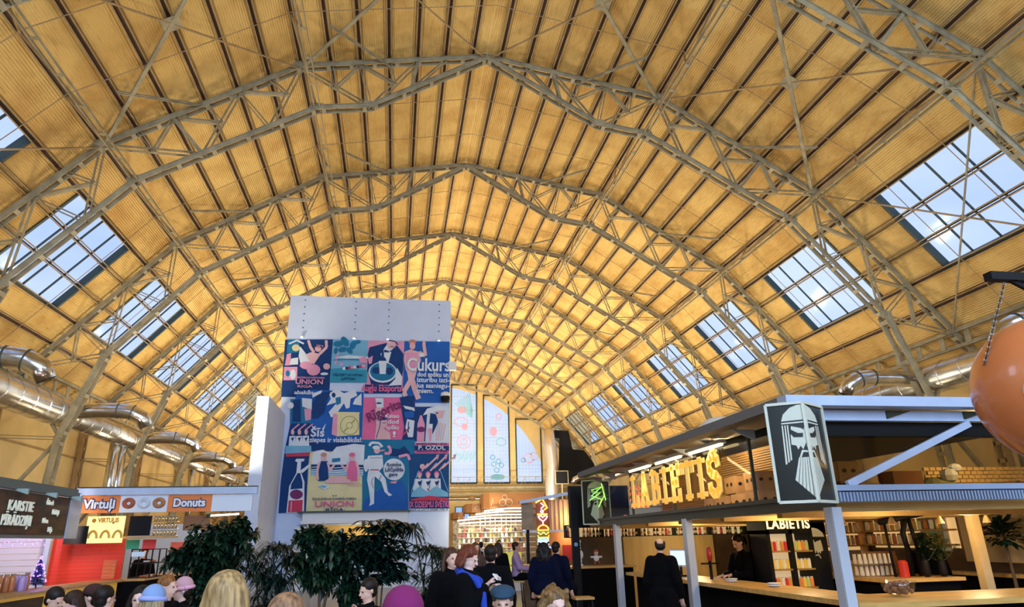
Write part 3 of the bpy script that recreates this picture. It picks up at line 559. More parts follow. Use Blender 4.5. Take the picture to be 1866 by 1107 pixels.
  [('teal',[(-7.36,7.69),(-6.46,7.7),(-6.41,6.65),(-7.29,6.64)]),('white',[(-6.88,7.74),(-6.46,7.7),(-6.43,7.22),(-6.83,7.36)]),('pink',[(-6.75,7.27),(-6.45,7.27),(-6.44,6.8),(-6.66,6.75)]),('navy',[(-7.24,7.64),(-6.94,7.69),(-6.84,6.7),(-7.2,6.7)]),('white',[(-7.19,7.41),(-7.21,7.33),(-7.25,7.28),(-7.32,7.26),(-7.39,7.28),(-7.44,7.33),(-7.47,7.4),(-7.46,7.47),(-7.41,7.53),(-7.34,7.55),(-7.27,7.53),(-7.22,7.48)]),('white',[(-5.76,7.95),(-5.45,8.15),(-5.11,7.96),(-4.65,8.16),(-4.54,7.87),(-4.82,7.72),(-4.84,7.33),(-4.98,7.28),(-5.09,7.52),(-5.42,6.99),(-5.6,6.9),(-5.71,7.13),(-5.37,7.57),(-5.82,7.42),(-5.66,7.71)]),('navy',[(-5.47,7.88),(-5.47,7.83),(-5.5,7.79),(-5.54,7.77),(-5.59,7.79),(-5.62,7.83),(-5.63,7.88),(-5.63,7.93),(-5.6,7.97),(-5.56,7.99),(-5.51,7.97),(-5.48,7.93)]),('teal',[(-5.47,7.76),(-5.24,7.81),(-5.22,7.52),(-5.4,7.42)]),('navy',[(-6.23,7.94),(-5.68,8.05),(-5.83,7.61),(-5.89,7.13),(-6.15,6.85),(-6.38,6.84),(-6.43,7.51)]),('white',[(-6.46,7.94),(-6.05,8.09),(-6.09,7.95),(-6.44,7.75)]),('white',[(-4.63,7.72),(-4.36,7.97),(-4.33,7.43),(-4.71,7.48)]),('cream',[(-5.36,7.04),(-4.41,7.07),(-4.36,6.15),(-5.3,6.08)]),('pink',[(-5.52,7.06),(-5.33,7.02),(-5.3,6.08),(-5.52,6.17)]),('cream',[(-5.52,7.08),(-5.34,7.14),(-4.39,7.13),(-4.4,7.06),(-5.34,7.01)]),('olive',[(-4.4,6.55),(-4.41,6.44),(-4.44,6.34),(-4.5,6.25),(-4.58,6.19),(-4.67,6.15),(-4.77,6.13),(-4.87,6.15),(-4.97,6.19),(-5.06,6.25),(-5.12,6.34),(-5.17,6.44),(-5.19,6.54),(-5.18,6.65),(-5.15,6.75),(-5.09,6.84),(-5.01,6.91),(-4.92,6.95),(-4.82,6.96),(-4.72,6.95),(-4.62,6.91),(-4.53,6.84),(-4.47,6.76),(-4.42,6.66)]),('cream',[(-4.43,6.55),(-4.44,6.45),(-4.47,6.36),(-4.53,6.28),(-4.6,6.22),(-4.68,6.18),(-4.77,6.17),(-4.87,6.18),(-4.96,6.22),(-5.03,6.28),(-5.1,6.35),(-5.14,6.45),(-5.16,6.54),(-5.15,6.64),(-5.12,6.74),(-5.07,6.82),(-5.0,6.88),(-4.91,6.92),(-4.82,6.93),(-4.72,6.92),(-4.63,6.88),(-4.56,6.82),(-4.49,6.74),(-4.45,6.65)]),('olive',[(-4.99,6.27),(-4.56,6.79),(-4.6,6.82),(-5.03,6.3)]),('olive',[(-4.66,6.55),(-4.67,6.47),(-4.72,6.42),(-4.79,6.4),(-4.86,6.42),(-4.91,6.47),(-4.93,6.55),(-4.92,6.62),(-4.87,6.68),(-4.8,6.7),(-4.73,6.68),(-4.68,6.62)]),('cream',[(-4.68,6.55),(-4.7,6.49),(-4.73,6.44),(-4.79,6.42),(-4.84,6.44),(-4.89,6.48),(-4.91,6.55),(-4.9,6.61),(-4.86,6.65),(-4.8,6.67),(-4.75,6.65),(-4.7,6.61)]),('white',[(-5.93,6.4),(-5.79,6.64),(-5.81,6.54),(-5.88,6.28)])],
  [('Šīs', 'white', -6.1, 6.21, 0.37, 0.54, 0), ('ziepes ir vislabākās!', 'white', -5.33, 5.91, 0.22, 2.13, 0)]),
 ('pink poster of a bare shouldered man reaching up to a jar', 'hotpink', [(-4.26, 7.8), (-2.69, 7.82), (-2.01, 7.63), (-1.96, 5.96), (-4.23, 5.95)],
  [('navy',[(-2.69,7.82),(-2.04,7.9),(-2.0,7.26),(-1.96,5.96),(-2.53,5.95),(-2.45,6.49)]),('white',[(-2.53,7.45),(-2.05,7.36),(-2.0,7.21),(-2.43,7.31)]),('blue',[(-2.47,7.16),(-2.04,7.21),(-2.06,6.92),(-2.42,6.89)]),('white',[(-2.34,6.85),(-2.01,6.78),(-2.06,6.06),(-2.27,6.06),(-2.4,6.49)]),('red',[(-2.46,6.13),(-2.19,6.47),(-2.24,6.51),(-2.51,6.17)]),('navy',[(-2.29,6.73),(-2.3,6.25),(-2.25,6.25),(-2.25,6.73)]),('white',[(-3.76,7.76),(-3.4,7.76),(-3.38,7.35),(-3.67,7.32)]),('skin',[(-3.72,7.34),(-3.46,7.35),(-3.47,6.62),(-3.3,6.41),(-3.06,6.25),(-3.02,5.96),(-3.7,5.96),(-3.66,6.58),(-3.72,6.96)]),('skin',[(-3.18,6.65),(-3.19,6.56),(-3.23,6.48),(-3.29,6.44),(-3.36,6.44),(-3.42,6.48),(-3.46,6.56),(-3.48,6.65),(-3.47,6.74),(-3.43,6.82),(-3.37,6.86),(-3.31,6.86),(-3.24,6.82),(-3.2,6.74)]),('navy',[(-3.2,6.87),(-3.22,6.83),(-3.27,6.8),(-3.35,6.79),(-3.42,6.8),(-3.48,6.83),(-3.5,6.86),(-3.48,6.9),(-3.43,6.93),(-3.35,6.94),(-3.28,6.93),(-3.22,6.9)]),('navy',[(-3.5,6.82),(-3.53,6.48),(-3.5,6.48),(-3.46,6.81)]),('navy',[(-3.53,6.49),(-3.65,6.01),(-3.62,6.0),(-3.5,6.48)]),('navy',[(-3.4,6.66),(-3.26,6.66),(-3.26,6.69),(-3.4,6.68)]),('navy',[(-3.46,7.54),(-3.47,7.52),(-3.52,7.51),(-3.58,7.5),(-3.64,7.5),(-3.69,7.52),(-3.7,7.54),(-3.69,7.56),(-3.64,7.57),(-3.58,7.58),(-3.52,7.57),(-3.48,7.56)])],
  [('Rīgorita', 'purple', -3.35, 7.18, 0.43, 1.56, 0.45), ('Kakao', 'white', -2.99, 6.95, 0.19, 0.59, 0), ('dod', 'white', -2.93, 6.7, 0.2, 0.45, 0), ('spēku', 'white', -2.95, 6.45, 0.19, 0.52, 0), ('!', 'white', -2.87, 6.15, 0.26, 0.09, 0)]),
 ('poster of a pale hat brimmed drinker above a pink lettered band', 'white', [(-2.0, 7.41), (-0.5, 7.42), (-0.48, 5.35), (-1.97, 5.35)],
  [('navy',[(-2.0,7.4),(-0.98,7.41),(-1.46,7.17),(-1.53,5.87),(-1.96,5.87)]),('white',[(-1.65,7.02),(-1.47,7.32),(-0.98,7.47),(-0.52,7.41),(-0.52,7.27),(-1.08,7.17)]),('skin',[(-1.13,7.22),(-0.69,7.25),(-0.78,6.93),(-1.02,6.88),(-1.08,7.03)]),('navy',[(-0.96,7.12),(-0.97,7.11),(-0.99,7.1),(-1.03,7.09),(-1.06,7.1),(-1.09,7.11),(-1.1,7.12),(-1.09,7.14),(-1.06,7.15),(-1.03,7.15),(-0.99,7.15),(-0.97,7.14)]),('navy',[(-1.32,7.12),(-1.08,7.07),(-0.97,6.73),(-1.21,6.2),(-1.36,6.59)]),('pink',[(-1.88,6.63),(-1.77,7.02),(-1.7,7.02),(-1.56,6.63),(-1.57,5.87),(-1.89,5.87)]),('purple',[(-1.54,6.39),(-1.56,6.33),(-1.63,6.29),(-1.72,6.27),(-1.81,6.29),(-1.88,6.33),(-1.9,6.39),(-1.88,6.46),(-1.81,6.5),(-1.72,6.52),(-1.63,6.5),(-1.57,6.46)]),('white',[(-1.45,6.64),(-1.21,6.64),(-1.25,5.87),(-1.37,5.87)]),('pink',[(-1.41,6.44),(-1.23,6.44),(-1.26,5.89),(-1.35,5.89)]),('skin',[(-0.99,6.74),(-1.08,5.92),(-1.04,5.92),(-0.95,6.73)]),('skin',[(-0.89,6.71),(-0.98,5.92),(-0.94,5.92),(-0.85,6.7)]),('skin',[(-0.78,6.68),(-0.88,5.92),(-0.85,5.92),(-0.74,6.68)]),('skin',[(-0.67,6.65),(-0.79,5.92),(-0.75,5.92),(-0.63,6.65)]),('hotpink',[(-1.98,5.81),(-0.48,5.8),(-0.48,5.35),(-1.97,5.35)]),('navy',[(-1.98,5.69),(-0.48,5.67),(-0.48,5.48),(-1.97,5.48)])],
  [('P. OZOL', 'white', -1.24, 5.58, 0.19, 1.16, 0), ('MINERĀLŪDENS · RĪGĀ', 'navy', -1.25, 5.75, 0.07, 1.33, 0), ('Valmieras iela, Rīgā', 'navy', -1.24, 5.43, 0.07, 1.33, 0)]),
 ('cream beach poster of two bathers above pink lettering', 'cream', [(-6.37, 5.8), (-4.11, 5.8), (-4.1, 2.98), (-6.35, 3.01)],
  [('navy',[(-6.37,5.8),(-4.13,5.8),(-4.11,5.45),(-6.34,5.45)]),('white',[(-6.24,5.36),(-6.14,5.47),(-5.83,5.52),(-5.5,5.36),(-5.29,5.64),(-4.93,5.7),(-4.57,5.77),(-4.11,5.73),(-4.11,4.88),(-6.27,4.88)]),('navy',[(-6.28,4.91),(-4.11,4.88),(-4.11,4.69),(-6.26,4.68)]),('sky',[(-6.26,4.68),(-4.11,4.69),(-4.11,4.44),(-6.26,4.46)]),('white',[(-6.24,4.78),(-5.82,4.8),(-5.82,4.83),(-6.25,4.81)]),('white',[(-5.82,4.8),(-5.28,4.74),(-5.28,4.77),(-5.82,4.83)]),('white',[(-5.28,4.74),(-4.69,4.79),(-4.7,4.83),(-5.28,4.77)]),('white',[(-4.7,4.79),(-4.12,4.74),(-4.12,4.77),(-4.69,4.83)]),('white',[(-6.24,4.68),(-5.81,4.7),(-5.82,4.73),(-6.24,4.71)]),('white',[(-5.82,4.7),(-5.27,4.64),(-5.27,4.67),(-5.82,4.73)]),('white',[(-5.27,4.64),(-4.69,4.69),(-4.69,4.73),(-5.28,4.67)]),('white',[(-4.69,4.69),(-4.12,4.64),(-4.12,4.67),(-4.69,4.73)]),('white',[(-6.23,4.58),(-5.81,4.6),(-5.81,4.63),(-6.23,4.61)]),('white',[(-5.81,4.6),(-5.27,4.54),(-5.27,4.58),(-5.81,4.63)]),('white',[(-5.26,4.54),(-4.68,4.59),(-4.69,4.63),(-5.27,4.58)]),('white',[(-4.68,4.59),(-4.11,4.54),(-4.11,4.57),(-4.68,4.63)]),('white',[(-6.22,4.48),(-5.8,4.5),(-5.8,4.53),(-6.23,4.51)]),('white',[(-5.8,4.5),(-5.26,4.45),(-5.26,4.48),(-5.8,4.53)]),('white',[(-5.26,4.45),(-4.68,4.5),(-4.68,4.53),(-5.26,4.48)]),('white',[(-4.68,4.5),(-4.11,4.44),(-4.11,4.47),(-4.68,4.53)]),('navy',[(-5.88,5.04),(-5.61,5.04),(-5.57,4.68),(-5.51,4.23),(-5.94,4.23),(-5.95,4.68)]),('skin',[(-5.67,5.19),(-5.68,5.11),(-5.72,5.05),(-5.77,5.03),(-5.83,5.05),(-5.87,5.11),(-5.89,5.19),(-5.88,5.26),(-5.84,5.32),(-5.79,5.34),(-5.74,5.32),(-5.69,5.26)]),('ginger',[(-5.66,5.3),(-5.68,5.26),(-5.72,5.23),(-5.78,5.21),(-5.85,5.23),(-5.9,5.26),(-5.92,5.31),(-5.9,5.35),(-5.86,5.38),(-5.8,5.4),(-5.73,5.38),(-5.68,5.35)]),('skin',[(-6.0,5.01),(-6.06,4.65),(-5.96,4.62),(-5.9,4.98)]),('skin',[(-6.06,4.63),(-6.01,4.28),(-5.91,4.28),(-5.96,4.64)]),('skin',[(-5.65,4.99),(-5.53,4.62),(-5.46,4.64),(-5.57,5.0)]),('skin',[(-5.46,4.61),(-5.28,4.88),(-5.35,4.93),(-5.53,4.66)]),('skin',[(-5.67,4.23),(-5.24,4.45),(-4.86,4.22),(-4.95,4.13),(-5.62,4.13)]),('hotpink',[(-4.71,5.04),(-4.44,5.04),(-4.39,4.67),(-4.35,4.22),(-4.77,4.22),(-4.78,4.67)]),('skin',[(-4.49,5.18),(-4.5,5.11),(-4.54,5.05),(-4.59,5.03),(-4.65,5.05),(-4.69,5.11),(-4.71,5.18),(-4.7,5.26),(-4.67,5.32),(-4.61,5.34),(-4.56,5.32),(-4.51,5.26)]),('hotpink',[(-4.48,5.3),(-4.5,5.26),(-4.54,5.22),(-4.6,5.21),(-4.67,5.22),(-4.72,5.26),(-4.74,5.3),(-4.72,5.35),(-4.68,5.38),(-4.62,5.39),(-4.55,5.38),(-4.5,5.35)]),('skin',[(-4.46,4.98),(-4.35,4.61),(-4.25,4.64),(-4.36,5.0)]),('skin',[(-4.35,4.63),(-4.35,4.27),(-4.25,4.26),(-4.25,4.62)]),('skin',[(-4.79,5.0),(-4.86,4.64),(-4.78,4.62),(-4.71,4.98)]),('skin',[(-4.79,4.65),(-5.01,4.93),(-5.07,4.88),(-4.85,4.6)]),('skin',[(-4.59,4.22),(-5.06,4.45),(-5.4,4.23),(-5.31,4.13),(-4.63,4.12)]),('teal',[(-5.43,5.14),(-5.1,5.17),(-5.09,5.03),(-5.41,4.99)]),('white',[(-5.94,4.03),(-5.73,4.1),(-5.43,3.98),(-5.67,3.87)]),('sky',[(-5.9,4.01),(-5.73,4.06),(-5.54,3.99),(-5.69,3.92)]),('pink',[(-4.85,4.17),(-4.61,3.99),(-4.6,4.01),(-4.83,4.19)]),('pink',[(-4.71,4.17),(-4.5,3.99),(-4.48,4.01),(-4.7,4.19)]),('pink',[(-4.58,4.17),(-4.39,3.99),(-4.37,4.01),(-4.56,4.19)]),('pink',[(-4.44,4.17),(-4.28,3.99),(-4.26,4.0),(-4.42,4.19)]),('pink',[(-4.31,4.17),(-4.16,3.99),(-4.14,4.0),(-4.29,4.18)])],
  [('A S', 'navy', -5.23, 3.62, 0.07, 0.18, 0), ('ŠOKOLĀDES UN KONFEKŠU FABRIKA', 'navy', -5.22, 3.49, 0.09, 1.77, 0), ('UNION', 'hotpink', -5.21, 3.28, 0.24, 1.55, 0), ('·RĪGA·', 'navy', -5.19, 3.05, 0.13, 0.84, 0)]),
 ('blue poster of a prancing costumed figure beside a round white label', 'teal', [(-4.23, 5.95), (-1.96, 5.96), (-1.95, 5.35), (-2.2, 5.31), (-2.18, 2.97), (-4.08, 3.0)],
  [('blue',[(-3.33,3.9),(-2.79,4.16),(-2.47,4.21),(-2.25,3.71),(-2.18,2.97),(-4.08,3.0),(-3.99,3.46)]),('navy',[(-3.08,5.59),(-2.61,5.54),(-2.43,5.68),(-2.18,5.4),(-2.22,5.21),(-3.02,5.26)]),('white',[(-2.37,4.68),(-2.38,4.58),(-2.41,4.49),(-2.46,4.4),(-2.53,4.33),(-2.61,4.27),(-2.71,4.24),(-2.81,4.23),(-2.91,4.24),(-3.01,4.28),(-3.09,4.33),(-3.17,4.4),(-3.23,4.49),(-3.26,4.59),(-3.28,4.69),(-3.27,4.79),(-3.24,4.89),(-3.19,4.97),(-3.12,5.05),(-3.04,5.1),(-2.94,5.14),(-2.84,5.15),(-2.74,5.13),(-2.64,5.1),(-2.55,5.04),(-2.48,4.97),(-2.42,4.88),(-2.39,4.79)]),('skin',[(-3.45,5.52),(-3.46,5.43),(-3.51,5.37),(-3.58,5.35),(-3.65,5.37),(-3.7,5.44),(-3.72,5.52),(-3.71,5.6),(-3.66,5.66),(-3.59,5.69),(-3.52,5.66),(-3.47,5.6)]),('white',[(-3.45,5.61),(-3.47,5.57),(-3.53,5.54),(-3.61,5.53),(-3.69,5.54),(-3.76,5.57),(-3.78,5.61),(-3.76,5.65),(-3.7,5.68),(-3.62,5.7),(-3.53,5.68),(-3.47,5.65)]),('white',[(-3.87,5.65),(-3.79,5.79),(-3.88,5.85),(-3.96,5.71)]),('white',[(-3.83,5.77),(-3.51,5.75),(-3.5,5.85),(-3.83,5.87)]),('white',[(-3.54,5.76),(-3.4,5.6),(-3.32,5.67),(-3.47,5.83)]),('pink',[(-3.25,5.3),(-3.02,5.3),(-3.02,5.42),(-3.26,5.42)]),('pink',[(-2.96,5.35),(-2.95,5.56),(-3.07,5.57),(-3.08,5.36)]),('pink',[(-2.97,5.61),(-3.09,5.72),(-3.17,5.64),(-3.05,5.52)]),('white',[(-3.94,5.26),(-3.34,5.29),(-3.28,4.8),(-3.45,4.62),(-3.87,4.62),(-4.02,4.99)]),('white',[(-3.91,4.62),(-3.45,4.62),(-3.17,4.3),(-3.05,3.76),(-2.86,3.62),(-3.0,3.58),(-3.19,3.76),(-3.34,4.17),(-3.63,4.4),(-3.62,3.81),(-3.6,3.28),(-3.8,3.19),(-3.76,3.37),(-3.83,3.81),(-3.94,4.26)]),('red',[(-3.82,4.65),(-3.46,4.64),(-3.46,4.69),(-3.82,4.69)]),('navy',[(-3.85,5.16),(-3.34,5.16),(-3.34,5.18),(-3.85,5.18)]),('navy',[(-3.7,4.35),(-3.76,4.17),(-3.74,4.17),(-3.68,4.35)]),('navy',[(-3.76,4.17),(-3.66,3.9),(-3.64,3.9),(-3.74,4.17)]),('navy',[(-3.37,4.44),(-3.45,4.22),(-3.43,4.21),(-3.34,4.43)]),('pink',[(-2.63,5.16),(-2.26,5.25),(-2.29,5.36),(-2.66,5.27)]),('pink',[(-2.33,5.29),(-2.22,5.05),(-2.12,5.1),(-2.22,5.33)]),('white',[(-3.91,4.85),(-3.92,4.72),(-3.95,4.62),(-4.0,4.58),(-4.05,4.62),(-4.09,4.72),(-4.12,4.85),(-4.11,4.99),(-4.08,5.09),(-4.03,5.13),(-3.98,5.09),(-3.93,4.99)]),('skin',[(-3.48,5.43),(-3.25,5.47),(-3.27,5.52),(-3.5,5.47)]),('pink',[(-2.98,4.16),(-2.66,4.21),(-2.74,4.09),(-2.93,4.11)])],
  [('Rozmīns', 'navy', -2.83, 4.87, 0.16, 0.6, 0), ('Lāčplēša', 'navy', -2.82, 4.66, 0.17, 0.77, 0), ('gars', 'navy', -2.85, 4.46, 0.16, 0.36, 0)]),
 ('poster of trumpeting singers above a band of red words', 'navy2', [(-2.2, 5.31), (-1.95, 5.35), (-0.48, 5.34), (-0.45, 2.95), (-2.14, 2.97)],
  [('skin',[(-1.48,4.7),(-0.92,5.22),(-0.98,5.28),(-1.53,4.75)]),('pink',[(-1.05,5.28),(-0.9,5.33),(-0.97,5.07)]),('skin',[(-1.62,4.59),(-1.35,4.91),(-1.4,4.95),(-1.67,4.63)]),('hotpink',[(-1.62,4.48),(-1.64,4.42),(-1.68,4.38),(-1.73,4.36),(-1.79,4.38),(-1.83,4.42),(-1.85,4.48),(-1.84,4.54),(-1.8,4.59),(-1.74,4.6),(-1.68,4.59),(-1.64,4.54)]),('skin',[(-1.65,4.42),(-1.66,4.36),(-1.69,4.32),(-1.73,4.3),(-1.77,4.32),(-1.81,4.36),(-1.82,4.42),(-1.81,4.48),(-1.78,4.52),(-1.74,4.54),(-1.7,4.52),(-1.66,4.48)]),('white',[(-1.94,4.28),(-1.57,4.29),(-1.54,3.84),(-1.48,3.56),(-1.95,3.57),(-2.0,3.88)]),('navy',[(-1.82,4.16),(-1.61,4.2),(-1.72,3.97)]),('red',[(-1.77,3.87),(-1.67,3.69),(-1.62,3.71),(-1.72,3.89)]),('navy',[(-1.65,4.25),(-1.69,3.88),(-1.66,3.88),(-1.63,4.24)]),('skin',[(-1.11,4.7),(-0.55,5.22),(-0.61,5.28),(-1.17,4.75)]),('pink',[(-0.68,5.28),(-0.53,5.33),(-0.6,5.07)]),('skin',[(-1.25,4.59),(-0.98,4.91),(-1.03,4.95),(-1.31,4.63)]),('hotpink',[(-1.26,4.48),(-1.27,4.42),(-1.31,4.38),(-1.37,4.36),(-1.43,4.38),(-1.47,4.42),(-1.48,4.48),(-1.47,4.54),(-1.43,4.58),(-1.37,4.6),(-1.32,4.58),(-1.28,4.54)]),('skin',[(-1.29,4.42),(-1.3,4.36),(-1.33,4.31),(-1.37,4.3),(-1.41,4.31),(-1.44,4.36),(-1.45,4.42),(-1.44,4.48),(-1.41,4.52),(-1.37,4.54),(-1.33,4.52),(-1.3,4.48)]),('white',[(-1.58,4.28),(-1.2,4.29),(-1.17,3.83),(-1.12,3.56),(-1.58,3.57),(-1.64,3.88)]),('navy',[(-1.46,4.15),(-1.25,4.2),(-1.36,3.97)]),('red',[(-1.41,3.87),(-1.31,3.69),(-1.26,3.71),(-1.36,3.89)]),('navy',[(-1.28,4.24),(-1.32,3.88),(-1.3,3.88),(-1.26,4.24)]),('skin',[(-0.75,4.69),(-0.18,5.22),(-0.23,5.27),(-0.8,4.75)]),('pink',[(-0.3,5.28),(-0.16,5.33),(-0.23,5.07)]),('skin',[(-0.89,4.59),(-0.61,4.91),(-0.66,4.95),(-0.94,4.63)]),('hotpink',[(-0.89,4.48),(-0.91,4.42),(-0.95,4.37),(-1.0,4.36),(-1.06,4.38),(-1.1,4.42),(-1.12,4.48),(-1.1,4.54),(-1.06,4.58),(-1.01,4.6),(-0.95,4.58),(-0.91,4.54)]),('skin',[(-0.92,4.41),(-0.93,4.35),(-0.96,4.31),(-1.0,4.29),(-1.04,4.31),(-1.08,4.35),(-1.09,4.41),(-1.08,4.47),(-1.05,4.52),(-1.01,4.53),(-0.96,4.52),(-0.93,4.47)]),('white',[(-1.21,4.28),(-0.84,4.28),(-0.81,3.83),(-0.76,3.56),(-1.22,3.56),(-1.28,3.88)]),('navy',[(-1.09,4.15),(-0.88,4.19),(-1.0,3.97)]),('red',[(-1.04,3.86),(-0.95,3.68),(-0.9,3.7),(-0.99,3.89)]),('navy',[(-0.92,4.24),(-0.96,3.88),(-0.94,3.87),(-0.9,4.24)]),('sky',[(-2.06,3.71),(-1.72,3.97),(-1.39,3.74),(-1.03,3.97),(-0.51,3.69),(-0.5,3.53),(-2.08,3.53)]),('red',[(-2.08,3.44),(-1.3,3.58),(-0.5,3.46),(-0.5,3.37),(-2.08,3.38)]),('skin',[(-1.51,4.79),(-1.53,4.74),(-1.57,4.7),(-1.62,4.68),(-1.68,4.7),(-1.72,4.74),(-1.74,4.8),(-1.73,4.85),(-1.69,4.89),(-1.63,4.91),(-1.57,4.89),(-1.53,4.85)]),('sky',[(-1.8,4.62),(-2.08,3.75),(-2.05,3.75),(-1.77,4.61)]),('sky',[(-0.86,4.6),(-0.52,3.73),(-0.49,3.74),(-0.83,4.61)]),('navy',[(-2.15,3.37),(-0.46,3.35),(-0.45,3.04),(-2.14,3.06)]),('white',[(-2.14,3.06),(-0.45,3.04),(-0.45,2.95),(-2.14,2.97)])],
  [('IX DZIESMU SVĒTKI', 'hotpink', -1.3, 3.21, 0.26, 1.66, 0), ('RĪGĀ 16. UN 17. JŪNIJĀ 1938. G.', 'navy', -1.3, 3.0, 0.06, 1.61, 0)]),
 ('narrow poster strip of a tall bottle beneath rows of singers', 'navy', [(-7.27, 6.63), (-6.38, 6.63), (-6.37, 5.8), (-6.4, 4.82), (-6.35, 3.01), (-7.43, 2.96), (-7.45, 4.2), (-7.4, 5.54)],
  [('pink',[(-7.18,6.3),(-6.88,6.58),(-6.92,6.63),(-7.21,6.35)]),('skin',[(-7.07,6.26),(-7.08,6.2),(-7.1,6.15),(-7.13,6.14),(-7.17,6.15),(-7.2,6.2),(-7.22,6.26),(-7.21,6.32),(-7.19,6.36),(-7.15,6.38),(-7.12,6.36),(-7.09,6.32)]),('white',[(-7.26,6.09),(-7.02,6.1),(-6.95,5.54),(-7.26,5.54)]),('navy',[(-7.19,6.0),(-7.06,6.05),(-7.11,5.86)]),('pink',[(-6.9,6.31),(-6.6,6.59),(-6.64,6.63),(-6.94,6.35)]),('skin',[(-6.79,6.26),(-6.8,6.2),(-6.82,6.15),(-6.86,6.14),(-6.89,6.15),(-6.92,6.2),(-6.94,6.26),(-6.93,6.32),(-6.91,6.36),(-6.88,6.38),(-6.84,6.36),(-6.81,6.32)]),('white',[(-6.99,6.09),(-6.74,6.1),(-6.67,5.54),(-6.99,5.54)]),('navy',[(-6.91,6.0),(-6.78,6.05),(-6.83,5.86)]),('pink',[(-6.62,6.31),(-6.32,6.59),(-6.36,6.63),(-6.66,6.35)]),('skin',[(-6.51,6.26),(-6.52,6.2),(-6.54,6.15),(-6.58,6.14),(-6.61,6.15),(-6.64,6.2),(-6.66,6.26),(-6.65,6.32),(-6.63,6.36),(-6.6,6.38),(-6.56,6.36),(-6.53,6.32)]),('white',[(-6.71,6.1),(-6.46,6.11),(-6.4,5.54),(-6.71,5.54)]),('navy',[(-6.63,6.0),(-6.5,6.05),(-6.56,5.86)]),('sky',[(-7.36,5.68),(-6.33,5.68),(-6.31,5.41),(-7.38,5.36)]),('red',[(-7.34,5.36),(-6.36,5.41),(-6.39,5.25),(-7.32,5.22)]),('white',[(-6.89,5.14),(-6.56,5.14),(-6.58,5.04),(-6.69,5.02),(-6.68,4.64),(-6.49,4.19),(-6.41,2.97),(-7.11,2.96),(-7.09,4.02),(-6.85,4.55),(-6.84,5.0),(-6.95,5.05)]),('navy',[(-6.8,4.55),(-6.69,4.55),(-6.57,4.19),(-6.55,3.93),(-7.03,3.89),(-7.01,4.11)]),('purple',[(-6.51,3.69),(-6.54,3.59),(-6.63,3.52),(-6.76,3.49),(-6.89,3.52),(-6.99,3.59),(-7.04,3.69),(-7.01,3.79),(-6.92,3.86),(-6.79,3.89),(-6.66,3.86),(-6.56,3.79)]),('red',[(-7.06,3.45),(-6.5,3.47),(-6.49,2.99),(-7.06,2.99)]),('pink',[(-6.97,3.41),(-6.96,3.02),(-6.91,3.02),(-6.92,3.41)]),('white',[(-6.7,4.64),(-6.32,4.95),(-6.31,4.82),(-6.6,4.55)])],
  []),
]
# ------------------------------------------------------------------ mural tower
M_TOWER = mat('tower_white_board', (0.64, 0.75, 0.98), 0.75, noise=0.05, nscale=1.5)
tw = thing('mural_tower', 'tall white boarded lift tower standing in the middle of the hall', 'tower', (-4.1, 30, 0))
X0, X1 = -3.65, 3.65
m = MB(); m.bb((X0, 0, 2.75), (X1, 5, 12.48)); m.bb((X0, 0, 0), (-2.15, 5, 2.75)); m.bb((1.75, 0, 0), (X1, 5, 2.75)); m.bb((-2.15, 3.2, 0), (1.75, 5, 2.75))
m.build('walls', M_TOWER, tw)
for i, x in enumerate((-3.0, -.72, .78, 3.1)):
    q = MB()
    for j in range(5): q.ball((x, -.012, 10.95+.33*j), .028, 6)
    q.build('screw_heads', M_BLACK, tw)
    q = MB(); q.box((x, -.12, 10.5), (.14, .2, .06)); lp = q.build('mural_lamp', M_WHITE, tw)
    q = MB(); q.box((x, -.14, 10.46), (.11, .12, .02)); q.build('lamp_lens', glow('cool_lens', (.9, .95, 1), 1.6), lp)
q = MB(); q.bb((-2.35, -.75, 2.5), (1.95, 0, 2.62)); q.bb((-2.3, -.62, 2.62), (1.9, 0, 2.93)); q.build('entrance_canopy', M_WHITE, tw)
q = MB(); q.bb((-2.5, -.8, 2.93), (2.0, .02, 2.99)); q.build('canopy_cap', M_DARKF, tw)
q = MB(); q.bb((-2.6, -.35, 0), (-2.2, -.05, 2.4)); q.build('door_jamb', M_WHITE, tw)
q = MB(); q.bb((.95, .1, 0), (1.75, .16, 2.4)); q.bb((.9, .02, 0), (.97, .12, 2.45)); q.build('door_leaf', M_WHITE, tw)
q = MB(); q.bb((-2.1, 3.05, 1.3), (1.7, 3.15, 2.5)); q.build('back_panel', mat('warm_panel', (.75, .5, .16), .6), tw)
point('tower_entrance_lamp', (-4.3, 31.6, 2.4), 60, (1, .78, .42), .12)
m = MB(); m.bb((3.55, -.32, 9.05), (3.9, -.1, 9.45)); m.bar((3.5, 0, 9.25), (3.6, -.2, 9.25), .05, .05)
tag(m.build('wall_lamp', M_WHITE, loc=(-4.1, 30, 0)), 'small white box lamp sticking out from the right edge of the tower', 'lamp')
m = MB(); m.lathe([(.14, -.2), (.2, -.1), (.2, .12), (.08, .2)], (0, 0, 0), 14)
cm = tag(m.build('security_camera', M_BLACK, loc=(-.68, 29.72, 7.78)), 'black dome security camera with white top on the lower blue poster', 'camera')
q = MB(); q.lathe([(.21, .06), (.21, .2), (.1, .26)], (0, 0, 0), 14); q.build('housing', M_WHITE, cm)
m = MB(); m.bb((-.22, 0, 0), (.22, 4.0, 7.0))
sl = tag(m.build('partition_wall', M_TOWER, loc=(-7.73, 25.95, 0)), 'tall narrow white partition wall standing left of the mural tower', 'partition')
q = MB(); q.bb((.222, .02, 0), (.235, .10, 7.0)); q.build('corner_trim', M_GALV, sl)
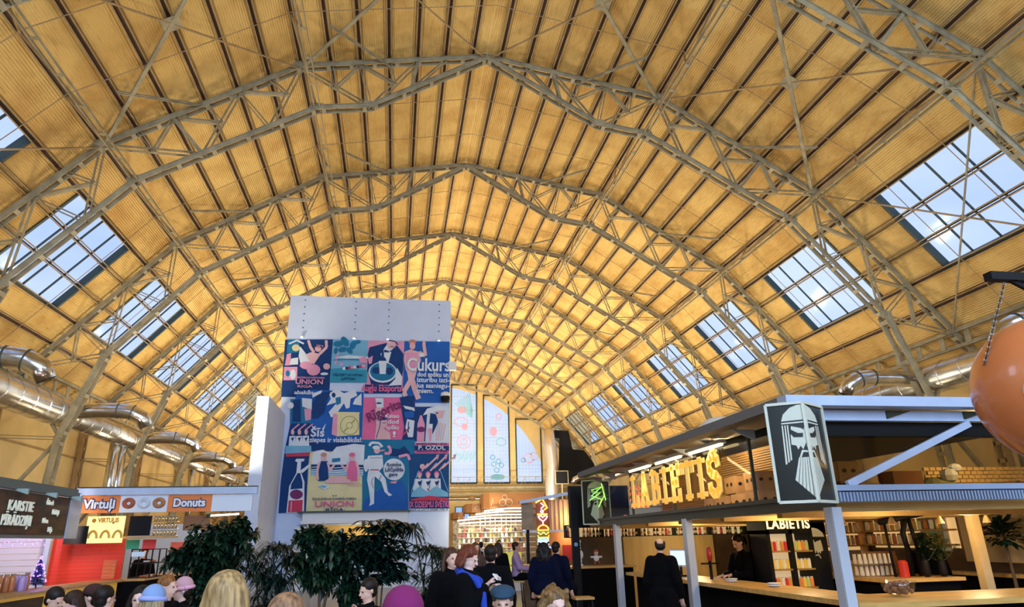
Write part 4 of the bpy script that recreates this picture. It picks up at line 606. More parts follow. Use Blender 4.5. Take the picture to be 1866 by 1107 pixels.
PAL = dict(navy=(.012, .055, .21), navy2=(.015, .085, .26), blue=(.022, .13, .50), teal=(.02, .20, .40), teal2=(.04, .33, .50), sky=(.20, .50, .74), white=(.74, .82, .93), cream=(.80, .74, .42), pink=(.80, .36, .55), hotpink=(.80, .17, .38), red=(.62, .06, .12), skin=(.80, .50, .55), ginger=(.60, .27, .20), purple=(.20, .04, .16), olive=(.30, .34, .12))
PKEYS = list(PAL); PMATS = [mat('print_'+k, PAL[k], .75, spec=.2, noise=.10, nscale=2) for k in PKEYS]
mu = thing('advertising_mural', 'wall sized collage of vintage advertising posters covering the tower front', 'mural', (0, 29.97, 0))
for i, (lab, col, rect, draw, txt) in enumerate(POSTERS):
    m = MB(); dz = -.004-.003*i
    def flat(pts, y, mi):
        m.prism([(x, z) for x, z in pts], .0015, (0, y, 0), (1, 0, 0), (0, 0, 1), mi)
    flat(rect, dz, PKEYS.index(col))
    for j, (c, pts) in enumerate(draw): flat(pts, dz-.02-.0022*(j+1), PKEYS.index(c))
    po = m.build('poster', PMATS, mu); po['label'] = lab
    for (s, c, x, z, h, w, rot) in txt:
        cu = bpy.data.curves.new('t', 'FONT'); cu.body = s; cu.size = 1.0
        t = bpy.data.objects.new('t', cu); me = bpy.data.meshes.new_from_object(t); bx = [v.co.x for v in me.vertices]; bpy.data.objects.remove(t); bpy.data.meshes.remove(me)
        wid = (max(bx)-min(bx)) or 1; size = h*1.30
        letters(s, 'poster_lettering', PMATS[PKEYS.index(c)], (x, dz-.15, z), (math.cos(rot), 0, math.sin(rot)), (-math.sin(rot), 0, math.cos(rot)), size, po, .01, .022*size, w/(wid*size))
# ------------------------------------------------------------------ the beer bar on the right
BX = 1.9
bar = thing('bar_kiosk', 'right hand beer bar kiosk of pale steel posts, canopy and glass fascia', 'kiosk', (BX, 6.85, 0))
def B(*p): return (p[0]-BX, p[1]-6.85, p[2])
M_BEAM = mat('dark_green_beam', (0.035, 0.04, 0.025), 0.45); M_BEAM2 = mat('ribbed_blue_grey_beam', (0.32, 0.40, 0.56), 0.5)
M_CEIL = mat('bar_soffit_ochre', (0.70, 0.45, 0.16), 0.6, noise=.2, nscale=2)
for y in (6.85, 10.7, 14.35):
    q = MB(); q.box(B(BX, y, 1.0), (.125, .13, 2.0)); q.box(B(BX-.045, y-.072, 1.0), (.03, .016, 2.0)); q.build('post', mat('grey_white_post', (.50, .53, .60), .5), bar)
q = MB(); q.bb(B(BX-.04, 6.85, 1.98), B(BX+.06, 15.4, 2.14)); q.bb(B(BX-.09, 6.85, 2.10), B(BX+.06, 15.4, 2.15)); q.build('side_beam', M_BEAM, bar)
q = MB(); q.bb(B(BX, 6.78, 2.05), B(6.6, 6.95, 2.155)); q.bb(B(BX, 6.74, 2.165), B(6.6, 6.95, 2.225))
for i in range(116): q.bb(B(BX+.04*i, 6.735, 2.055), B(BX+.04*i+.018, 6.78, 2.15))
q.build('front_beam', M_BEAM2, bar)
q = MB(); a, b = Vector(B(2.1, 6.8, 2.23)), Vector(B(3.78, 6.8, 2.9)); q.bar(a, b, .05, .075); q.build('diagonal_brace', M_WHSTEEL, bar)
q = MB(); q.bb(B(1.42, 6.62, 3.06), B(6.7, 6.8, 3.17)); q.build('front_eave', M_WHSTEEL, bar)
q = MB(); q.bb(B(1.42, 6.8, 3.06), B(1.62, 15.5, 3.17)); q.bb(B(1.5, 6.75, 3.15), B(6.7, 15.5, 3.2)); q.build('canopy', mat('shaded_canopy_steel', (.15, .15, .155), .6), bar)  # shaded long side of the canopy gets a darker copy of the steel colour
q = MB(); q.bb(B(1.6, 6.82, 2.93), B(6.7, 6.9, 3.045)); q.build('canopy_fascia', M_WHSTEEL, bar)
for i in range(5):
    x = 2.75+i*1.0; q = MB(); q.prism([(0, 0), (.32, .09), (0, .09)], -.03, B(x, 6.80, 2.95), (1, 0, 0), (0, 0, 1)); q.build('canopy_bracket', M_BEAM, bar)
for i in range(9):
    y = 7.3+i*1.0; q = MB(); q.prism([(0, 0), (.32, 0), (.32, -.14)], .04, B(1.6, y, 3.05), (1, 0, 0), (0, 0, 1)); q.build('canopy_bracket', M_WHSTEEL, bar)
q = MB(); q.bb(B(2.0, 6.92, 2.76), B(6.6, 7.0, 2.93)); q.bb(B(1.98, 6.95, 2.95), B(2.02, 9.4, 3.05)); q.build('shade_box', M_BLACK, bar)
q = MB(); q.add([B(BX, 6.95, 2.14), B(BX, 15.3, 2.14), B(BX, 15.3, 3.05), B(BX, 6.95, 3.05)], [(0, 1, 2, 3)]); q.build('glass_fascia', M_GLASS, bar)
q = MB(); q.add([B(BX+.1, 6.9, 2.22), B(6.6, 6.9, 2.22), B(6.6, 6.9, 2.77), B(BX+.1, 6.9, 2.77)], [(0, 1, 2, 3)]); q.build('tinted_front_glass', glass('smoked_glass', (.42, .34, .22), .04), bar)
for y in (8.4, 11.1, 13.2): q = MB(); q.bb(B(BX-.02, y, 2.1), B(BX+.02, y+.03, 3.05)); q.build('glazing_bar', M_BEAM, bar)
q = MB(); q.bb(B(2.05, 7.0, 2.0), B(6.6, 17.9, 2.06)); q.bb(B(2.05, 7.02, 1.96), B(6.6, 7.12, 2.02))
for i in range(6): q.bb(B(2.1, 8.2+i*1.6, 1.93), B(6.6, 8.32+i*1.6, 2.0))
q.build('bar_ceiling', M_CEIL, bar)
q = MB(); q.bb(B(6.6, 6.9, 0), B(6.7, 17.9, 2.06)); q.bb(B(2.0, 18.0, 0), B(6.7, 18.05, 2.0)); q.build('dark_wall', mat('umber_wall', (.10, .055, .025), .7, noise=.5, nscale=1.5), bar)
q = MB(); q.bb(B(3.2, 17.9, 0), B(5.7, 18.0, 1.75)); q.build('back_wall', mat('yellow_board_wall', (.72, .5, .2), .5, noise=.15, nscale=2, stretch=(4, 4, .5)), bar)
m = MB()
for i in range(22): m.bar(B(2.75, 9.3, 2.2+.036*i), B(2.75, 13.9, 2.2+.036*i), .012, .024, ref=(1, 0, 0))
m.bb(B(2.78, 9.3, 2.1), B(2.8, 13.9, 3.0)); m.build('slatted_panel', mat('ochre_slats', (.34, .19, .05), .6), bar)
# tube lamps under the canopy
for i, y in enumerate((8.9, 10.35, 11.75)):
    m = MB(); m.bb((-.05, 0, -.025), (.05, 1.2, .025))
    t = tag(m.build('tube_lamp', M_WHITE, loc=(1.78, y, 2.99)), '%s lit tube lamp under the long canopy above the yellow letters' % ('nearest', 'middle', 'farthest')[i], 'lamp', 'tube lamps under the canopy')
    q = MB(); q.tube([(0, .05, -.04), (0, 1.15, -.04)], .022, 8); q.build('tube', glow('warm_tube', (1, .80, .42), 7), t)
    area('tube_light', (1.80, y+.6, 2.90), (2.35, y+.6, 2.1), .1, 1.1, 6, (1, .74, .34))
    m = MB(); m.bar((1.9, y+.4, 2.98), (1.9, y+.4, 2.75), .02, .02); m.build('hanger', M_BEAM, t, loc=(-1.78, -y, -2.99))
# big letters: block strokes, each a part
LW = .105
def stroke_letter(ch):
    """list of polylines in a 1-high cell, y up, and width"""
    s = .16
    if ch == 'L': return [[(.18, 0), (.18, 1)], [(0, .94), (.36, .94)], [(0, .06), (.62, .06)], [(.58, 0), (.58, .3)]], .66
    if ch == 'I': return [[(.25, 0), (.25, 1)], [(0, .94), (.5, .94)], [(0, .06), (.5, .06)]], .5
    if ch == 'A': return [[(.12, 0), (.38, 1)], [(.64, 0), (.38, 1)], [(.2, .34), (.56, .34)], [(0, .05), (.28, .05)], [(.5, .05), (.78, .05)]], .78
    if ch == 'B': return [[(.16, 0), (.16, 1)], [(0, .94), (.38, .94), (.52, .86), (.53, .64), (.42, .54), (.16, .54)], [(.4, .54), (.56, .44), (.57, .14), (.44, .06), (0, .06)]], .62
    if ch == 'E': return [[(.16, 0), (.16, 1)], [(0, .94), (.6, .94)], [(.57, 1), (.57, .74)], [(0, .06), (.6, .06)], [(.57, 0), (.57, .28)], [(.16, .52), (.44, .52)], [(.43, .62), (.43, .42)]], .64
    if ch == 'T': return [[(.34, 0), (.34, 1)], [(0, .94), (.68, .94)], [(.03, .97), (.03, .74)], [(.65, .97), (.65, .74)], [(.18, .06), (.5, .06)]], .68
    return [[(.56, .74), (.54, .88), (.42, .96), (.22, .96), (.08, .84), (.08, .64), (.2, .54), (.42, .47), (.55, .34), (.54, .14), (.4, .04), (.2, .04), (.06, .14), (.05, .28)], [(.34, 1.08), (.48, 1.3)]], .62
M_LET = mat('cream_yellow_letter', (.92, .66, .20), .5, emit=(1, .58, .12), estr=.32)
sg = thing('letter_sign', 'eight big slab serif letters in cream yellow along the bar fascia', 'sign', (1.84, 13.08, 2.29))
cells = [stroke_letter(c) for c in 'LABIETIS']; gap = .2
tot = sum(c[1] for c in cells)+gap*7; H = .56; SX = 3.85/tot; pos = 0
for ch, (pl, w) in zip('LABIETIŚ', cells):
    m = MB()
    for line in pl:
        for (a, b), (c, d) in zip(line[:-1], line[1:]):
            p0 = Vector((0, -(pos+a)*SX, b*H)); p1 = Vector((0, -(pos+c)*SX, d*H)); e = (p1-p0).normalized()*.03
            th = .072 if abs(d-b) < .1 else .125
            if ch == 'Ś': th = .14
            m.bar(p0-e, p1+e, .018, th, ref=(1, 0, 0))
    o = m.build('letter', M_LET, sg); pos += w+gap
# wooden crates on the bar roof
M_CRATE = mat('plywood_crate', (.55, .33, .15), .6, noise=.2, nscale=4); rnd = random.Random(4)
crate_pos = [(2.7, 10.75, 0), (2.7, 10.1, 0), (2.75, 10.45, 1), (2.6, 9.5, 0), (2.65, 9.6, 1), (2.9, 8.9, 0), (2.9, 9.0, 1), (3.3, 8.3, 0), (3.1, 8.4, 1), (2.8, 11.4, 0)]
cr_lab = ['plywood crate on the bar roof, left of the lower pair by the last big letter', 'plywood crate on the bar roof, second of the lower row from the letters', 'plywood crate topmost beside the last big letter', 'plywood crate in the lower row under the middle stack', 'plywood crate atop the middle stack on the bar roof', 'plywood crate in the lower row nearer the warrior sign', 'plywood crate above the lower one nearer the warrior sign', 'plywood crate lowest and nearest the warrior sign', 'plywood crate top one nearest the warrior sign', 'plywood crate directly behind the last big letter']
c0 = None
for (x, y, lv), lab in zip(crate_pos, cr_lab):
    loc = (x, y, 2.06+.285*lv); rz = .15*math.sin(y*7)
    if c0 is None:
        c0 = thing('wooden_crate', lab, 'crate', loc, rz, 'crates on the bar roof')
        q = MB()
        for sx_ in (-1, 1): q.bb((sx_*.15-.01, -.22, 0), (sx_*.15+.01, .22, .28))
        for sy_ in (-1, 1): q.bb((-.16, sy_*.22-.01, 0), (.16, sy_*.22+.01, .28))
        q.bb((-.16, -.22, 0), (.16, .22, .02)); q.build('body', M_CRATE, c0)
        for sy_ in (-.09, .09): q = MB(); q.prism([(.045*math.cos(t), .03*math.sin(t)) for t in [PI*k/6 for k in range(12)]], .004, (-.163, sy_, .16), (0, 1, 0), (0, 0, 1)); q.build('hand_hole', M_BLACK, c0)
        for sx_ in (-.07, .07): q = MB(); q.prism([(.03*math.cos(t), .025*math.sin(t)) for t in [PI*k/6 for k in range(12)]], .004, (sx_, -.232, .16), (1, 0, 0), (0, 0, 1)); q.build('hand_hole', M_BLACK, c0)
    else: copy_tree(c0, lab, loc, rz)
# things stored behind the front glass
m = MB()
for i in range(9):
    for j in range(26): m.bb((j*.1+(i % 2)*.05, 0, i*.055), (j*.1+(i % 2)*.05+.082, .03, i*.055+.042))
tag(m.build('woven_screen', mat('pale_wicker', (.85, .62, .28), .6), loc=(4.6, 8.6, 2.1)), 'pale woven screen glowing behind the front glass of the bar roof', 'screen')
m = MB(); m.box((0, 0, .22), (.44, .3, .44)); q = tag(m.build('brown_carton', mat('brown_card', (.30, .13, .06), .8), loc=(4.0, 8.35, 2.06)), 'dark brown carton behind the front glass beside a green canvas bundle', 'box')
m = MB()
for i in range(6): m.box((.1*i, 0, .03), (.09, .3, .07))
tag(m.build('striped_crate', mat('orange_wood', (.75, .33, .08), .6), loc=(3.4, 8.2, 2.07)), 'low orange slatted crate behind the front glass nearest the warrior sign', 'crate')
m = MB(); m.lathe([(.28, 0), (.30, .12), (.24, .28), (.12, .36)], n=14, sx=1.1, sy=.6)
tag(m.build('canvas_bundle', mat('grey_green_canvas', (.22, .24, .14), .9, bump=.3), loc=(4.5, 8.3, 2.06)), 'grey green canvas bundle behind the front glass', 'bundle')
m = MB(); m.ball((0, 0, .1), .12, 8, sc=(1.2, .6, .8)); m.ball((.12, 0, .2), .07, 8, sc=(1.6, .6, .8))
tag(m.build('blue_cloth', mat('pale_blue_cloth', (.45, .52, .66), .9), loc=(4.62, 8.2, 2.34)), 'crumpled pale blue cloth on the green canvas bundle', 'cloth')
M_LOG = mat('dark_log', (.10, .045, .02), .7, noise=.4, nscale=5)
for i, (x, z) in enumerate(((5.2, 2.14), (5.45, 2.14), (5.7, 2.14), (5.32, 2.27), (5.58, 2.27))):
    m = MB(); m.tube([(0, -.25, 0), (0, .25, 0)], .07, 10); tag(m.build('log', M_LOG, loc=(x, 8.1, z)), 'dark log behind the front glass, %s' % ('leftmost of the lower row', 'middle of the lower row', 'rightmost of the lower row', 'left one on top', 'right one on top')[i], 'log', 'logs on the bar roof')
point('roof_store_lamp', (5.0, 7.7, 2.78), 55, (1, .72, .35), .06)
# ------------------------------------------------------------------ folded warrior logo sign
M_SIGNK = mat('black_sign_face', (.008, .012, .010), .25); M_SIGNW = mat('bone_sign_print', (.62, .62, .50), .5)
LG = {'helmet': [(.633, .816), (.559, .888), (.352, .954), (.152, .978), (.005, .979), (.008, .821)],
 'face': [(.395, .761), (.133, .733), (.08, .714), (.029, .764), (0, .764), (0, .536), (.056, .536), (.063, .587), (.16, .516), (.22, .555), (.293, .516), (.328, .559), (.452, .571), (.437, .666)],
 'mous': [(.289, .441), (.203, .511), (.007, .502), (.003, .483), (.175, .489), (.24, .437)],
 'h1': [(.637, .774), (.601, .774), (.633, .378), (.681, .372)], 'h2': [(.565, .774), (.529, .774), (.558, .397), (.607, .391)], 'h3': [(.498, .774), (.462, .774), (.492, .416), (.536, .41)],
 'band': [(.64, .80), (.0, .805), (.0, .79), (.64, .785)]}
LGE = [(.457, .737), (.244, .685), (.104, .682), (.121, .641), (.363, .646), (.446, .69)]
def logo_sign(label, loc, rz=0):
    t = thing('warrior_sign', label, 'sign', loc, rz, 'folded warrior signs')
    Hh = .98; L = Vector((-.30, .20, 0)); R = Vector((.37, .25, 0)); z = Vector((0, 0, 1))
    for E_, sgn in ((L, -1), (R, 1)):
        ln = E_.length; u = E_.normalized(); n = u.cross(z) if sgn > 0 else z.cross(u)
        fm = MB(); k = MB()
        base = [Vector((0, 0, 0)), E_, E_+z*Hh, z*Hh]; k.add([p for p in base]+[p-n*.05 for p in base], [(0, 1, 2, 3), (7, 6, 5, 4), (0, 4, 5, 1), (1, 5, 6, 2), (2, 6, 7, 3), (3, 7, 4, 0)]); k.build('panel', M_SIGNK, t)
        for a, b in ((base[0], base[1]), (base[1], base[2]), (base[2], base[3]), (base[3], base[0])): fm.bar(a+n*.004, b+n*.004, .03, .028, ref=n)
        fm.build('frame', M_SIGNW, t)
        w = MB(); e = MB()
        def put(mm, pts, d):
            vs = [u*(h*ln)+z*(v*Hh)+n*d for h, v in pts]; mm.add(vs, [tuple(range(len(vs)))])
        for s_ in LG.values(): put(w, s_, .006)
        for i in range(6):
            a0, a1 = i/6, (i+.82)/6
            top = lambda q: (q*.319, .437); bot = lambda q: (q*.508 if q < 1 else .508, .021+.199*q)
            put(w, [top(a0), top(a1), bot(a1), bot(a0)], .006)
        w.build('warrior_emblem', M_SIGNW, t); put(e, LGE, .010); e.build('emblem_eye', M_SIGNK, t)
    q = MB(); q.bar((.0, .02, .93), (.12, .42, 1.05), .03, .03); q.build('hanger', M_SIGNK, t)
    return t
lg = logo_sign('large folded black sign with a bone coloured bearded warrior on the near canopy corner', (1.38, 6.28, 2.04), 0)
copy_tree(lg, 'smaller looking folded warrior sign at the far end of the bar canopy', (1.93, 15.75, 2.04), .0)
M_GREEN = glow('green_neon', (.25, 1, .1), 3); M_RED = glow('red_neon', (1, .06, .03), 3.5); M_AMB = glow('amber_neon', (1, .45, .04), 4)
m = MB(); m.tube([(0, 0, 0), (.25, 0, .16), (.05, 0, .22), (.3, 0, .3), (.05, 0, .1), (.28, 0, .02), (.2, 0, -.15), (.35, 0, .1), (.3, 0, .38), (.38, 0, .0)], .009, 5)
tag(m.build('neon_scribble', M_GREEN, loc=(1.66, 15.45, 2.55)), 'green neon script in front of the far warrior sign', 'neon sign')
m = MB()
for r in range(4):
    x = 0
    while x < .42: m.tube([(x, 0, -.12*r), (x+.03, 0, -.12*r+.08), (x+.06, 0, -.12*r), (x+.03, 0, -.12*r-.0)], .008, 5); x += .085
tag(m.build('red_neon_lettering', M_RED, loc=(2.12, 13.98, 2.68)), 'rows of red neon lettering behind the glass left of the big letters', 'neon sign')
m = MB(); m.ball((0, 0, 0), .075, 12); tag(m.build('red_lamp', glow('red_globe', (1, .03, .03), 2.5), loc=(2.2, 14.6, 2.12)), 'round red lamp beside the far warrior sign', 'lamp')
# ------------------------------------------------------------------ counters
M_CTOP = mat('yellow_oak_counter', (.78, .46, .13), .4, noise=.3, nscale=2, stretch=(1, 5, 5)); M_CB = mat('matt_black_counter', (.003, .003, .004), .9, spec=.1)
ct = thing('bar_counter', 'long L shaped black bar counter with a yellow oak top', 'counter', (0, 0, 0))
q = MB(); q.prism([(2.01, 14.3), (2.01, 6.84), (2.13, 6.72), (7.2, 6.72), (7.2, 7.7), (2.72, 7.7), (2.72, 14.3)], .055, (0, 0, 1.005), (1, 0, 0), (0, 1, 0)); q.build('counter_top', M_CTOP, ct)
q = MB(); q.prism([(2.2, 14.2), (2.2, 6.95), (7.1, 6.95), (7.1, 7.6), (2.65, 7.6), (2.65, 14.2)], 1.005, (0, 0, 0), (1, 0, 0), (0, 1, 0)); q.build('counter_front', M_CB, ct)
def counter(label, x0, x1, y0, y1, h=1.1, group=None):
    t = thing('service_counter', label, 'counter', ((x0+x1)/2, (y0+y1)/2, 0))
    a, b = (x1-x0)/2, (y1-y0)/2
    q = MB(); q.bb((-a, -b, h-.05), (a, b, h)); q.build('counter_top', M_CTOP, t)
    q = MB(); q.bb((-a+.06, -b+.06, 0), (a-.06, b-.06, h-.05)); q.build('counter_front', M_CB, t)
    return t
counter('rear bar counter carrying glass racks and leafy plants', 4.2, 5.45, 9.25, 11.4)
counter('rear counter at the far right edge behind the wooden post', 6.35, 6.58, 8.6, 11.2) 
counter('dark counter of the far stall carrying two small soft toys', .95, 3.1, 16.75, 17.4)
# fridge with lit sign
fr = thing('drinks_fridge', 'black glass fronted drinks fridge with small glowing lettering on top', 'fridge', (3.55, 10.5, 0))
q = MB()
q.bb((-.42, 0, 0), (-.36, .6, 1.8)); q.bb((.36, 0, 0), (.62, .6, 1.9)); q.bb((-.42, .55, 0), (.5, .6, 1.8)); q.bb((-.42, 0, 1.74), (.62, .6, 1.98)); q.bb((-.03, 0, .9), (.03, .1, 1.8)); q.bb((-.42, 0, 0), (.42, .6, .92)); q.build('cabinet', M_BLACK, fr)
for i in range(3): q = MB(); q.bb((-.37, .02, .92+.27*i), (.37, .5, .945+.27*i)); q.build('shelf', M_OAK, fr)
q = MB(); q.bb((-.36, .5, .93), (.36, .54, 1.74)); q.build('lit_back', glow('fridge_back', (1, .75, .42), .5), fr)
letters('LABIETIS', 'lit_lettering', glow('white_hot_letter', (1, .72, .34), 2.0), (-.03, -.012, 1.88), (1, 0, 0), (0, 0, 1), .2, fr, .01, .004, .92, spacing=1.1)
q = MB()
for k_ in ('helmet', 'face', 'mous'):
    q.add([(.375+h*.33, -.008, .98+v*.86) for h, v in LG[k_]], [tuple(range(len(LG[k_])))])
q.build('side_emblem', M_SIGNW, fr)
CANC = [('red', (.62, .03, .03)), ('yellow', (.85, .55, .08)), ('amber', (.70, .30, .04)), ('pale green', (.45, .55, .15)), ('cream', (.8, .7, .45)), ('orange', (.8, .22, .05))]
can0 = {}
for row in range(3):
    for d_ in range(2):
        for i in range(5):
            ci = (row*7+d_*3+i*(2+row)) % 6; x = 3.55-.33+d_*.37+i*.062; loc = (x, 10.56, .945+.27*row)
            lab = '%s can on the %s shelf of the %s fridge door, %s from left' % (CANC[ci][0], ('bottom', 'middle', 'top')[row], ('left', 'right')[d_], ords(i))
            if ci not in can0:
                t = thing('drinks_can', lab, 'can', loc, 0, 'cans in the fridge'); can0[ci] = t
                q = MB(); q.lathe([(.022, 0), (.026, .01), (.026, .12), (.02, .14)], n=10); q.build('can_body', mat('can_'+CANC[ci][0].replace(' ', '_'), CANC[ci][1], .35, emit=CANC[ci][1], estr=.25), t)
                q = MB(); q.lathe([(.021, .138), (.021, .15)], n=10); q.build('lid', M_WHITE, t)
            else: copy_tree(can0[ci], lab, loc)
point('crate_fill', (2.3, 10.0, 2.92), 24, (1, .72, .35), .05)  # unseen point light added to brighten the crates
point('bar_lamp', (3.0, 9.3, 1.9), 26, (1, .74, .38), .08); point('bar_lamp', (2.9, 12.6, 1.88), 30, (1, .74, .38), .08); point('bar_lamp', (5.0, 8.5, 1.88), 34, (1, .76, .4), .08)
point('bar_lamp', (4.8, 14.0, 1.88), 24, (1, .76, .4), .08); point('bar_lamp', (4.6, 16.6, 1.7), 30, (1, .78, .42), .08); point('bar_lamp', (3.4, 7.7, 1.9), 16, (1, .76, .4), .08)
# bottle shelf on the far wall
sh = thing('bottle_shelf', 'long dark high shelf of bottles across the back of the bar', 'shelf', (4.2, 17.72, 1.77))
q = MB(); q.bb((-2.6, -.12, -.02), (2.35, .14, 0)); q.build('board', M_BLACK, sh)
q = MB(); q.bb((-2.6, -.12, .27), (2.35, .14, .29)); q.build('top_board', M_BLACK, sh)
for i in range(6): q = MB(); q.bb((-2.6+i*.98, -.12, 0), (-2.58+i*.98, .14, .27)); q.build('divider', M_BLACK, sh)
BCOL = [('dark brown', (.05, .02, .01)), ('amber', (.5, .2, .04)), ('green', (.04, .12, .05)), ('clear', (.75, .7, .55)), ('red labelled', (.5, .06, .05))]
bt0 = {}
rb = random.Random(11); x = 1.68; cnt = 0; seen = {}
while x < 6.5:
    ci = rb.choice((0, 0, 1, 1, 2, 3, 3, 4)); loc = (x, 17.72+rb.uniform(-.03, .03), 1.77)
    if min(abs((x-1.61) % .98), .98-abs((x-1.61) % .98)) < .05: x += .06; continue
    lab = '%s bottle standing in the long row on the high back shelf' % BCOL[ci][0]
    if ci not in bt0:
        t = thing('bottle', lab, 'bottle', loc, 0, BCOL[ci][0]+' bottles on the back shelf'); bt0[ci] = t
        q = MB(); q.lathe([(.03, 0), (.036, .01), (.036, .13), (.014, .18), (.014, .225)], n=10); q.build('glass_body', mat('bottle_'+BCOL[ci][0].replace(' ', '_'), BCOL[ci][1], .15), t, smooth=True)
        q = MB(); q.lathe([(.0375, .035), (.0375, .10)], n=10); q.build('paper_label', mat('label_%d' % ci, ((.7, .6, .4), (.75, .65, .5), (.6, .5, .2), (.6, .2, .1), (.7, .1, .08))[ci], .6), t)
        q = MB(); q.lathe([(.016, .222), (.016, .24)], n=8); q.build('cap', M_STEEL2, t)
    else: copy_tree(bt0[ci], lab, loc)
    x += rb.choice((.085, .09, .1, .16)); cnt += 1
q = MB(); q.bb((-2.6, .145, 0), (2.35, .155, .27)); q.build('lit_back_panel', glow('cream_backlight', (1, .72, .36), .45), sh)
# rear right shelves with jars
sh2 = thing('rear_shelf_unit', 'shelf unit with two lit shelves of jars at the right rear of the bar', 'shelf', (6.35, 12.9, 0))
q = MB(); q.bb((-1.1, .13, 1.4), (.2, .15, 1.98)); q.build('lit_back_panel', glow('amber_backlight', (1, .66, .28), .5), sh2)
for z in (1.50, 1.74, 1.99): q = MB(); q.bb((-1.1, -.1, z-.03), (.2, .12, z)); q.build('shelf_board', M_OAK, sh2)
for x in (-1.1, -.45, .2): q = MB(); q.bb((x-.02, -.1, 0), (x+.02, .12, 1.95)); q.build('upright', M_OAK, sh2)
j0 = None; JC = [('cream', (.85, .75, .5)), ('rust', (.6, .2, .06)), ('white', (.85, .85, .8)), ('gold', (.8, .5, .1))]; jj = {}
for r, z in enumerate((1.50, 1.74)):
    for i in range(12):
        ci = (i*3+r) % 4; loc = (5.31+i*.1, 12.9, z)
        if abs(i-6) < 1 and r == 5: continue
        lab = '%s jar on the %s rear right shelf, %s from the left' % (JC[ci][0], ('lower', 'upper')[r], ords(i))
        if ci not in jj:
            t = thing('jar', lab, 'jar', loc, 0, 'jars on the rear shelves'); jj[ci] = t
            q = MB(); q.lathe([(.03, 0), (.04, .02), (.04, .13), (.03, .16)], n=10); q.build('jar_body', mat('jar_'+JC[ci][0], JC[ci][1], .3), t, smooth=True)
            q = MB(); q.lathe([(.034, .155), (.034, .18)], n=10); q.build('lid', M_STEEL2, t)
        else: copy_tree(jj[ci], lab, loc)
q = MB(); q.bb(B(6.56, 8.3, 1.25), B(6.6, 10.4, 1.95)); q.build('beige_wall_panel', mat('beige_panel', (.62, .46, .25), .6), bar)
ws = thing('wall_shelf', 'two tier shelf of jars on the dark right wall behind the beer taps', 'shelf', (6.4, 11.5, 0))
for z in (1.52, 1.76): q = MB(); q.bb((-.1, -1.05, z-.03), (.16, 1.05, z)); q.build('shelf_board', M_OAK, ws)
q = MB(); q.bb((.14, -1.05, 1.45), (.16, 1.05, 1.98)); q.build('lit_back_panel', glow('amber_backlight', (1, .66, .28), .5), ws)
for r, z in enumerate((1.52, 1.76)):
    for i in range(14):
        ci = (i*5+r*2) % 4; copy_tree(jj[ci], '%s jar on the %s right wall shelf, %s from the far end' % (JC[ci][0], ('lower', 'upper')[r], ords(i)), (6.36, 12.45-i*.14, z))
# serving gear on counters
rk = thing('glass_rack', 'wide rack of upturned glasses on the rear counter', 'rack', (4.55, 10.0, 1.1))
q = MB()
for z in (0, .16): q.bb((-.3, -.15, z), (.3, .15, z+.012))
q.build('frame', M_GALV, rk)
g0 = None; k = 0
for lv in range(2):
    for i in range(7):
        for j in range(2):
            loc = (4.55-.255+i*.085, 9.93+j*.12, 1.115+.165*lv); lab = 'upturned glass, %s tier of the rack, %s from left, %s row' % (('lower', 'upper')[lv], ords(i), ('front', 'rear')[j])
            if g0 is None:
                q = MB(); q.lathe([(.034, 0), (.034, .004), (.026, .13), (.026, .14)], n=10); g0 = tag(q.build('beer_glass', mat('beer_glass_clear', (.8, .72, .6), .08, spec=.9), smooth=True, loc=loc), lab, 'glass', 'glasses on the rack')
            else: copy_tree(g0, lab, loc)
tp = thing('beer_tap_tower', 'black beer tap tower of pipes rising from the rear counter', 'tap tower', (4.95, 9.7, 1.1))
q = MB(); q.tube([(0, 0, 0), (.02, 0, .35), (-.02, 0, .6), (.08, 0, .86)], .04, 10); q.tube([(-.35, 0, .78), (.4, 0, .9)], .045, 10); q.tube([(.15, 0, 0), (.18, 0, .4), (.12, 0, .86)], .03, 8); q.tube([(-.3, 0, .78), (-.28, 0, 0)], .02, 8); q.build('pipes', M_BLACK, tp, smooth=True)
q = MB(); q.ball((.42, 0, .92), .06, 10); q.ball((-.36, 0, .78), .05, 10); q.build('valve_knobs', M_BLACK, tp)
for i, (x, y, sx_, sz, c, lab) in enumerate(((5.0, 10.35, .3, .34, (.45, .2, .08), 'brown carton with two hand holes behind the taps'), (4.75, 10.7, .3, .2, (.75, .45, .15), 'pale wooden box under the red tin'), (5.25, 10.6, .2, .26, (.8, .55, .2), 'yellow box on the rear counter beside the plants'))):
    t = thing('storage_box', lab, 'box', (x, y, 1.1)); q = MB(); q.bb((-sx_/2, -.12, 0), (sx_/2, .12, sz)); q.build('body', mat('box_%d' % i, c, .7), t)
    q = MB(); q.bb((-.06, -.124, sz*.6), (-.02, -.118, sz*.75)); q.bb((.02, -.124, sz*.6), (.06, -.118, sz*.75)); q.build('hand_holes', M_BLACK, t)
q = MB(); q.lathe([(.07, 0), (.07, .2), (.05, .23)], n=14); tag(q.build('red_tin', mat('red_tin_paint', (.6, .04, .02), .3), loc=(4.75, 9.6, 1.1)), 'red tin on the rear counter before the pale wooden box', 'tin')
rg = thing('cash_register', 'white cash register screen on the long counter beside the man in black', 'register', (2.35, 12.2, 1.06), -.5)
q = MB(); q.bb((-.1, -.08, 0), (.1, .08, .03)); q.bb((-.02, -.02, 0), (.02, .02, .2)); q.build('stand', M_BLACK, rg)
q = MB(); q.bb((-.18, -.02, .16), (.18, .02, .46)); q.build('casing', M_WHITE, rg)
q = MB(); q.bb((-.16, -.025, .19), (.16, -.02, .43)); q.build('screen', glow('pos_screen', (.6, .75, 1), 1.1), rg)
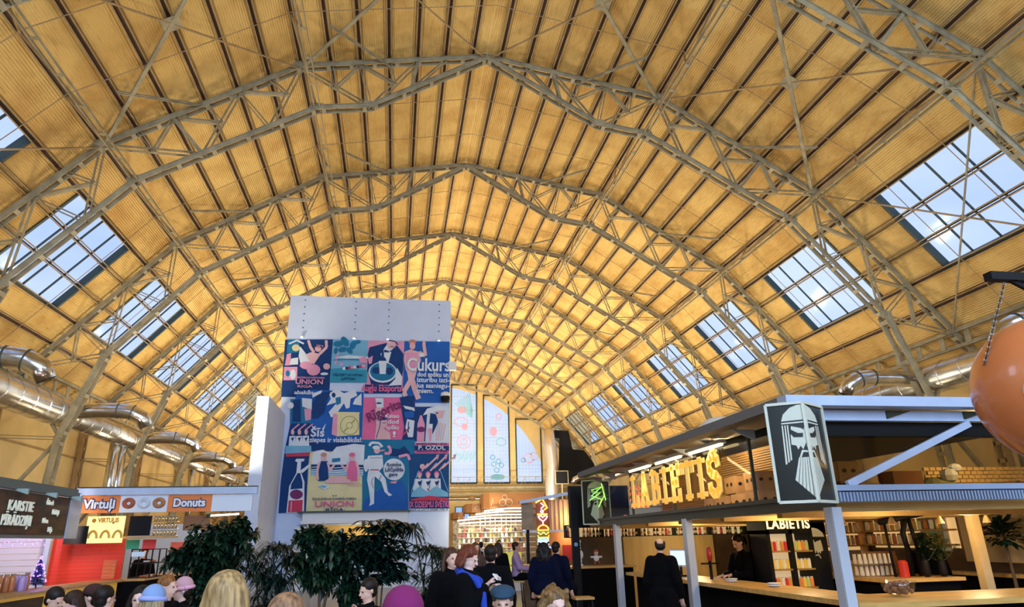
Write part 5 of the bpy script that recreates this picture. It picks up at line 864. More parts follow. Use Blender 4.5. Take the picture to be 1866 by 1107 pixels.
for i, (x, y, lab) in enumerate(((2.4, 10.4, 'small white saucer stack beside the barmaid'), (2.42, 9.2, 'small white saucer stack below the drinks fridge'), (2.4, 13.2, 'white tray on the counter left of the man in black'))):
    q = MB(); q.lathe([(.05, 0), (.09, .012), (.09, .02), (.06, .03), (.09, .04), (.09, .05)], n=16); tag(q.build('saucer_stack', M_WHITE, loc=(x, y, 1.062)), lab, 'saucers')
bk = thing('glass_bowl', 'glass bowl of brown snacks on the counter behind the near post', 'bowl', (2.85, 7.3, 1.062))
q = MB(); q.lathe([(.09, 0), (.16, .06), (.19, .16), (.185, .16), (.15, .06), (.02, .01)], n=20); q.build('bowl', M_GLASS, bk, smooth=True)
q = MB()
rs = random.Random(3)
for i in range(40): q.ball((rs.uniform(-.11, .11), rs.uniform(-.11, .11), .04+rs.uniform(0, .1)), .028, 6)
o = q.build('snacks', mat('brown_snack', (.3, .12, .05), .6), bk); o['kind'] = 'stuff'
tl = thing('red_tap_handle', 'red beer tap on a black column beside the barmaid', 'tap', (2.45, 11.2, 1.062))
q = MB(); q.tube([(0, 0, 0), (0, 0, .3)], .025, 10); q.tube([(-.16, 0, .24), (.16, 0, .24)], .014, 8); q.build('column', M_BLACK, tl)
q = MB(); q.lathe([(.03, .28), (.045, .34), (.04, .46), (.02, .5)], n=12); q.build('handle', mat('tap_red', (.6, .03, .03), .3), tl, smooth=True)
sl_ = thing('meat_slicer', 'steel slicing machine behind the barmaid on a small table', 'slicer', (3.35, 11.5, 0))
q = MB(); q.bb((-.25, -.2, 1.0), (.3, .25, 1.05)); q.bb((-.2, -.15, 0), (-.14, .2, 1.0)); q.bb((.2, -.15, 0), (.26, .2, 1.0)); q.build('table', M_OAK, sl_)
q = MB(); q.lathe([(.13, -.03), (.15, 0), (.13, .03)], (0, 0, 1.25), 20, rot=Euler((PI/2, 0, .3)).to_matrix()); q.lathe([(.10, 0), (.12, .06), (.09, .14), (.03, .16)], (.12, 0, 1.06), 14); q.build('machine', M_CHROME, sl_, smooth=True)
# wooden inner posts, light fittings of the rear
for i, (x, y, lab) in enumerate(((5.55, 9.0, 'wide pale wooden post leaning view right of the plants'), (6.5, 8.2, 'pale wooden post at the right edge behind the dark tree'))):
    q = MB(); q.box((0, 0, 1.0), (.13, .13, 2.0)); tag(q.build('wooden_post', mat('pale_pine', (.70, .50, .25), .6, noise=.2, nscale=3), loc=(x, y, 0)), lab, 'post')
pic = thing('doorway_picture', 'pale framed green picture between the rear shelves and the wide post', 'picture', (6.5, 10.9, 1.4))
q = MB(); q.bb((-.02, -.32, 0), (.0, .32, .55)); q.build('frame', M_WHITE, pic); q = MB(); q.bb((-.03, -.22, .06), (-.02, .22, .49)); q.build('picture_surface', mat('mint', (.25, .5, .36), .5), pic)
for i in range(5):
    t = thing('roof_light', 'small conical spotlight under the bar soffit, %s from the front post' % ords(i), 'lamp', (3.3+i*.75, 8.75, 1.93), 0, 'spotlights under the bar soffit')
    q = MB(); q.lathe([(.02, 0), (.06, -.1), (.055, -.1)], n=12); q.build('shade', M_STEEL2, t); q = MB(); q.lathe([(.045, -.1), (.045, -.09)], n=12); q.build('bulb', glow('spot_bulb', (1, .8, .5), 6), t)
for i, (x, y) in enumerate(((1.9, 9.2), (2.0, 12.2), (2.05, 14.4))):
    m = MB(); m.ball((0, 0, 0), .28, 16, sc=(1, 1.3, .55)); tag(m.build('skylight_dome', mat('milky_dome', (.6, .6, .55), .3), smooth=True, loc=(x, y, 3.22)), '%s milky dome on top of the bar canopy' % ('nearest', 'middle', 'farthest')[i], 'dome', 'domes on the bar canopy')
# ------------------------------------------------------------------ hanging orange ball and its bracket
BC = Vector((2.50, 4.5, 2.79)); BR = .607
bl = thing('hanging_ball', 'huge glossy orange ball figure with a dark eye hanging at the right edge', 'ball figure', BC)
q = MB(); q.ball((0, 0, 0), BR, 64, rows=40); q.build('shell', mat('orange_lacquer', (.74, .22, .07), .30, noise=.12, nscale=1.2, coat=.5), bl, smooth=True)
def on_ball(d, r): return Vector(d).normalized()*r
ec = on_ball((-.885, -.44, -.13), 1.0); eu = Vector((0, 0, 1)).cross(ec).normalized(); ev = ec.cross(eu)
for nm, a, b, r, mm in (('eye_rim', .115, .16, BR+.004, mat('eye_grey', (.45, .38, .36), .4)), ('eye_pupil', .085, .125, BR+.008, M_BLACK)):
    q = MB(); pts = [on_ball(ec+eu*(a*1.1*math.cos(t))+ev*(b*1.05*math.sin(t)), r) for t in [2*PI*k/24 for k in range(24)]]
    q.add(pts+[on_ball(ec, r)], [(k, (k+1) % 24, 24) for k in range(24)]); q.build(nm, mm, bl, smooth=True)
fx = thing('hanging_bracket', 'black beam bracket on a post holding the chain of the orange ball', 'bracket', (4.35, 4.5, 0))
q = MB(); q.bb((-2.24, -.04, 3.71), (.08, .04, 3.78)); q.build('beam', M_BLACK, fx)
q = MB(); q.bb((-.06, -.06, 0), (.06, .06, 3.8)); q.build('post', M_BLACK, fx)
q = MB(); q.bar((-2.05, 0, 3.73), (-1.3, 0, 3.35), .03, .03); q.bar((-1.3, 0, 3.35), (-.05, 0, 3.35), .03, .03); q.build('brace', M_BLACK, fx)
ch = thing('chain', 'dark steel chain running from the black beam down to the orange ball', 'chain', (2.26, 4.5, 3.7))
p0 = Vector((0, 0, 0)); p1 = BC+on_ball((-.92, .10, .33), BR+.014)-Vector((2.26, 4.5, 3.7)); n = 26
for i in range(n):
    a = lerp(p0, p1, i/n); b = lerp(p0, p1, (i+1.25)/n); d = (b-a).normalized(); s_ = d.orthogonal().normalized(); s_ = s_ if i % 2 else d.cross(s_)
    q = MB(); pts = [a+s_*0, lerp(a, b, .2)+s_*.009, lerp(a, b, .8)+s_*.009, b, lerp(a, b, .8)-s_*.009, lerp(a, b, .2)-s_*.009, a]
    q.tube(pts, .0042, 5); q.build('link', mat('chain_steel', (.12, .10, .09), .35, .8), ch)
# ------------------------------------------------------------------ left hand stalls
M_ORG = mat('orange_sign_vinyl', (.82, .22, .05), .6); M_SWH = mat('white_sign_vinyl', (.72, .76, .84), .6); M_CREAMT = mat('cream_letters', (.85, .88, .78), .6, emit=(.8, .9, .7), estr=.25)
M_NAVY = mat('navy_outline', (.02, .02, .12), .6)
k1 = thing('pie_stall', 'dark left stall with hot pie sign board and white planked back wall', 'kiosk', (-9.5, 12, 0))
def K(x, y, z): return (x+9.5, y-12, z)
q = MB(); q.bb(K(-9.6, 8.0, 1.96), K(-9.45, 16.0, 2.02)); q.bb(K(-9.62, 8.0, 2.78), K(-9.38, 16.2, 2.88)); q.bb(K(-13, 8, 2.86), K(-9.42, 16.2, 2.95)); q.build('canopy', mat('grey_green_canopy', (.12, .16, .15), .5), k1)
for i in range(7): q = MB(); q.prism([(0, 0), (.3, 0), (.3, -.1)], .05, K(-9.5, 9.3+i*1.1, 2.79), (1, 0, 0), (0, 0, 1)); q.build('canopy_bracket', mat('pale_green_bracket', (.35, .48, .44), .5), k1)
M_WOODSIGN = mat('dark_grained_sign', (.11, .05, .02), .6, col2=(.010, .006, .004), nscale=1.6, ndet=5, stretch=(1, 1.2, 4))
q = MB(); q.bb(K(-9.5, 11.5, 2.02), K(-9.44, 15.95, 2.76)); bd = q.build('sign_board', M_WOODSIGN, k1)
U, V = (0, 1, 0), (0, 0, 1)
U = (0, 1, 0)
letters('KARSTIE', 'sign_lettering', M_CREAMT, K(-9.43, 14.0, 2.50), (0, 1, 0), V, .25, bd, .02, .003, .9, spacing=1.08)
letters('PĪRĀDZIŅI', 'sign_lettering', M_CREAMT, K(-9.43, 13.95, 2.25), (0, 1, 0), V, .25, bd, .02, .003, .8, spacing=1.08)
for s_, y, z in (('Čeburek', 15.05, 2.62), ('Pīrādziņi', 15.35, 2.45), ('Plātsm.', 15.0, 2.28), ('Kafija', 15.25, 2.12)): letters(s_, 'menu_word', M_CREAMT, K(-9.43, y, z), (0, 1, 0), V, .13, bd, .02, .002, .6)
M_PLANK = mat('white_planks', (.70, .68, .70), .5)
q = MB()
for i in range(14): q.bb(K(-13.4, 17.30, .3+i*.125), K(-10.24, 17.33, .3+i*.125+.118))
q.build('back_wall', M_PLANK, k1)
q = MB(); q.box(K(-10.2, 17.1, 1.0), (.10, .10, 2.0)); q.build('post', M_WHSTEEL, k1)
q = MB(); q.bb(K(-9.5, 15.97, 1.96), K(-9.42, 16.5, 2.8)); q.build('side_panel', M_WHSTEEL, k1)
point('pie_stall_lamp', (-11.2, 16.0, 1.9), 45, (.80, .68, 1.0), .1); point('pie_stall_lamp', (-9.6, 16.2, 2.1), 42, (1, .80, .7), .1)
pc = thing('pie_counter', 'left stall counter with yellow glowing front and pie pictures', 'counter', (-8.9, 12, 0))
def Q(x, y, z): return (x+8.9, y-12, z)
q = MB(); q.bb(Q(-9.2, 8, 1.06), Q(-8.5, 16.95, 1.1)); q.build('counter_top', M_OAK, pc)
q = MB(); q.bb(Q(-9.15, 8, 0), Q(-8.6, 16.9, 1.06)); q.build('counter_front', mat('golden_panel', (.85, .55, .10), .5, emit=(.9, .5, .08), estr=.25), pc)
q = MB(); q.bb(Q(-8.6, 8, .1), Q(-8.58, 13.6, 1.0)); pn = q.build('picture_panel', M_WOODSIGN, pc)
for y, r in ((12.0, .3), (12.55, .34)):
    q = MB(); q.ball(Q(-8.57, y, .62), r, 16, sc=(.06, 1, .8)); q.build('pie_picture', mat('golden_pie', (.80, .38, .05), .5, noise=.4, nscale=6), pn)
# goods on the pie counter
rg2 = random.Random(8); gd = {}
gcol = [('copper', (.55, .2, .08)), ('white', (.75, .75, .8)), ('amber', (.7, .35, .08)), ('dark', (.06, .04, .05)), ('lilac', (.5, .35, .7))]
for i in range(22):
    ci = rg2.randrange(5); y = 11.3+i*.12; loc = (-9.0+rg2.uniform(-.12, .12), y, 1.1)
    lab = '%s jar on the pie stall counter, %s from the left edge' % (gcol[ci][0], ords(i) if i < 20 else ('last but one', 'last')[i-20])
    if ci not in gd:
        t = thing('counter_jar', lab, 'jar', loc, 0, 'jars on the pie counter'); gd[ci] = t
        q = MB(); h = (.26, .18, .3, .2, .24)[ci]; q.lathe([(.04, 0), (.05, .02), (.05, h-.05), (.035, h)], n=10); q.build('jar_body', mat('cjar_%d' % ci, gcol[ci][1], .3), t, smooth=True)
        q = MB(); q.lathe([(.04, h), (.04, h+.02)], n=10); q.build('lid', M_GALV, t)
    else: copy_tree(gd[ci], lab, loc)
sh3 = thing('bottle_rack', 'stepped brown rack of goods behind the pie counter jars', 'rack', (-9.9, 14.2, 0))
for i in range(3): q = MB(); q.bb((-.1-.12*i, -.5, 1.1+.14*i), (.02-.12*i, .5, 1.14+.14*i)); q.build('step', mat('copper_boxes', (.5, .2, .08), .5), sh3)
q = MB(); q.bb((-.4, -.48, 0), (-.1, .48, 1.1)); q.build('stand', M_BLACK, sh3)
# violet lit christmas tree
xt = thing('christmas_tree', 'small violet lit christmas tree at the end of the pie counter', 'christmas tree', (-9.05, 14.3, 1.1))
q = MB(); q.tube([(0, 0, 0), (0, 0, .5)], .012, 6); q.build('trunk', M_BLACK, xt)
q = MB(); rt = random.Random(5)
for i in range(420):
    h = rt.random(); r = (1-h)*.17*rt.uniform(.5, 1); a = rt.uniform(0, 2*PI); z = .06+h*.5
    q.bar((r*.3*math.cos(a), r*.3*math.sin(a), z+.01), (r*math.cos(a), r*math.sin(a), z-.02), .01, .006)
q.build('needles', mat('tree_blue_green', (.03, .04, .12), .7), xt)
q = MB()
for i in range(46):
    h = rt.random(); r = (1-h)*.165; a = rt.uniform(0, 2*PI); q.ball((r*math.cos(a), r*math.sin(a), .06+h*.5), .013, 6)
o = q.build('fairy_lights', glow('violet_led', (.35, .12, 1), 6), xt); o['kind'] = 'stuff'
point('tree_glow', (-8.9, 14.1, 1.45), 3, (.4, .2, 1), .05)
m = MB()
for i in range(34): m.ball((-12.9+i*.08, 17.24, 1.90+.05*math.sin(i*2.3)), .012, 5)
o = tag(m.build('fairy_light_string', glow('violet_led', (.35, .12, 1), 6)), 'string of violet fairy lights along the top of the white planks', 'lights', kind='stuff')
# donut stall
k2 = thing('donut_stall', 'donut stall with long orange and white fascia under the left duct', 'kiosk', (-8.0, 17, 0))
def D(x, y, z): return (x+8.0, y-17, z)
q = MB(); q.bb(D(-9.75, 16.9, 2.88), D(-5.9, 17.0, 3.03)); q.build('canopy', M_WHSTEEL, k2)
q = MB(); q.bb(D(-9.75, 16.93, 3.03), D(-5.9, 16.99, 3.06)); q.build('canopy_edge', M_DARKF, k2)
for x0, x1, mm, nm in ((-9.68, -8.83, M_ORG, 'name_panel'), (-8.83, -7.83, M_SWH, 'donut_panel'), (-7.83, -6.88, M_ORG, 'name_panel'), (-6.88, -6.0, M_SWH, 'blank_panel')):
    q = MB(); q.bb(D(x0, 16.96, 2.50), D(x1, 17.02, 2.87)); o = q.build(nm, mm, k2)
    if x0 == -9.68:
        letters('Virtuļi', 'lettering_outline', M_NAVY, D(-9.25, 16.955, 2.68), (1, 0, 0), V, .27, o, .006, .028, .95); letters('Virtuļi', 'lettering', M_WHITE, D(-9.25, 16.945, 2.68), (1, 0, 0), V, .27, o, .008, .010, .95)
    if x0 == -7.83:
        letters('Donuts', 'lettering_outline', M_NAVY, D(-7.36, 16.955, 2.69), (1, 0, 0), V, .25, o, .006, .028, .92); letters('Donuts', 'lettering', M_WHITE, D(-7.36, 16.945, 2.69), (1, 0, 0), V, .25, o, .008, .010, .92)
    if x0 == -8.83:
        for i, c in enumerate(((.45, .10, .03), (.70, .74, .82), (.50, .20, .07))):
            q = MB(); n = 20; cx = -8.65+.32*i
            ring = lambda r, y: [Vector(D(cx+.0+r*1.15*math.cos(2*PI*k_/n), y, 2.70+r*math.sin(2*PI*k_/n))) for k_ in range(n)]
            R_ = [ring(.035, 16.955), ring(.05, 16.93), ring(.085, 16.92), ring(.115, 16.935), ring(.12, 16.958)]
            b0 = len(q.v); q.v += [tuple(v) for r_ in R_ for v in r_]
            for r_ in range(4):
                for k_ in range(n): q.f.append((b0+r_*n+k_, b0+r_*n+(k_+1) % n, b0+(r_+1)*n+(k_+1) % n, b0+(r_+1)*n+k_)); q.m.append(0)
            q.build('printed_donut', mat('donut_%d' % i, c, .5, noise=.3, nscale=9), o, smooth=True)
q = MB(); q.bb(D(-9.8, 16.88, 2.5), D(-9.62, 17.0, 2.9)); q.build('corner_box', M_WHSTEEL, k2)
q = MB(); q.bb(D(-10.24, 17.4, .3), D(-8.74, 17.44, 2.0)); q.build('red_tile_wall', (lambda: (lambda m_: m_)(mat('red_tiles', (.78, .045, .02), .4)))(), k2)
q = MB()
for i in range(18):
    z = .5+i*.083; q.bb(D(-10.24, 17.39, z), D(-8.74, 17.4, z+.006))
    for j in range(8): x = -10.2+j*.19+(.09 if i % 2 else 0); q.bb(D(x, 17.39, z), D(x+.006, 17.4, z+.083)) if z > 1.6 and j < 7 else None
q.build('tile_joints', mat('pinkish_joint', (.72, .12, .08), .6), k2)
q = MB(); q.bb(D(-10.5, 22.6, 0), D(-8.2, 22.7, 2.4)); q.build('back_wall', mat('pale_blue_back', (.6, .65, .72), .6), k2)
point('donut_lamp', (-9.6, 18.6, 2.3), 40, (1, .7, .5), .1); point('donut_lamp', (-7.4, 19.0, 2.3), 32, (1, .82, .6), .1)
def panel(name, label, cat, x0, x1, z0, z1, y, mm, th=.04):
    q = MB(); q.bb((x0, y, z0), (x1, y+th, z1)); return tag(q.build(name, mm), label, cat)
o = panel('lit_menu_board', 'glowing yellow menu board with three pastries under the donut fascia', 'menu board', -9.36, -8.60, 1.86, 2.42, 16.75, glow('lit_menu', (1, .80, .30), .95))
letters('VIRTUĻIS', 'lettering', mat('menu_orange', (.75, .30, .03), .5), (-8.93, 16.745, 2.33), (1, 0, 0), V, .13, o, .006, .006, .8)
for i in range(3):
    q = MB(); n = 16; q.tube([(-9.2+.25*i+.085*math.cos(t), 16.74, 1.96+.15*math.sin(t)) for t in [PI*k_/n for k_ in range(n+1)]], .026, 8); q.build('pastry_picture', mat('pastry_gold', (.80, .42, .05), .5), o)
q = MB(); q.ball((-9.22, 16.74, 2.33), .045, 10); q.build('acorn_mark', mat('menu_orange', (.75, .30, .03), .5), o)
panel('television', 'black switched off screen left of the glowing donut menu board', 'screen', -9.75, -9.3, 1.85, 2.22, 16.7, M_BLACK)
panel('television', 'black switched off screen right of the glowing donut menu board', 'screen', -8.55, -8.1, 2.0, 2.42, 16.9, M_BLACK)
q = MB(); q.bb((-8.62, 16.85, 1.94), (-7.55, 17.1, 1.99)); tag(q.build('hanging_shelf', M_OAK), 'thin wooden shelf hanging under the donut fascia', 'shelf')
rnd2 = random.Random(9)
gj = thing('glass_jar_cabinet', 'glass cabinet of shiny jars under the donut fascia', 'cabinet', (-7.82, 17.0, 1.99))
q = MB()
for z in (0, .15, .3, .42): q.bb((-.26, -.1, z), (.26, .1, z+.01))
q.build('shelves', M_CHROME, gj)
q = MB()
for r_ in range(3):
    for i in range(7): q.lathe([(.03, 0), (.032, .08), (.02, .10)], (-.22+.073*i, 0, .012+.15*r_), 8)
o = q.build('jars', mat('gold_sparkle', (.85, .62, .3), .15, .9), gj, smooth=True); o['kind'] = 'stuff'
o = panel('menu_sheet', 'orange red price sheet leaning at the right end of the red tiled wall', 'price sheet', -8.98, -8.72, 1.12, 1.5, 16.99, mat('orange_sheet', (.75, .14, .05), .6))
for i in range(4):
    q = MB(); q.bb((-8.95, 16.984, 1.18+i*.075), (-8.8, 16.99, 1.20+i*.075)); q.bb((-8.79, 16.984, 1.16+i*.075), (-8.74, 16.99, 1.20+i*.075)); q.build('printed_line', M_ORG, o)
dc = thing('donut_counter', 'black donut stall counter with thin wooden top behind the seated crowd', 'counter', (-8.4, 19, 0))
q = MB(); q.bb((-.35, -1.98, 1.06), (.3, 2.6, 1.10)); q.build('counter_top', M_OAK, dc); q = MB(); q.bb((-.3, -1.98, 0), (.25, 2.6, 1.06)); q.build('counter_front', M_CB, dc)
dcase = thing('pastry_display_case', 'black framed glass pastry display case on the donut counter', 'display case', (-8.35, 17.9, 1.1))
q = MB()
for x in (-.22, .22):
    for y in (-.5, 0, .5): q.bb((x-.012, y-.012, 0), (x+.012, y+.012, .62))
for z in (0, .3, .6):
    for x in (-.22, .22): q.bb((x-.012, -.5, z), (x+.012, .5, z+.02))
    for y in (-.5, .5): q.bb((-.22, y-.01, z), (.22, y+.01, z+.02))
q.build('frame', M_BLACK, dcase)
q = MB(); q.bb((-.2, -.48, .3), (.2, .48, .31)); q.build('shelf', M_GLASS, dcase)
for i in range(8):
    q = MB(); n = 12; c = Vector((-8.3, 17.5+.115*i, 1.14+(.31 if i % 2 else 0)))
    q.tube([c+Vector((.05*math.cos(2*PI*k_/n), .05*math.sin(2*PI*k_/n), 0)) for k_ in range(n+1)], .02, 6, cap=False)
    tag(q.build('donut', mat('donut_%d' % (i % 3), (.5, .2, .07), .5), smooth=True), 'ring donut on the %s level of the display case, %s from the near end' % (('lower', 'upper')[i % 2], ords(i//2)), 'donut', 'donuts in the display case')
for i, (x, z0, z1, c, lab) in enumerate(((-8.55, 1.72, 1.92, (.03, .25, .15), 'green poster strip above the pastry case'), (-8.2, 1.72, 1.92, (.6, .05, .05), 'red poster strip above the pastry case'), (-8.4, 1.56, 1.66, (.55, .7, .85), 'pale blue label strip above the pastry case'), (-7.6, 1.6, 1.85, (.7, .1, .05), 'small red and white poster right of the pastry case'))):
    panel('small_poster', lab, 'poster', x-.14, x+.14, z0, z1, 17.3, mat('smallposter_%d' % i, c, .6, emit=c, estr=.15), .01)
q = MB(); q.lathe([(.12, 0), (.14, .05), (.10, .1)], n=12); tag(q.build('salad_bowl', mat('leaf_green_bright', (.25, .45, .03), .6), loc=(-7.9, 21.2, 1.1)), 'heap of green salad at the end of the donut counter', 'salad')
panel('brown_menu_board', 'brown wooden menu board right of the glass jar cabinet', 'menu board', -7.5, -6.95, 2.1, 2.42, 17.2, mat('mid_brown_board', (.26, .12, .05), .7))
q = MB(); q.tube([(-.45, 0, 0), (.25, 0, .03)], .02, 8); tag(q.build('tube_lamp', glow('violet_white_tube', (.85, .8, 1), 5), loc=(-6.6, 17.4, 2.42)), 'violet white tube lamp above the leafy tree at the donut stall', 'lamp')
# ------------------------------------------------------------------ far market stalls seen right of the tower
M_OSIGN = mat('orange_canopy_sign', (.50, .20, .05), .6, noise=.1, nscale=2); M_LINE = mat('cream_line_art', (.85, .72, .5), .5)
M_WGLOW = glow('white_lamp_panel', (1, .93, .82), 2.2)
mk = thing('fruit_market_stall', 'far market stall with stepped orange hexagon canopy and white curved lights', 'kiosk', (2.0, 32, 0))
def Mx(x, y, z): return (x-2.0, y-32, z)
for (x0, x1, z0, z1, y) in ((.05, .62, 2.72, 3.03, 34), (.60, 1.35, 2.98, 3.38, 33.2), (1.28, 4.2, 3.10, 3.78, 32)):
    q = MB(); q.prism([(0, 0), (.25, -.3), (x1-x0-.1, -.3), (x1-x0, 0), (x1-x0, 1.5), (0, 1.5)], z1-z0, Mx(x0, y, z0), (1, 0, 0), (0, 1, 0)); q.build('canopy_panel', M_OSIGN, mk)
# fruit line drawing and candy line drawing
def ringpts(cx, cz, r, n=14, y=31.62): return [Mx(cx+r*math.cos(2*PI*k/n), y, cz+r*math.sin(2*PI*k/n)) for k in range(n+1)]
q = MB()
for cx, cz, r in ((2.12, 3.35, .14), (2.42, 3.35, .15), (2.22, 3.58, .11)): q.tube(ringpts(cx, cz, r), .012, 5)
q.build('fruit_line_drawing', M_LINE, mk); q = MB(); q.tube([Mx(1.6, 31.65, 3.2), Mx(1.65, 31.65, 3.6), Mx(1.7, 31.65, 3.2)], .012, 5); q.build('leaf_line_drawing', M_LINE, mk)
q = MB(); q.tube(ringpts(1.08, 3.18, .08, y=32.85), .012, 5); q.tube([Mx(.98, 32.85, 3.18), Mx(.86, 32.85, 3.27), Mx(.86, 32.85, 3.09), Mx(.98, 32.85, 3.18)], .012, 5); q.build('candy_line_drawing', M_LINE, mk)
for i, (z, x0, y) in enumerate(((2.98, 1.25, 31.4), (2.86, .9, 31.8), (2.74, .6, 32.3), (2.62, .15, 32.8), (2.48, .3, 33.2))):
    q = MB(); pts = [Mx(x0+(3.3-x0)*t, y, z+.10*math.sin(PI*min(1, t*1.2)/1.6)) for t in [k/12 for k in range(13)]]
    q.tube(pts, .035, 6); q.build('curved_light', glow('curved_white_light', (1, .96, .92), 1.3), mk)
q = MB()
for i in range(14): q.bb(Mx(.1+i*.24, 31.5+.1*(i % 4), 1.3), Mx(.12+i*.24, 31.53+.1*(i % 4), 2.75))
for z in (2.2, 2.35, 2.05): q.bb(Mx(.1, 31.45, z), Mx(3.4, 31.5, z+.03))
q.build('shelf_frame', mat('cream_rack', (.75, .68, .5), .5), mk)
q = MB(); q.bb(Mx(0, 33.5, .4), Mx(3.6, 33.6, 2.6)); q.build('back_wall', mat('bright_shelving', (.72, .58, .38), .6, col2=(.25, .15, .08), nscale=9), mk)
q = MB(); q.bb(Mx(1.75, 31.3, 2.9), Mx(2.1, 31.34, 3.03)); q.build('blue_price_sign', glow('cyan_sign', (.2, .65, 1), 1.3), mk)
point('market_lamp', (1.6, 30.8, 2.6), 130, (1, .88, .66), .15); point('market_lamp', (.6, 29.5, 2.4), 90, (1, .86, .6), .15); point('market_lamp', (2.8, 28.5, 2.5), 60, (1, .86, .6), .15)
rm = random.Random(21); pr = {}
cols_ = [('white', (.85, .85, .85)), ('gold', (.85, .6, .15)), ('brown', (.35, .15, .06)), ('pale green', (.5, .6, .3)), ('red', (.6, .08, .05)), ('black', (.02, .02, .02))]
n = 0
for r in range(5):
    z = (1.2, 1.42, 1.64, 1.86, 2.08)[r]
    for i in range(17):
        ci = rm.choice((0, 0, 0, 1, 1, 2, 3, 4, 5)); loc = (.15+i*.19+rm.uniform(-.04, .04), 31.2-.0*r+rm.uniform(0, .2), z); s_ = rm.uniform(.7, 1.3)
        lab = '%s packet, %s row at the far market stall, %s from the left' % (cols_[ci][0], ('lowest', 'second', 'middle', 'fourth', 'top')[r], ords(i))
        if ci not in pr:
            q = MB(); q.box((0, 0, .07), (.10, .10, .14)); q.box((0, 0, .15), (.06, .06, .04)); pr[ci] = tag(q.build('packet', mat('packet_'+cols_[ci][0].replace(' ', '_'), cols_[ci][1], .4), loc=loc), lab, 'packet', 'goods at the far market stall')
        else: copy_tree(pr[ci], lab, loc)
for r in range(5):
    q = MB(); z = (1.2, 1.42, 1.64, 1.86, 2.08)[r]; q.bb(Mx(.05, 31.15, z-.02), Mx(3.5, 31.5, z)); q.build('shelf_board', mat('cream_rack', (.75, .68, .5), .5), mk)
dcs = thing('glass_display_counter', 'yellow green lit glass display counter in the far aisle', 'display counter', (1.0, 26, 0))
q = MB(); q.bb((-.6, -.3, 0), (1.0, .3, .55)); q.bb((-.62, -.32, .55), (1.02, .32, .6)); q.build('base', M_WHITE, dcs)
q = MB(); q.bb((-.55, .1, .62), (.95, .25, 1.3)); q.build('lit_interior', glow('yellow_green_case', (.75, .72, .12), .55), dcs)
q = MB(); q.add([(-.6, -.3, .6), (1.0, -.3, .6), (1.0, -.2, 1.35), (-.6, -.2, 1.35)], [(0, 1, 2, 3)]); q.build('glass', M_GLASS, dcs)
q = MB()
for x in (-.6, .2, 1.0): q.bb((x-.015, -.3, .6), (x+.015, -.27, 1.36))
q.bb((-.6, -.3, 1.34), (1.0, .3, 1.37)); q.build('frame', M_GALV, dcs)
# burger stall with neon
bs = thing('burger_stall', 'burger stall with corrugated panels and neon column beyond the bar', 'kiosk', (2.0, 20, 0))
def S(x, y, z): return (x-2.0, y-20, z)
q = MB()
for i in range(9): q.bb(S(1.75+i*.13, 20.5, 1.98), S(1.81+i*.13, 20.56, 2.85))
q.bb(S(1.7, 20.56, 1.98), S(2.95, 20.6, 2.85)); q.build('corrugated_fascia', mat('pale_wood_slats', (.65, .42, .22), .5), bs)
q = MB(); q.bb(S(.95, 20.3, 2.0), S(1.3, 20.36, 2.75)); q.build('wood_fascia', mat('old_board', (.32, .22, .13), .6, noise=.3), bs)
q = MB(); q.prism([(0, 0), (2.1, .33), (2.1, .43), (0, .08)], .1, S(.85, 20.2, 2.72), (1, 0, 0), (0, 0, 1)); q.bb(S(.95, 20.3, 1.92), S(2.9, 20.4, 1.98)); q.build('canopy', M_WHSTEEL, bs)
q = MB(); q.bb(S(1.08, 20.3, 0), S(1.16, 20.4, 2.0)); q.bb(S(2.85, 20.3, 0), S(2.93, 20.4, 2.0)); q.build('post', M_BLACK, bs)
q = MB(); q.bb(S(1.85, 21.2, 0), S(3.0, 21.3, 2.0)); q.build('back_wall', mat('warm_brown_wall', (.45, .22, .08), .6), bs)
q = MB(); q.bb(S(2.3, 20.9, 1.1), S(2.6, 21.0, 1.55)); q.build('drinks_machine', mat('machine_red', (.6, .05, .05), .5), bs)
q = MB(); q.bb(S(2.02, 20.4, .9), S(2.95, 20.5, 1.0)); q.build('service_ledge', M_OAK, bs)
point('burger_lamp', (2.4, 20.2, 2.3), 22, (1, .6, .25), .08); point('burger_lamp', (2.5, 20.9, 1.8), 14, (1, .6, .3), .08)
nc = thing('neon_burger_sign', 'tall neon column of cup, heart, burger and blue fries sign', 'neon sign', (1.55, 20.2, 0))
q = MB(); q.bb((-.18, 0, 1.95), (.2, .05, 2.9)); q.build('backing', mat('dark_red_backing', (.22, .04, .01), .5), nc)
def nring(m, cx, cz, rx, rz, a0=0, a1=2*PI, n=16, r=.014): m.tube([(cx+rx*math.cos(a0+(a1-a0)*k/n), -.04, cz+rz*math.sin(a0+(a1-a0)*k/n)) for k in range(n+1)], r, 6)
q = MB(); nring(q, 0, 1.98, .16, .14, 0, PI); q.tube([(-.16, -.04, 1.98), (.16, -.04, 1.98)], .014, 6); q.tube([(-.16, -.04, 1.92), (-.08, -.04, 1.86), (0, -.04, 1.92), (.08, -.04, 1.86), (.16, -.04, 1.92)], .012, 6); q.tube([(-.16, -.04, 1.84), (-.15, -.04, 1.78), (.15, -.04, 1.78), (.16, -.04, 1.84)], .014, 6); q.tube([(-.16, -.04, 2.42), (.14, -.04, 2.42)], .016, 6); q.tube([(-.2, -.04, 2.75), (0, -.04, 2.86), (.04, -.04, 2.78), (.14, -.04, 2.6), (.05, -.04, 2.55)], .018, 6)
q.build('amber_tubes', glow('yellow_neon', (1, .72, .04), 5), nc)
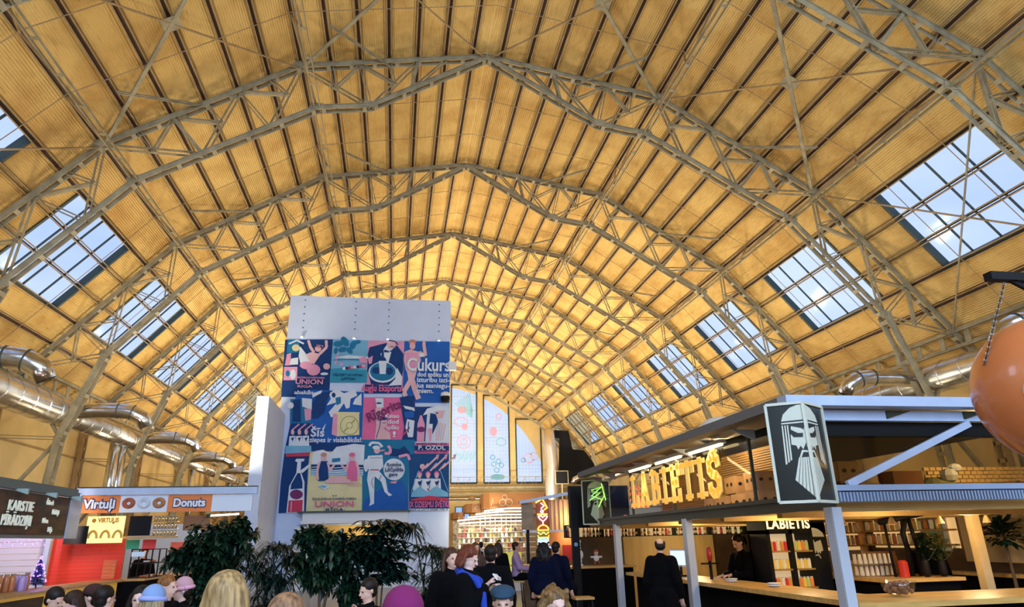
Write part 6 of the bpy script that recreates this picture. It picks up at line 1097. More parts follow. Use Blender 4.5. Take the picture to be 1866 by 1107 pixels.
q = MB(); q.tube([(-.14, -.04, 2.36), (-.1, -.04, 2.3), (0, -.04, 2.22), (.1, -.04, 2.3), (.14, -.04, 2.36), (.05, -.04, 2.38), (0, -.04, 2.33), (-.05, -.04, 2.38), (-.14, -.04, 2.36)], .014, 6); nring(q, -.02, 2.5, .035, .035); q.tube([(0, -.04, 2.2), (0, -.04, 2.12)], .012, 6); q.tube([(-.05, -.04, 2.74), (.05, -.04, 2.66), (-.05, -.04, 2.58)], .014, 6); q.build('white_tubes', glow('pink_white_neon', (1, .72, .9), 4), nc)
q = MB(); q.tube([(-.16, -.04, 1.72), (.14, -.04, 1.72)], .03, 8); q.tube([(-.16, -.04, 1.48), (.2, -.04, 1.48)], .045, 8); q.build('blue_tubes', glow('blue_neon', (.08, .22, 1), 5), nc)
q = MB(); q.ball((0, -.02, 1.58), .14, 14, sc=(1, .25, .6)); q.bb((-.16, 0, 1.42), (.16, .04, 1.75)); q.build('glowing_cup', glow('cup_white', (.9, .95, 1), 1.6), nc)
q = MB(); q.tube([(.14, .03, 1.45), (.14, .03, 1.75), (.17, .03, 1.75)], .02, 6); q.build('orange_edge_tube', M_AMB, nc)
m = MB(); m.bar((.2, 0, .06), (.2, 0, .5), .01, .01); m.bar((.2, 0, .45), (.2, .7, .45), .01, .01); m.tube([(0, 0, 0), (.42, 0, .13)], .025, 8); tag(m.build('amber_neon_bar', M_AMB, loc=(2.32, 19.6, 2.55)), 'short slanted amber neon bar left of the green script', 'neon sign')
hb = thing('burger_stall_counter', 'wooden topped bar counter where people sit at the burger stall', 'counter', (1.2, 19.2, 0))
q = MB(); q.bb((-.75, -.25, 1.05), (.6, .25, 1.1)); q.build('counter_top', M_CTOP, hb); q = MB(); q.bb((-.45, -.15, 0), (-.1, .15, 1.05)); q.build('board_support', mat('old_board', (.32, .22, .13), .6), hb); q = MB(); q.bb((-.1, -.2, 0), (.5, .2, 1.05)); q.build('counter_front', M_CB, hb)
def stool(label, loc):
    t = thing('bar_stool', label, 'stool', loc, 0, 'bar stools in the aisle')
    q = MB(); q.bb((-.17, -.17, .72), (.17, .17, .76)); q.build('seat', M_OAK, t)
    for a in (-1, 1):
        for b in (-1, 1): q = MB(); q.bar((a*.13, b*.13, .72), (a*.19, b*.19, 0), .025, .025); q.build('leg', M_BLACK, t)
    q = MB()
    for a in (-1, 1): q.bar((a*.16, -.16, .25), (a*.16, .16, .25), .02, .02); q.bar((-.16, a*.16, .25), (.16, a*.16, .25), .02, .02, ref=(1, 0, 0))
    q.build('footrest', M_BLACK, t); return t
s0 = stool('bar stool under the woman in lavender', (.38, 18.1, 0))
copy_tree(s0, 'bar stool under the long haired woman in black', (-.1, 18.0, 0)); copy_tree(s0, 'bar stool under the left person in navy jackets', (.10, 13.35, 0)); copy_tree(s0, 'empty light seated bar stool right of the navy jacketed pair', (.62, 12.6, 0)); copy_tree(s0, 'bar stool under the right person in navy jackets', (.45, 13.8, 0))
# soft toys on the far counter
ty = thing('bird_toy', 'white long necked bird soft toy with black striped scarf on far counter', 'soft toy', (1.72, 16.85, 1.1))
q = MB(); q.ball((0, 0, .26), .11, 12, sc=(.9, .8, 1.1)); q.tube([(0, 0, .3), (0, 0, .42), (.01, 0, .52)], [.07, .045, .03], 10); q.ball((.01, 0, .56), .045, 10); q.build('body', M_WHITE, ty, smooth=True)
for a in (-.04, .04): q = MB(); q.tube([(a, 0, .18), (a, 0, .03)], .016, 6); q.ball((a, -.02, .02), .035, 8); q.build('leg', M_WHITE, ty, smooth=True)
for z in (.38, .44): q = MB(); q.tube([(0, 0, z-.012), (0, 0, z+.012)], .062-.2*(z-.38), 10); q.build('scarf_stripe', M_BLACK, ty)
tz = thing('doll_toy', 'small red haired doll in white on the far counter', 'soft toy', (2.14, 16.85, 1.1))
q = MB(); q.ball((0, 0, .17), .07, 10, sc=(1, .8, 1.1)); q.tube([(-.14, 0, .2), (.14, 0, .2)], .025, 6); q.build('body', M_WHITE, tz, smooth=True)
q = MB(); q.ball((0, 0, .29), .06, 10); q.build('head', mat('doll_skin', (.7, .4, .3), .6), tz, smooth=True); q = MB(); q.ball((0, .015, .31), .068, 10); q.build('hair', mat('doll_red_hair', (.3, .07, .03), .8), tz, smooth=True)
for a in (-.05, .05): q = MB(); q.tube([(a, -.02, .1), (a, -.06, .03)], .028, 6); q.build('leg', mat('doll_red_hair', (.3, .07, .03), .8), tz, smooth=True)
# chalk notice and blue badge on the black pillar
q = MB(); q.bb((1.5, 16.6, 0), (1.68, 16.72, 2.9)); pl_ = tag(q.build('black_pillar', M_BLACK), 'black pillar between the burger stall and the far counter toys', 'pillar')
q = MB(); q.lathe([(.045, -.01), (.045, .01)], (1.58, 16.59, 1.6), 16, rot=Euler((PI/2, 0, 0)).to_matrix()); q.build('round_badge', mat('sky_badge', (.15, .4, .7), .5), pl_)
q = MB(); q.bb((1.55, 16.95, 1.98), (3.1, 17.05, 2.98)); q.build('dark_fascia', M_BLACK, pl_)
# gable clutter: fabric wrapped column, black drape, screen on far right
m = MB(); m.tube([(0, 0, -6.2), (0, 0, 0), (.15, 0, 1.6), (0, 0, 3.3), (-.1, 0, 5.0)], [.5, .6, .5, .55, .45], 14); tag(m.build('foil_wrapped_pipe', mat('crinkled_foil', (.72, .66, .6), .35, .8, bump=1.0, nscale=3), smooth=True, loc=(10.9, 60, 6.2)), 'crinkled foil wrapped riser beside the rightmost gable window', 'pipe')
m = MB(); m.prism([(0, 0), (3.2, -.4), (4.2, .6), (2.6, 2.8), (1.5, 2.9), (1.2, 4.6), (-.9, 4.7), (-.8, 4.0), (.3, 3.9), (.2, 2)], .2, (11.8, 61.5, 6.6), (1, 0, 0), (0, 0, 1)); tag(m.build('black_drape', M_BLACK), 'large black opening of drape behind the farthest trusses on the right', 'drape')
sc_ = thing('advertising_screen', 'dark square screen on the stall roofs under the black drape', 'screen', (11.6, 59, 6.2))
q = MB(); q.bb((-.6, 0, 0), (.6, .1, 1.15)); q.build('frame', M_STEEL, sc_); q = MB(); q.bb((-.52, -.02, .07), (.52, 0, 1.08)); q.build('panel', M_BLACK, sc_); q = MB(); q.bb((-.05, 0, -6.2), (.05, .1, 0)); q.build('stand', M_STEEL, sc_)
q = MB(); q.bb((4.2, 27, 0), (15, 56, 3.0)); q.bb((4.0, 26.8, 2.9), (15.2, 56, 3.15))
tag(q.build('stall_block', mat('stall_block_grey', (.45, .38, .28), .7)), 'row of far stalls filling the right side beyond the beer bar', 'kiosk')
# ------------------------------------------------------------------ potted plants
M_LEAF = mat('deep_green_leaf', (.010, .046, .020), .33, col2=(.003, .014, .007), nscale=5, spec=.6); M_LEAF2 = mat('blue_green_leaf', (.007, .034, .022), .32, col2=(.002, .010, .007), nscale=6, spec=.6)
M_LEAF3 = mat('yellow_green_leaf', (.10, .16, .03), .4, col2=(.03, .05, .012), nscale=5); M_BARK = mat('brown_stem', (.10, .06, .03), .8); M_POT = mat('grey_pot', (.08, .08, .085), .6)
def leaf(m, base, d, L, w, droop, lobes=0, n=5):
    d = Vector(d).normalized(); s = d.cross(Vector((0, 0, 1))); s = s.normalized() if s.length > 1e-3 else Vector((1, 0, 0))
    pts = []; b = len(m.v)
    for i in range(n+1):
        t = i/n; c = Vector(base)+d*(L*t)+Vector((0, 0, -droop*L*t*t)); ww = w*math.sin(PI*min(1, .08+.92*t))**.7*(1-.25*t)
        if lobes and i % 2: ww *= .55
        if i == n: ww = .002
        up = s.cross(d).normalized()
        m.v += [tuple(c-s*ww+up*ww*.25), tuple(c), tuple(c+s*ww+up*ww*.25)]
    for i in range(n):
        a = b+3*i; m.f += [(a, a+1, a+4, a+3), (a+1, a+2, a+5, a+4)]; m.m += [0, 0]
def plant(label, loc, crowns, kind, seed, matl, trunks):
    r = random.Random(seed); t = thing('potted_plant', label, 'plant', loc, 0)
    q = MB(); q.lathe([(.16, 0), (.24, .38), (.26, .4), (.23, .4), (.22, .35), (.01, .34)], n=20); q.build('pot', M_POT, t, smooth=True)
    for a, b, rr in trunks:
        q = MB(); a = Vector(a); b = Vector(b); mid = lerp(a, b, .5)+Vector((r.uniform(-.05, .05), r.uniform(-.05, .05), 0)); q.tube([a, mid, b], [rr, rr*.8, rr*.5], 7); q.build('stem', M_BARK, t, smooth=True)
    m = MB()
    for (cx, cy, cz, rx, ry, rz, cnt) in crowns:
        for i in range(cnt):
            u = Vector((r.gauss(0, 1), r.gauss(0, 1), r.gauss(0, 1))).normalized()*(r.random()**.5)*r.choice((.75, 1, 1, 1.25))
            p = Vector((cx+u.x*rx, cy+u.y*ry, cz+u.z*rz))
            a = r.uniform(0, 2*PI); base_d = Vector((u.x+.3*math.cos(a), u.y+.3*math.sin(a), u.z*.5+.25))
            if kind == 'lobed':
                nn = 7; ax = Vector((r.gauss(0, 1), r.gauss(-.5, 1), r.gauss(.3, 1))).normalized(); tu = ax.orthogonal().normalized(); tv = ax.cross(tu)
                for k in range(nn):
                    aa = a+2*PI*k/nn*.8; dd = tu*math.cos(aa)+tv*math.sin(aa)+base_d*.35
                    leaf(m, p, dd, r.uniform(.10, .16), .040, .35, 0, 4)
            elif kind == 'palmate':
                for k in range(6):
                    aa = a+2*PI*k/6; dd = Vector((math.cos(aa), math.sin(aa), .1)); leaf(m, p, dd, r.uniform(.16, .26), .040, .45, 0, 5)
            elif kind == 'strap':
                for k in range(15):
                    aa = r.uniform(0, 2*PI); dd = Vector((math.cos(aa), math.sin(aa), r.uniform(-.1, 1.2))); leaf(m, p, dd, r.uniform(.24, .40), .015, r.uniform(.5, 1.1), 0, 6)
            else:
                leaf(m, p, base_d+Vector((0, 0, .1)), r.uniform(.10, .18), .045, .4, 0, 4)
    m.build('foliage', matl, t, smooth=False)
    return t
plant('tall bushy lobed leaf plant left of the partition wall, tallest on the left', (-5.75, 13, 0), [(-.03, 0, 1.75, .52, .45, .42, 330), (.0, 0, 1.2, .5, .45, .5, 300), (.35, 0, 1.85, .25, .3, .3, 70), (-.55, .1, 1.55, .25, .25, .22, 60)], 'lobed', 1, M_LEAF, [((0, 0, .35), (.05, 0, 1.7), .035), ((.05, .05, .35), (-.3, 0, 1.5), .025)])
plant('grassy strap leaf dracaena between the partition wall and the door plants', (-4.75, 12.5, 0), [(.08, 0, 1.72, .18, .2, .1, 9), (-.28, .1, 1.5, .2, .2, .15, 10), (.3, 0, 1.5, .22, .2, .12, 10), (0, 0, 1.15, .42, .3, .25, 26), (0, 0, .8, .35, .3, .15, 12)], 'strap', 2, M_LEAF2, [((0, 0, .35), (.05, 0, 1.7), .02), ((.05, 0, .35), (-.25, .1, 1.45), .02), ((0, .05, .35), (.3, 0, 1.45), .02)])
plant('dark lobed leaf tree in front of the tower entrance, left half of the centre clump', (-3.85, 12, 0), [(-.15, 0, 1.88, .30, .25, .13, 90), (.2, 0, 1.6, .55, .35, .33, 300), (-.05, 0, 1.3, .4, .3, .25, 130), (.5, 0, 1.05, .28, .2, .25, 70)], 'lobed', 3, M_LEAF, [((0, 0, .35), (.2, 0, 1.4), .03), ((.05, 0, .35), (-.05, 0, 1.3), .025), ((.4, 0, .3), (.3, 0, 1.5), .02)])
plant('palmate umbrella leaf plant before the mural, right half of the centre clump', (-2.95, 11.8, 0), [(.05, 0, 1.98, .40, .25, .13, 55), (-.05, 0, 1.62, .52, .35, .3, 130), (.15, 0, 1.28, .4, .3, .16, 50)], 'palmate', 4, M_LEAF2, [((0, 0, .35), (.02, 0, 1.7), .02), ((.04, 0, .35), (.1, 0, 1.6), .018)])
plant('thin strap leaf dracaena at the right foot of the mural tower', (-2.1, 12, 0), [(-.3, 0, 1.95, .1, .1, .06, 5), (-.05, 0, 1.62, .2, .2, .1, 10), (.28, 0, 1.55, .2, .2, .1, 9), (.1, 0, 1.2, .35, .3, .25, 20), (-.1, 0, .85, .4, .3, .2, 16)], 'strap', 5, M_LEAF2, [((0, 0, .35), (-.28, 0, 1.9), .02), ((.03, 0, .35), (.0, 0, 1.6), .02), ((.05, 0, .35), (.28, 0, 1.5), .018)])
plant('narrow dark leafy plant behind the woman with the blue scarf', (-1.75, 10.2, 0), [(0, 0, 1.25, .28, .25, .3, 90)], 'oval', 6, M_LEAF, [((0, 0, .35), (0, 0, 1.2), .02)])
def vase_plant(label, loc, seed, matl, H_, R_, cnt, vase):
    r = random.Random(seed); t = thing('leafy_plant', label, 'plant', loc, 0)
    q = MB(); q.lathe([(vase*.6, 0), (vase, .05), (vase*.9, .2), (vase*.7, .24)], n=14); q.build('vase', M_BLACK, t, smooth=True)
    m = MB()
    for i in range(cnt):
        a = r.uniform(0, 2*PI); u = r.random(); tip = Vector((R_*u*math.cos(a), R_*u*math.sin(a), .24+H_*(1-.6*u*u)))
        m.tube([(0, 0, .2), (tip.x*.4, tip.y*.4, tip.z*.6), tip], .004, 4)
        for k in range(9):
            p = lerp(Vector((0, 0, .2)), tip, .3+.08*k); leaf(m, p, Vector((math.cos(a+1.3*k), math.sin(a+1.3*k), .4)), r.uniform(.08, .14), .028, .3, 0, 4)
    m.build('foliage', matl, t); return t
vase_plant('leafy dark plant in a black vase on the rear counter, left of the pair', (5.0, 9.45, 1.1), 7, M_LEAF, .38, .22, 16, .06)
vase_plant('yellow green leafy plant on the rear counter, right of the pair', (5.25, 9.42, 1.1), 8, M_LEAF3, .36, .32, 18, .06)
t = plant('big dark leafy tree hanging over the counter at the right edge', (6.15, 9.15, 0), [(0, 0, 1.72, .26, .26, .2, 200)], 'oval', 9, M_LEAF2, [((0, 0, .35), (0, 0, 1.6), .03)])
# ------------------------------------------------------------------ people
def caps(m, a, ra, b, rb, n=10):
    a = Vector(a); b = Vector(b); d = b-a; L = d.length
    if L < 1e-5: m.ball(a, ra, n); return
    d.normalize(); pts = []; rs = []
    for k in range(4): t = (PI/2)*k/4; pts.append(a-d*ra*math.cos(t)); rs.append(max(1e-4, ra*math.sin(t)))
    pts.append(a); rs.append(ra); pts.append(b); rs.append(rb)
    for k in range(3, -1, -1): t = (PI/2)*k/4; pts.append(b+d*rb*math.cos(t)); rs.append(max(1e-4, rb*math.sin(t)))
    m.tube(pts, rs, n)
def chain(m, *pr):
    for (a, ra), (b, rb) in zip(pr[:-1], pr[1:]): caps(m, a, ra, b, rb)
def fused(m, name, matl, parent, vox, it=4):
    o = m.build('tmp', matl); r = o.modifiers.new('r', 'REMESH'); r.mode = 'VOXEL'; r.voxel_size = vox; r.use_smooth_shade = True
    s = o.modifiers.new('s', 'SMOOTH'); s.iterations = it; s.factor = .5
    bpy.context.view_layer.update(); dg = bpy.context.evaluated_depsgraph_get(); me = bpy.data.meshes.new_from_object(o.evaluated_get(dg)); me.name = name
    if not me.materials: me.materials.append(matl)
    bpy.data.objects.remove(o); ob = bpy.data.objects.new(name, me); COL.objects.link(ob); ob.parent = parent
    for p in me.polygons: p.use_smooth = True
    return ob
def hand(m, w, d, up, side, curl=.6):
    """palm and five fingers at wrist w, pointing d, palm normal -up, thumb towards side"""
    w = Vector(w); d = Vector(d).normalized(); up = Vector(up); up = (up-d*up.dot(d)).normalized(); s = d.cross(up)*side
    caps(m, w+s*.018+d*.02, .017, w+s*.024+d*.085, .014); caps(m, w-s*.018+d*.02, .017, w-s*.022+d*.08, .014); caps(m, w+d*.01, .02, w+d*.085, .015)
    for k, (o, L) in enumerate(((.034, .072), (.012, .082), (-.011, .076), (-.033, .060))):
        p = w+s*o+d*.088; a = curl*.5; q = p+(d*math.cos(a)-up*math.sin(a))*L*.45; a2 = curl*1.5; r = q+(d*math.cos(a2)-up*math.sin(a2))*L*.32; a3 = curl*2.1; t = r+(d*math.cos(a3)-up*math.sin(a3))*L*.25
        chain(m, (p, .0092), (q, .0086), (r, .0078), (t, .0068))
    p = w+s*.03+d*.03; q = p+(s*.8+d*.6-up*.3).normalized()*.038; r = q+(s*.25+d*.9-up*.35).normalized()*.03
    chain(m, (p, .012), (q, .0098), (r, .008))
SKIN = {'light': (.78, .45, .33), 'pale': (.82, .52, .42), 'tan': (.55, .28, .17)}
def person(label, loc, rz, sit=None, sc=1.0, skin='light', top=(.01, .01, .012), legs=(.012, .014, .03), hair=((.03, .015, .008), 'short'), hat=None, turn=0.0, nod=0.0, arms='down', coat=False, vox=.014, group=None, lean=0.0):
    t = thing('person', label, 'person', loc, rz, group); t.scale = (sc, sc, sc)
    base = .92 if sit is None else sit/sc+.10
    tl = lambda p: Vector((p[0], p[1]-lean*(p[2]-base), p[2]))            # lean the trunk forward
    Z = base-.92; P = lambda x, y, z: tl((x, y, z+Z))
    sh = [P(s*.175, 0, 1.40) for s in (-1, 1)]; hip = [Vector((s*.09, 0, base)) for s in (-1, 1)]
    if arms == 'down': el = [P(s*.25, .02, 1.12) for s in (-1, 1)]; wr = [P(s*.24, -.10, .88) for s in (-1, 1)]; hd = [Vector((0, -.25, -1))]*2
    elif arms == 'table': el = [P(s*.24, -.10, 1.13) for s in (-1, 1)]; wr = [P(s*.12, -.34, 1.08) for s in (-1, 1)]; hd = [Vector((-s*.3, -1, 0)) for s in (-1, 1)]
    elif arms == 'phone': el = [P(-.22, -.06, 1.13), P(.22, -.05, 1.12)]; wr = [P(-.05, -.21, 1.35), P(.09, -.20, 1.30)]; hd = [Vector((.25, -.6, .6)), Vector((-.4, -.7, .5))]
    elif arms == 'work': el = [P(-.24, -.12, 1.12), P(.24, -.12, 1.12)]; wr = [P(-.12, -.36, 1.10), P(.12, -.38, 1.12)]; hd = [Vector((.2, -1, -.1)), Vector((-.2, -1, -.1))]
    elif arms == 'chin': el = [P(-.24, -.10, 1.12), P(.20, -.26, 1.10)]; wr = [P(-.12, -.34, 1.06), P(.06, -.20, 1.33)]; hd = [Vector((.3, -1, 0)), Vector((-.1, .2, 1))]
    if sit is None: kn = [Vector((s*.10, -.02, .49)) for s in (-1, 1)]; an = [Vector((s*.10, .02, .08)) for s in (-1, 1)]
    else: kn = [Vector((s*.13, -.44, base-.01)) for s in (-1, 1)]; an = [Vector((s*.13, -.40, max(.08, base-.47))) for s in (-1, 1)]
    m = MB()
    m.ball(P(0, 0, 1.30), .15, 14, sc=(1.15, .68, 1.25)); m.ball(P(0, .0, 1.08), .135, 14, sc=(1.1, .72, 1.2)); m.ball((0, .0, base+.03), .15, 14, sc=(1.12, .8, .85))
    caps(m, P(-.13, .01, 1.405), .06, P(.13, .01, 1.405), .06); caps(m, P(0, .01, 1.40), .062, P(0, -.005, 1.53), .052)
    for i in (0, 1):
        chain(m, (sh[i], .056), (el[i], .043), (wr[i], .028)); chain(m, (hip[i], .088), (kn[i], .058), (an[i], .038)); caps(m, an[i]-Vector((0, 0, .03)), .04, an[i]+Vector((0, -.15, -.045)), .032)
        hand(m, wr[i]+hd[i].normalized()*.015, hd[i], (0, 0, 1) if abs(hd[i].normalized().z) < .8 else (0, 1, 0), -1 if i else 1)
    hc = P(0, -.01, 1.615); R = (Euler((nod, 0, turn))).to_matrix()
    H = lambda x, y, z: hc+R @ Vector((x, y, z))
    def hb(mm, c, r, s3, n=14): mm.ball(H(*c), r, n, sc=s3, rot=R)
    hb(m, (0, .012, .03), .088, (.86, 1.06, 1.0)); hb(m, (0, -.018, -.03), .068, (.88, 1.0, 1.15)); hb(m, (0, -.05, -.082), .030, (1.15, .8, .8))
    caps(m, H(0, -.082, .015), .009, H(0, -.104, -.022), .013, 8); hb(m, (-.022, -.082, .022), .014, (1.3, .7, .7), 8); hb(m, (.022, -.082, .022), .014, (1.3, .7, .7), 8)
    hb(m, (-.078, .01, -.005), .022, (.4, .8, 1.25), 8); hb(m, (.078, .01, -.005), .022, (.4, .8, 1.25), 8); hb(m, (0, -.085, -.055), .014, (1.6, .7, .6), 8)
    sk = mat('skin_'+skin, SKIN[skin], .55)
    fused(m, 'body', sk, t, vox*.62 if arms in ('phone', 'work', 'chin') else vox*.85, 2)
    for ex in (-.03, .03): q = MB(); hb(q, (ex, -.083, .006), .011, (1.2, .6, .7), 8); q.build('eye', mat('eye_dark', (.04, .03, .03), .2), t, smooth=True)
    q = MB(); hb(q, (0, -.096, -.053), .012, (1.9, .5, .42), 8); q.build('lips', mat('lip_rose', (.50, .13, .12), .5), t, smooth=True)
    # top garment
    g = .02 if not coat else .034; m = MB()
    m.ball(P(0, 0, 1.29), .15+g, 14, sc=(1.15, .72, 1.2)); m.ball(P(0, 0, 1.08), .14+g, 14, sc=(1.12, .76, 1.25)); m.ball((0, 0, base+.04), .155+g, 14, sc=(1.12, .84, .8))
    caps(m, P(-.14, .01, 1.40), .06+g*.8, P(.14, .01, 1.40), .06+g*.8); caps(m, P(0, .015, 1.40), .07+g*.6, P(0, .01, 1.465), .062+g*.4)
    for i in (0, 1): chain(m, (sh[i], .056+g), (el[i], .046+g), (lerp(el[i], wr[i], .86), .034+g*.8))
    if coat:
        for i in (0, 1): chain(m, (hip[i], .105+g), (lerp(hip[i], kn[i], .75), .09+g))
        caps(m, (0, 0, base), .12, lerp(kn[0], kn[1], .5)*.7+Vector((0, 0, base))*.3, .11)
    key = 'cloth_%02d_%02d_%02d' % tuple(int(c*99) for c in top)
    fused(m, 'coat' if coat else 'jumper', mat(key, top, .95, bump=.2, nscale=60, spec=.12), t, vox)
    m = MB()
    for i in (0, 1): chain(m, (hip[i], .10), (kn[i], .07), (lerp(kn[i], an[i], .93), .056))
    m.ball((0, 0, base-.0), .15, 12, sc=(1.13, .84, .72)); key = 'cloth_%02d_%02d_%02d' % tuple(int(c*99) for c in legs)
    fused(m, 'trousers', mat(key, legs, .95, spec=.12), t, vox)
    for i in (0, 1):
        q = MB(); caps(q, an[i]-Vector((0, -.01, .035)), .045, an[i]+Vector((0, -.16, -.042)), .038); q.build('shoe', M_BLACK, t, smooth=True)
    hcol, st = hair; hm = mat('hair_%02d_%02d_%02d' % tuple(int(c*99) for c in hcol), hcol, .55, noise=.65, nscale=34, stretch=(1.6, 1.6, .16), bump=.7, spec=.3)
    m = MB(); hb(m, (0, .026, .048), .098, (.90, 1.02, .92)); hb(m, (0, .05, -.01), .075, (1.0, .8, 1.0))
    if st == 'bald_spot': m = MB(); hb(m, (0, .045, .0), .085, (.98, .8, .75)); hb(m, (0, -.02, .085), .05, (1.1, .9, .4)); hb(m, (.06, .03, .04), .045, (.6, 1.2, 1)); hb(m, (-.06, .03, .04), .045, (.6, 1.2, 1))
    if st in ('long', 'curly', 'wavy'):
        nl = 9 if st != 'curly' else 16; rr = random.Random(int(loc[0]*100))
        if st == 'curly':
            for k in range(46): aa = rr.uniform(-.3, PI+.3); zz = rr.uniform(-.2, .13); hb(m, (.105*math.cos(aa)*(1.25 if zz < 0 else .9), .015+.09*math.sin(aa), zz), .026, (1, 1, 1), 7)
        for k in range(nl):
            a = PI*(.02+.96*k/(nl-1)); x = .085*math.cos(a); y = .012+.085*math.sin(a); L_ = {'long': .30, 'wavy': .12, 'curly': .24}[st]
            w = .05*(1 if st == 'curly' else .25)
            pts = [(H(x*.9, y*.9, .04), .03)] + [(H(x*(1.05+.12*j)+rr.uniform(-w, w)*.5, y*1.05+rr.uniform(-w, w)*.4, .04-L_*j/4), .032 if st == 'curly' else .027) for j in range(1, 5)]
            chain(m, *pts)
    if st == 'ponytail': chain(m, (H(0, .10, .05), .035), (H(0, .15, .0), .035), (H(0, .15, -.10), .022))
    if st == 'bun': hb(m, (0, .10, .09), .045, (1, 1, 1))
    fused(m, 'hair', hm, t, .011, 1)
    if hat:
        hs, hcl = hat; hmat = mat('hat_%02d_%02d_%02d' % tuple(int(c*99) for c in hcl), hcl, .95, bump=.5, nscale=40)
        m = MB()
        if hs == 'beanie':
            hb(m, (0, .02, .065), .108, (.92, 1.0, .95)); fused(m, 'beanie', hmat, t, .012)
            m = MB(); c = [H(.103*math.cos(a)*.92, .018+.108*math.sin(a), .038+.012*math.sin(a)) for a in [2*PI*k/18 for k in range(19)]]; m.tube(c, .022, 8); m.build('folded_brim', mat('hat_brim_%02d' % int(hcl[0]*99), tuple(min(1, v*1.25+.06) for v in (hcl[0], hcl[1]*.8, hcl[2])), .95), t, smooth=True)
        elif hs == 'flatcap':
            hb(m, (0, .015, .082), .112, (.95, 1.08, .52)); hb(m, (0, -.07, .066), .07, (1.1, .95, .28)); fused(m, 'flat_cap', hmat, t, .01)
        elif hs == 'cap':
            hb(m, (0, .02, .07), .100, (.92, 1.02, .75)); hb(m, (0, -.11, .055), .06, (1.0, 1.1, .16)); fused(m, 'peaked_cap', hmat, t, .009)
    return t
BLK = (.0025, .0025, .0035); DRK = ((.02, .010, .006), 'short')
pw = person('woman in black coat and bright blue scarf reading her phone', (-1.97, 7.3, 0), 1.15, None, .975, 'pale', BLK, BLK, ((.22, .045, .015), 'wavy'), None, 0, .42, 'phone', True, .012)
M_SCARF = mat('royal_blue_wool', (.012, .05, .42), .9, bump=.4, nscale=50)
m = MB(); chain(m, ((.10, .04, 1.45), .045), ((.0, .10, 1.50), .048), ((-.10, .04, 1.47), .045), ((-.07, -.08, 1.42), .04), ((.03, -.12, 1.39), .038), ((.10, .0, 1.44), .045)); chain(m, ((-.07, -.10, 1.42), .038), ((-.12, -.20, 1.28), .034), ((-.15, -.23, .95), .036), ((-.15, -.22, .72), .034)); fused(m, 'scarf', M_SCARF, pw, .012)
ph = thing('smartphone', 'white smartphone held by the woman with the blue scarf', 'phone', (-1.97, 7.3, 0), 1.15); ph.scale = (.975,)*3
q = MB(); c = Vector((.005, -.31, 1.43)); q.box(c, (.15, .012, .075), rot=(-.7, .1, .0)); q.build('case', M_WHITE, ph); q = MB(); q.box(c+Vector((0, .006, .006)), (.14, .004, .068), rot=(-.7, .1, 0)); q.build('screen', M_BLACK, ph)
person('person in black coat standing behind the woman with the phone', (-1.52, 8.9, 0), 2.9, None, .97, 'light', BLK, BLK, DRK, coat=True)
person('brown haired person standing just left of the woman with the phone', (-2.06, 8.3, 0), .4, None, .96, 'light', (.004, .006, .005), BLK, ((.10, .04, .02), 'long'), coat=True)
person('seated man in dark blue tweed flat cap facing the camera', (-1.815, 6.0, 0), -.15, .44, 1.02, 'light', BLK, BLK, ((.1, .1, .1), 'short'), ('flatcap', (.02, .055, .10)), nod=.1, arms='table')
person('seated woman with curly fair hair at the bottom edge of the aisle', (-1.46, 5.6, 0), -.1, .46, 1.0, 'pale', (.10, .05, .06), BLK, ((.30, .16, .055), 'curly'), turn=.35, nod=.2, arms='table')
person('person in a purple woollen hat seen from behind at the bottom edge', (-2.67, 3.45, 0), PI, .60, 1.0, 'light', (.05, .02, .04), BLK, DRK, ('beanie', (.20, .012, .10)))
person('long haired blonde woman seen from behind at the bottom edge', (-3.43, 3.35, 0), 2.8, None, .945, 'light', BLK, BLK, ((.58, .36, .15), 'long'), nod=-.1, coat=True)
person('light brown haired woman seen from behind beside the blonde one', (-3.22, 3.7, 0), 2.6, .62, .98, 'light', BLK, BLK, ((.42, .22, .11), 'long'))
person('seated man with dark hair looking down at the left end of the crowd', (-6.28, 8.5, 0), 1.2, .46, .98, 'light', BLK, BLK, DRK, nod=.4)
person('dark haired woman bending towards her left neighbour in the left crowd', (-5.93, 8.1, 0), -.9, .45, .97, 'light', (.06, .05, .05), BLK, ((.05, .02, .012), 'long'), nod=.3, turn=-.3)
person('child in a pale pink beanie low in the left crowd', (-5.75, 7.6, 0), .3, .42, .86, 'pale', (.4, .2, .25), BLK, DRK, ('beanie', (.55, .32, .34)))
person('man in dark peaked cap seated in profile facing left', (-5.80, 8.2, 0), -1.45, .48, .99, 'light', (.03, .03, .03), BLK, DRK, ('cap', (.05, .015, .012)))
person('dark haired man in pale blue shirt seated with his back turned', (-5.53, 7.8, 0), 2.5, .48, 1.0, 'light', (.40, .52, .72), BLK, DRK)
person('long haired woman in black seated facing the camera between two men', (-5.10, 7.5, 0), .1, .48, 1.0, 'pale', BLK, BLK, ((.012, .008, .006), 'long'), arms='table')
person('person in blue and lilac beanie and pale denim jacket seen from behind', (-4.83, 7.0, 0), 2.7, .48, 1.0, 'light', (.25, .42, .50), BLK, ((.5, .35, .18), 'long'), ('beanie', (.24, .36, .62)))
person('ginger haired man in profile behind the lilac beanie', (-5.22, 8.7, 0), 1.3, .50, 1.03, 'light', BLK, BLK, ((.40, .15, .04), 'short'))
person('woman in pink knitted hat facing left beside the ginger man', (-5.16, 9.1, 0), -1.2, .46, 1.0, 'pale', BLK, BLK, DRK, ('beanie', (.62, .34, .38)))
person('figure in black cut by the left edge of the picture', (-5.36, 5.2, 0), 2.0, None, .96, 'light', BLK, BLK, DRK, coat=True)
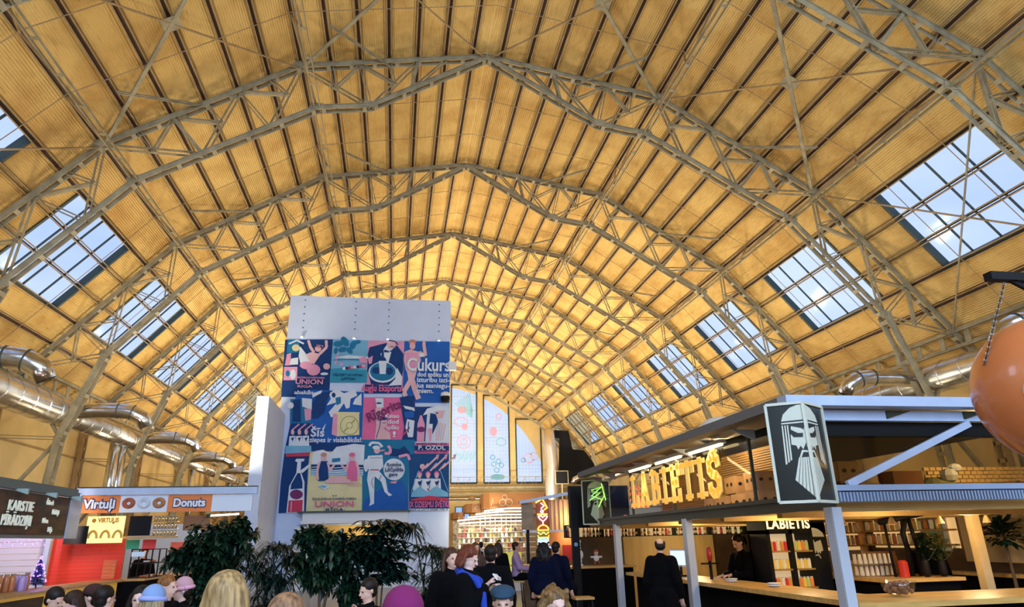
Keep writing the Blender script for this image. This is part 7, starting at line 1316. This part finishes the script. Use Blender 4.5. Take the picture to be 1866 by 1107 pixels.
person('dark clad person sitting before the tower entrance among the plants', (-2.98, 8.2, 0), -1.0, .45, 1.0, 'light', BLK, BLK, DRK, nod=.2, arms='chin')
person('tall man in black hooded jacket standing at the bar counter', (1.37, 10.6, 0), 2.35, None, .985, 'light', BLK, BLK, ((.02, .012, .01), 'bald_spot'), None, .5, .15, 'down', True, .012)
bm = person('barmaid in black T-shirt leaning over the counter with lowered head', (3.12, 11.3, 0), -1.35, None, 1.0, 'light', BLK, BLK, ((.015, .01, .008), 'ponytail'), None, 0, .45, 'work', False, .011, lean=.12)
person('woman in lavender jumper sitting on a bar stool in the aisle', (.38, 18.1, 0), 1.3, .76, 1.0, 'tan', (.36, .24, .42), BLK, DRK, arms='table')
person('long haired woman in black sitting beside the lavender jumper', (-.10, 18.0, 0), 2.6, .76, 1.0, 'light', BLK, BLK, ((.04, .02, .012), 'long'), coat=True)
person('left one of two people in navy jackets sitting at the far counter', (.10, 13.35, 0), 2.8, .76, 1.0, 'light', (.003, .005, .022), BLK, ((.01, .006, .006), 'curly'), coat=True)
person('right one of two people in navy jackets sitting at the far counter', (.45, 13.8, 0), 2.4, .76, 1.0, 'light', (.003, .005, .020), BLK, DRK, coat=True)
person('shopper in brown standing far off beside the tower edge', (-.72, 17.5, 0), .3, None, .97, 'light', (.10, .06, .05), BLK, ((.2, .09, .04), 'long'))
person('shopper in black standing far off at the bright market shelves', (-.35, 21.0, 0), 2.9, None, .97, 'light', BLK, BLK, DRK, coat=True)
person('shopper in white standing before the far yellow display counter', (.25, 24.5, 0), PI, None, .97, 'light', (.6, .6, .6), BLK, DRK)
person('seller in yellow apron behind the far display counter', (1.25, 27.0, 0), 0, None, 1.0, 'light', (.55, .42, .08), BLK, DRK)
person('donut seller in black behind the far pastry counter', (-8.9, 19.3, 0), .6, None, 1.0, 'light', BLK, BLK, DRK)
person('bartender in black with back turned behind the beer taps', (5.75, 10.3, 0), 2.4, None, .98, 'light', BLK, BLK, ((.10, .04, .02), 'short'))
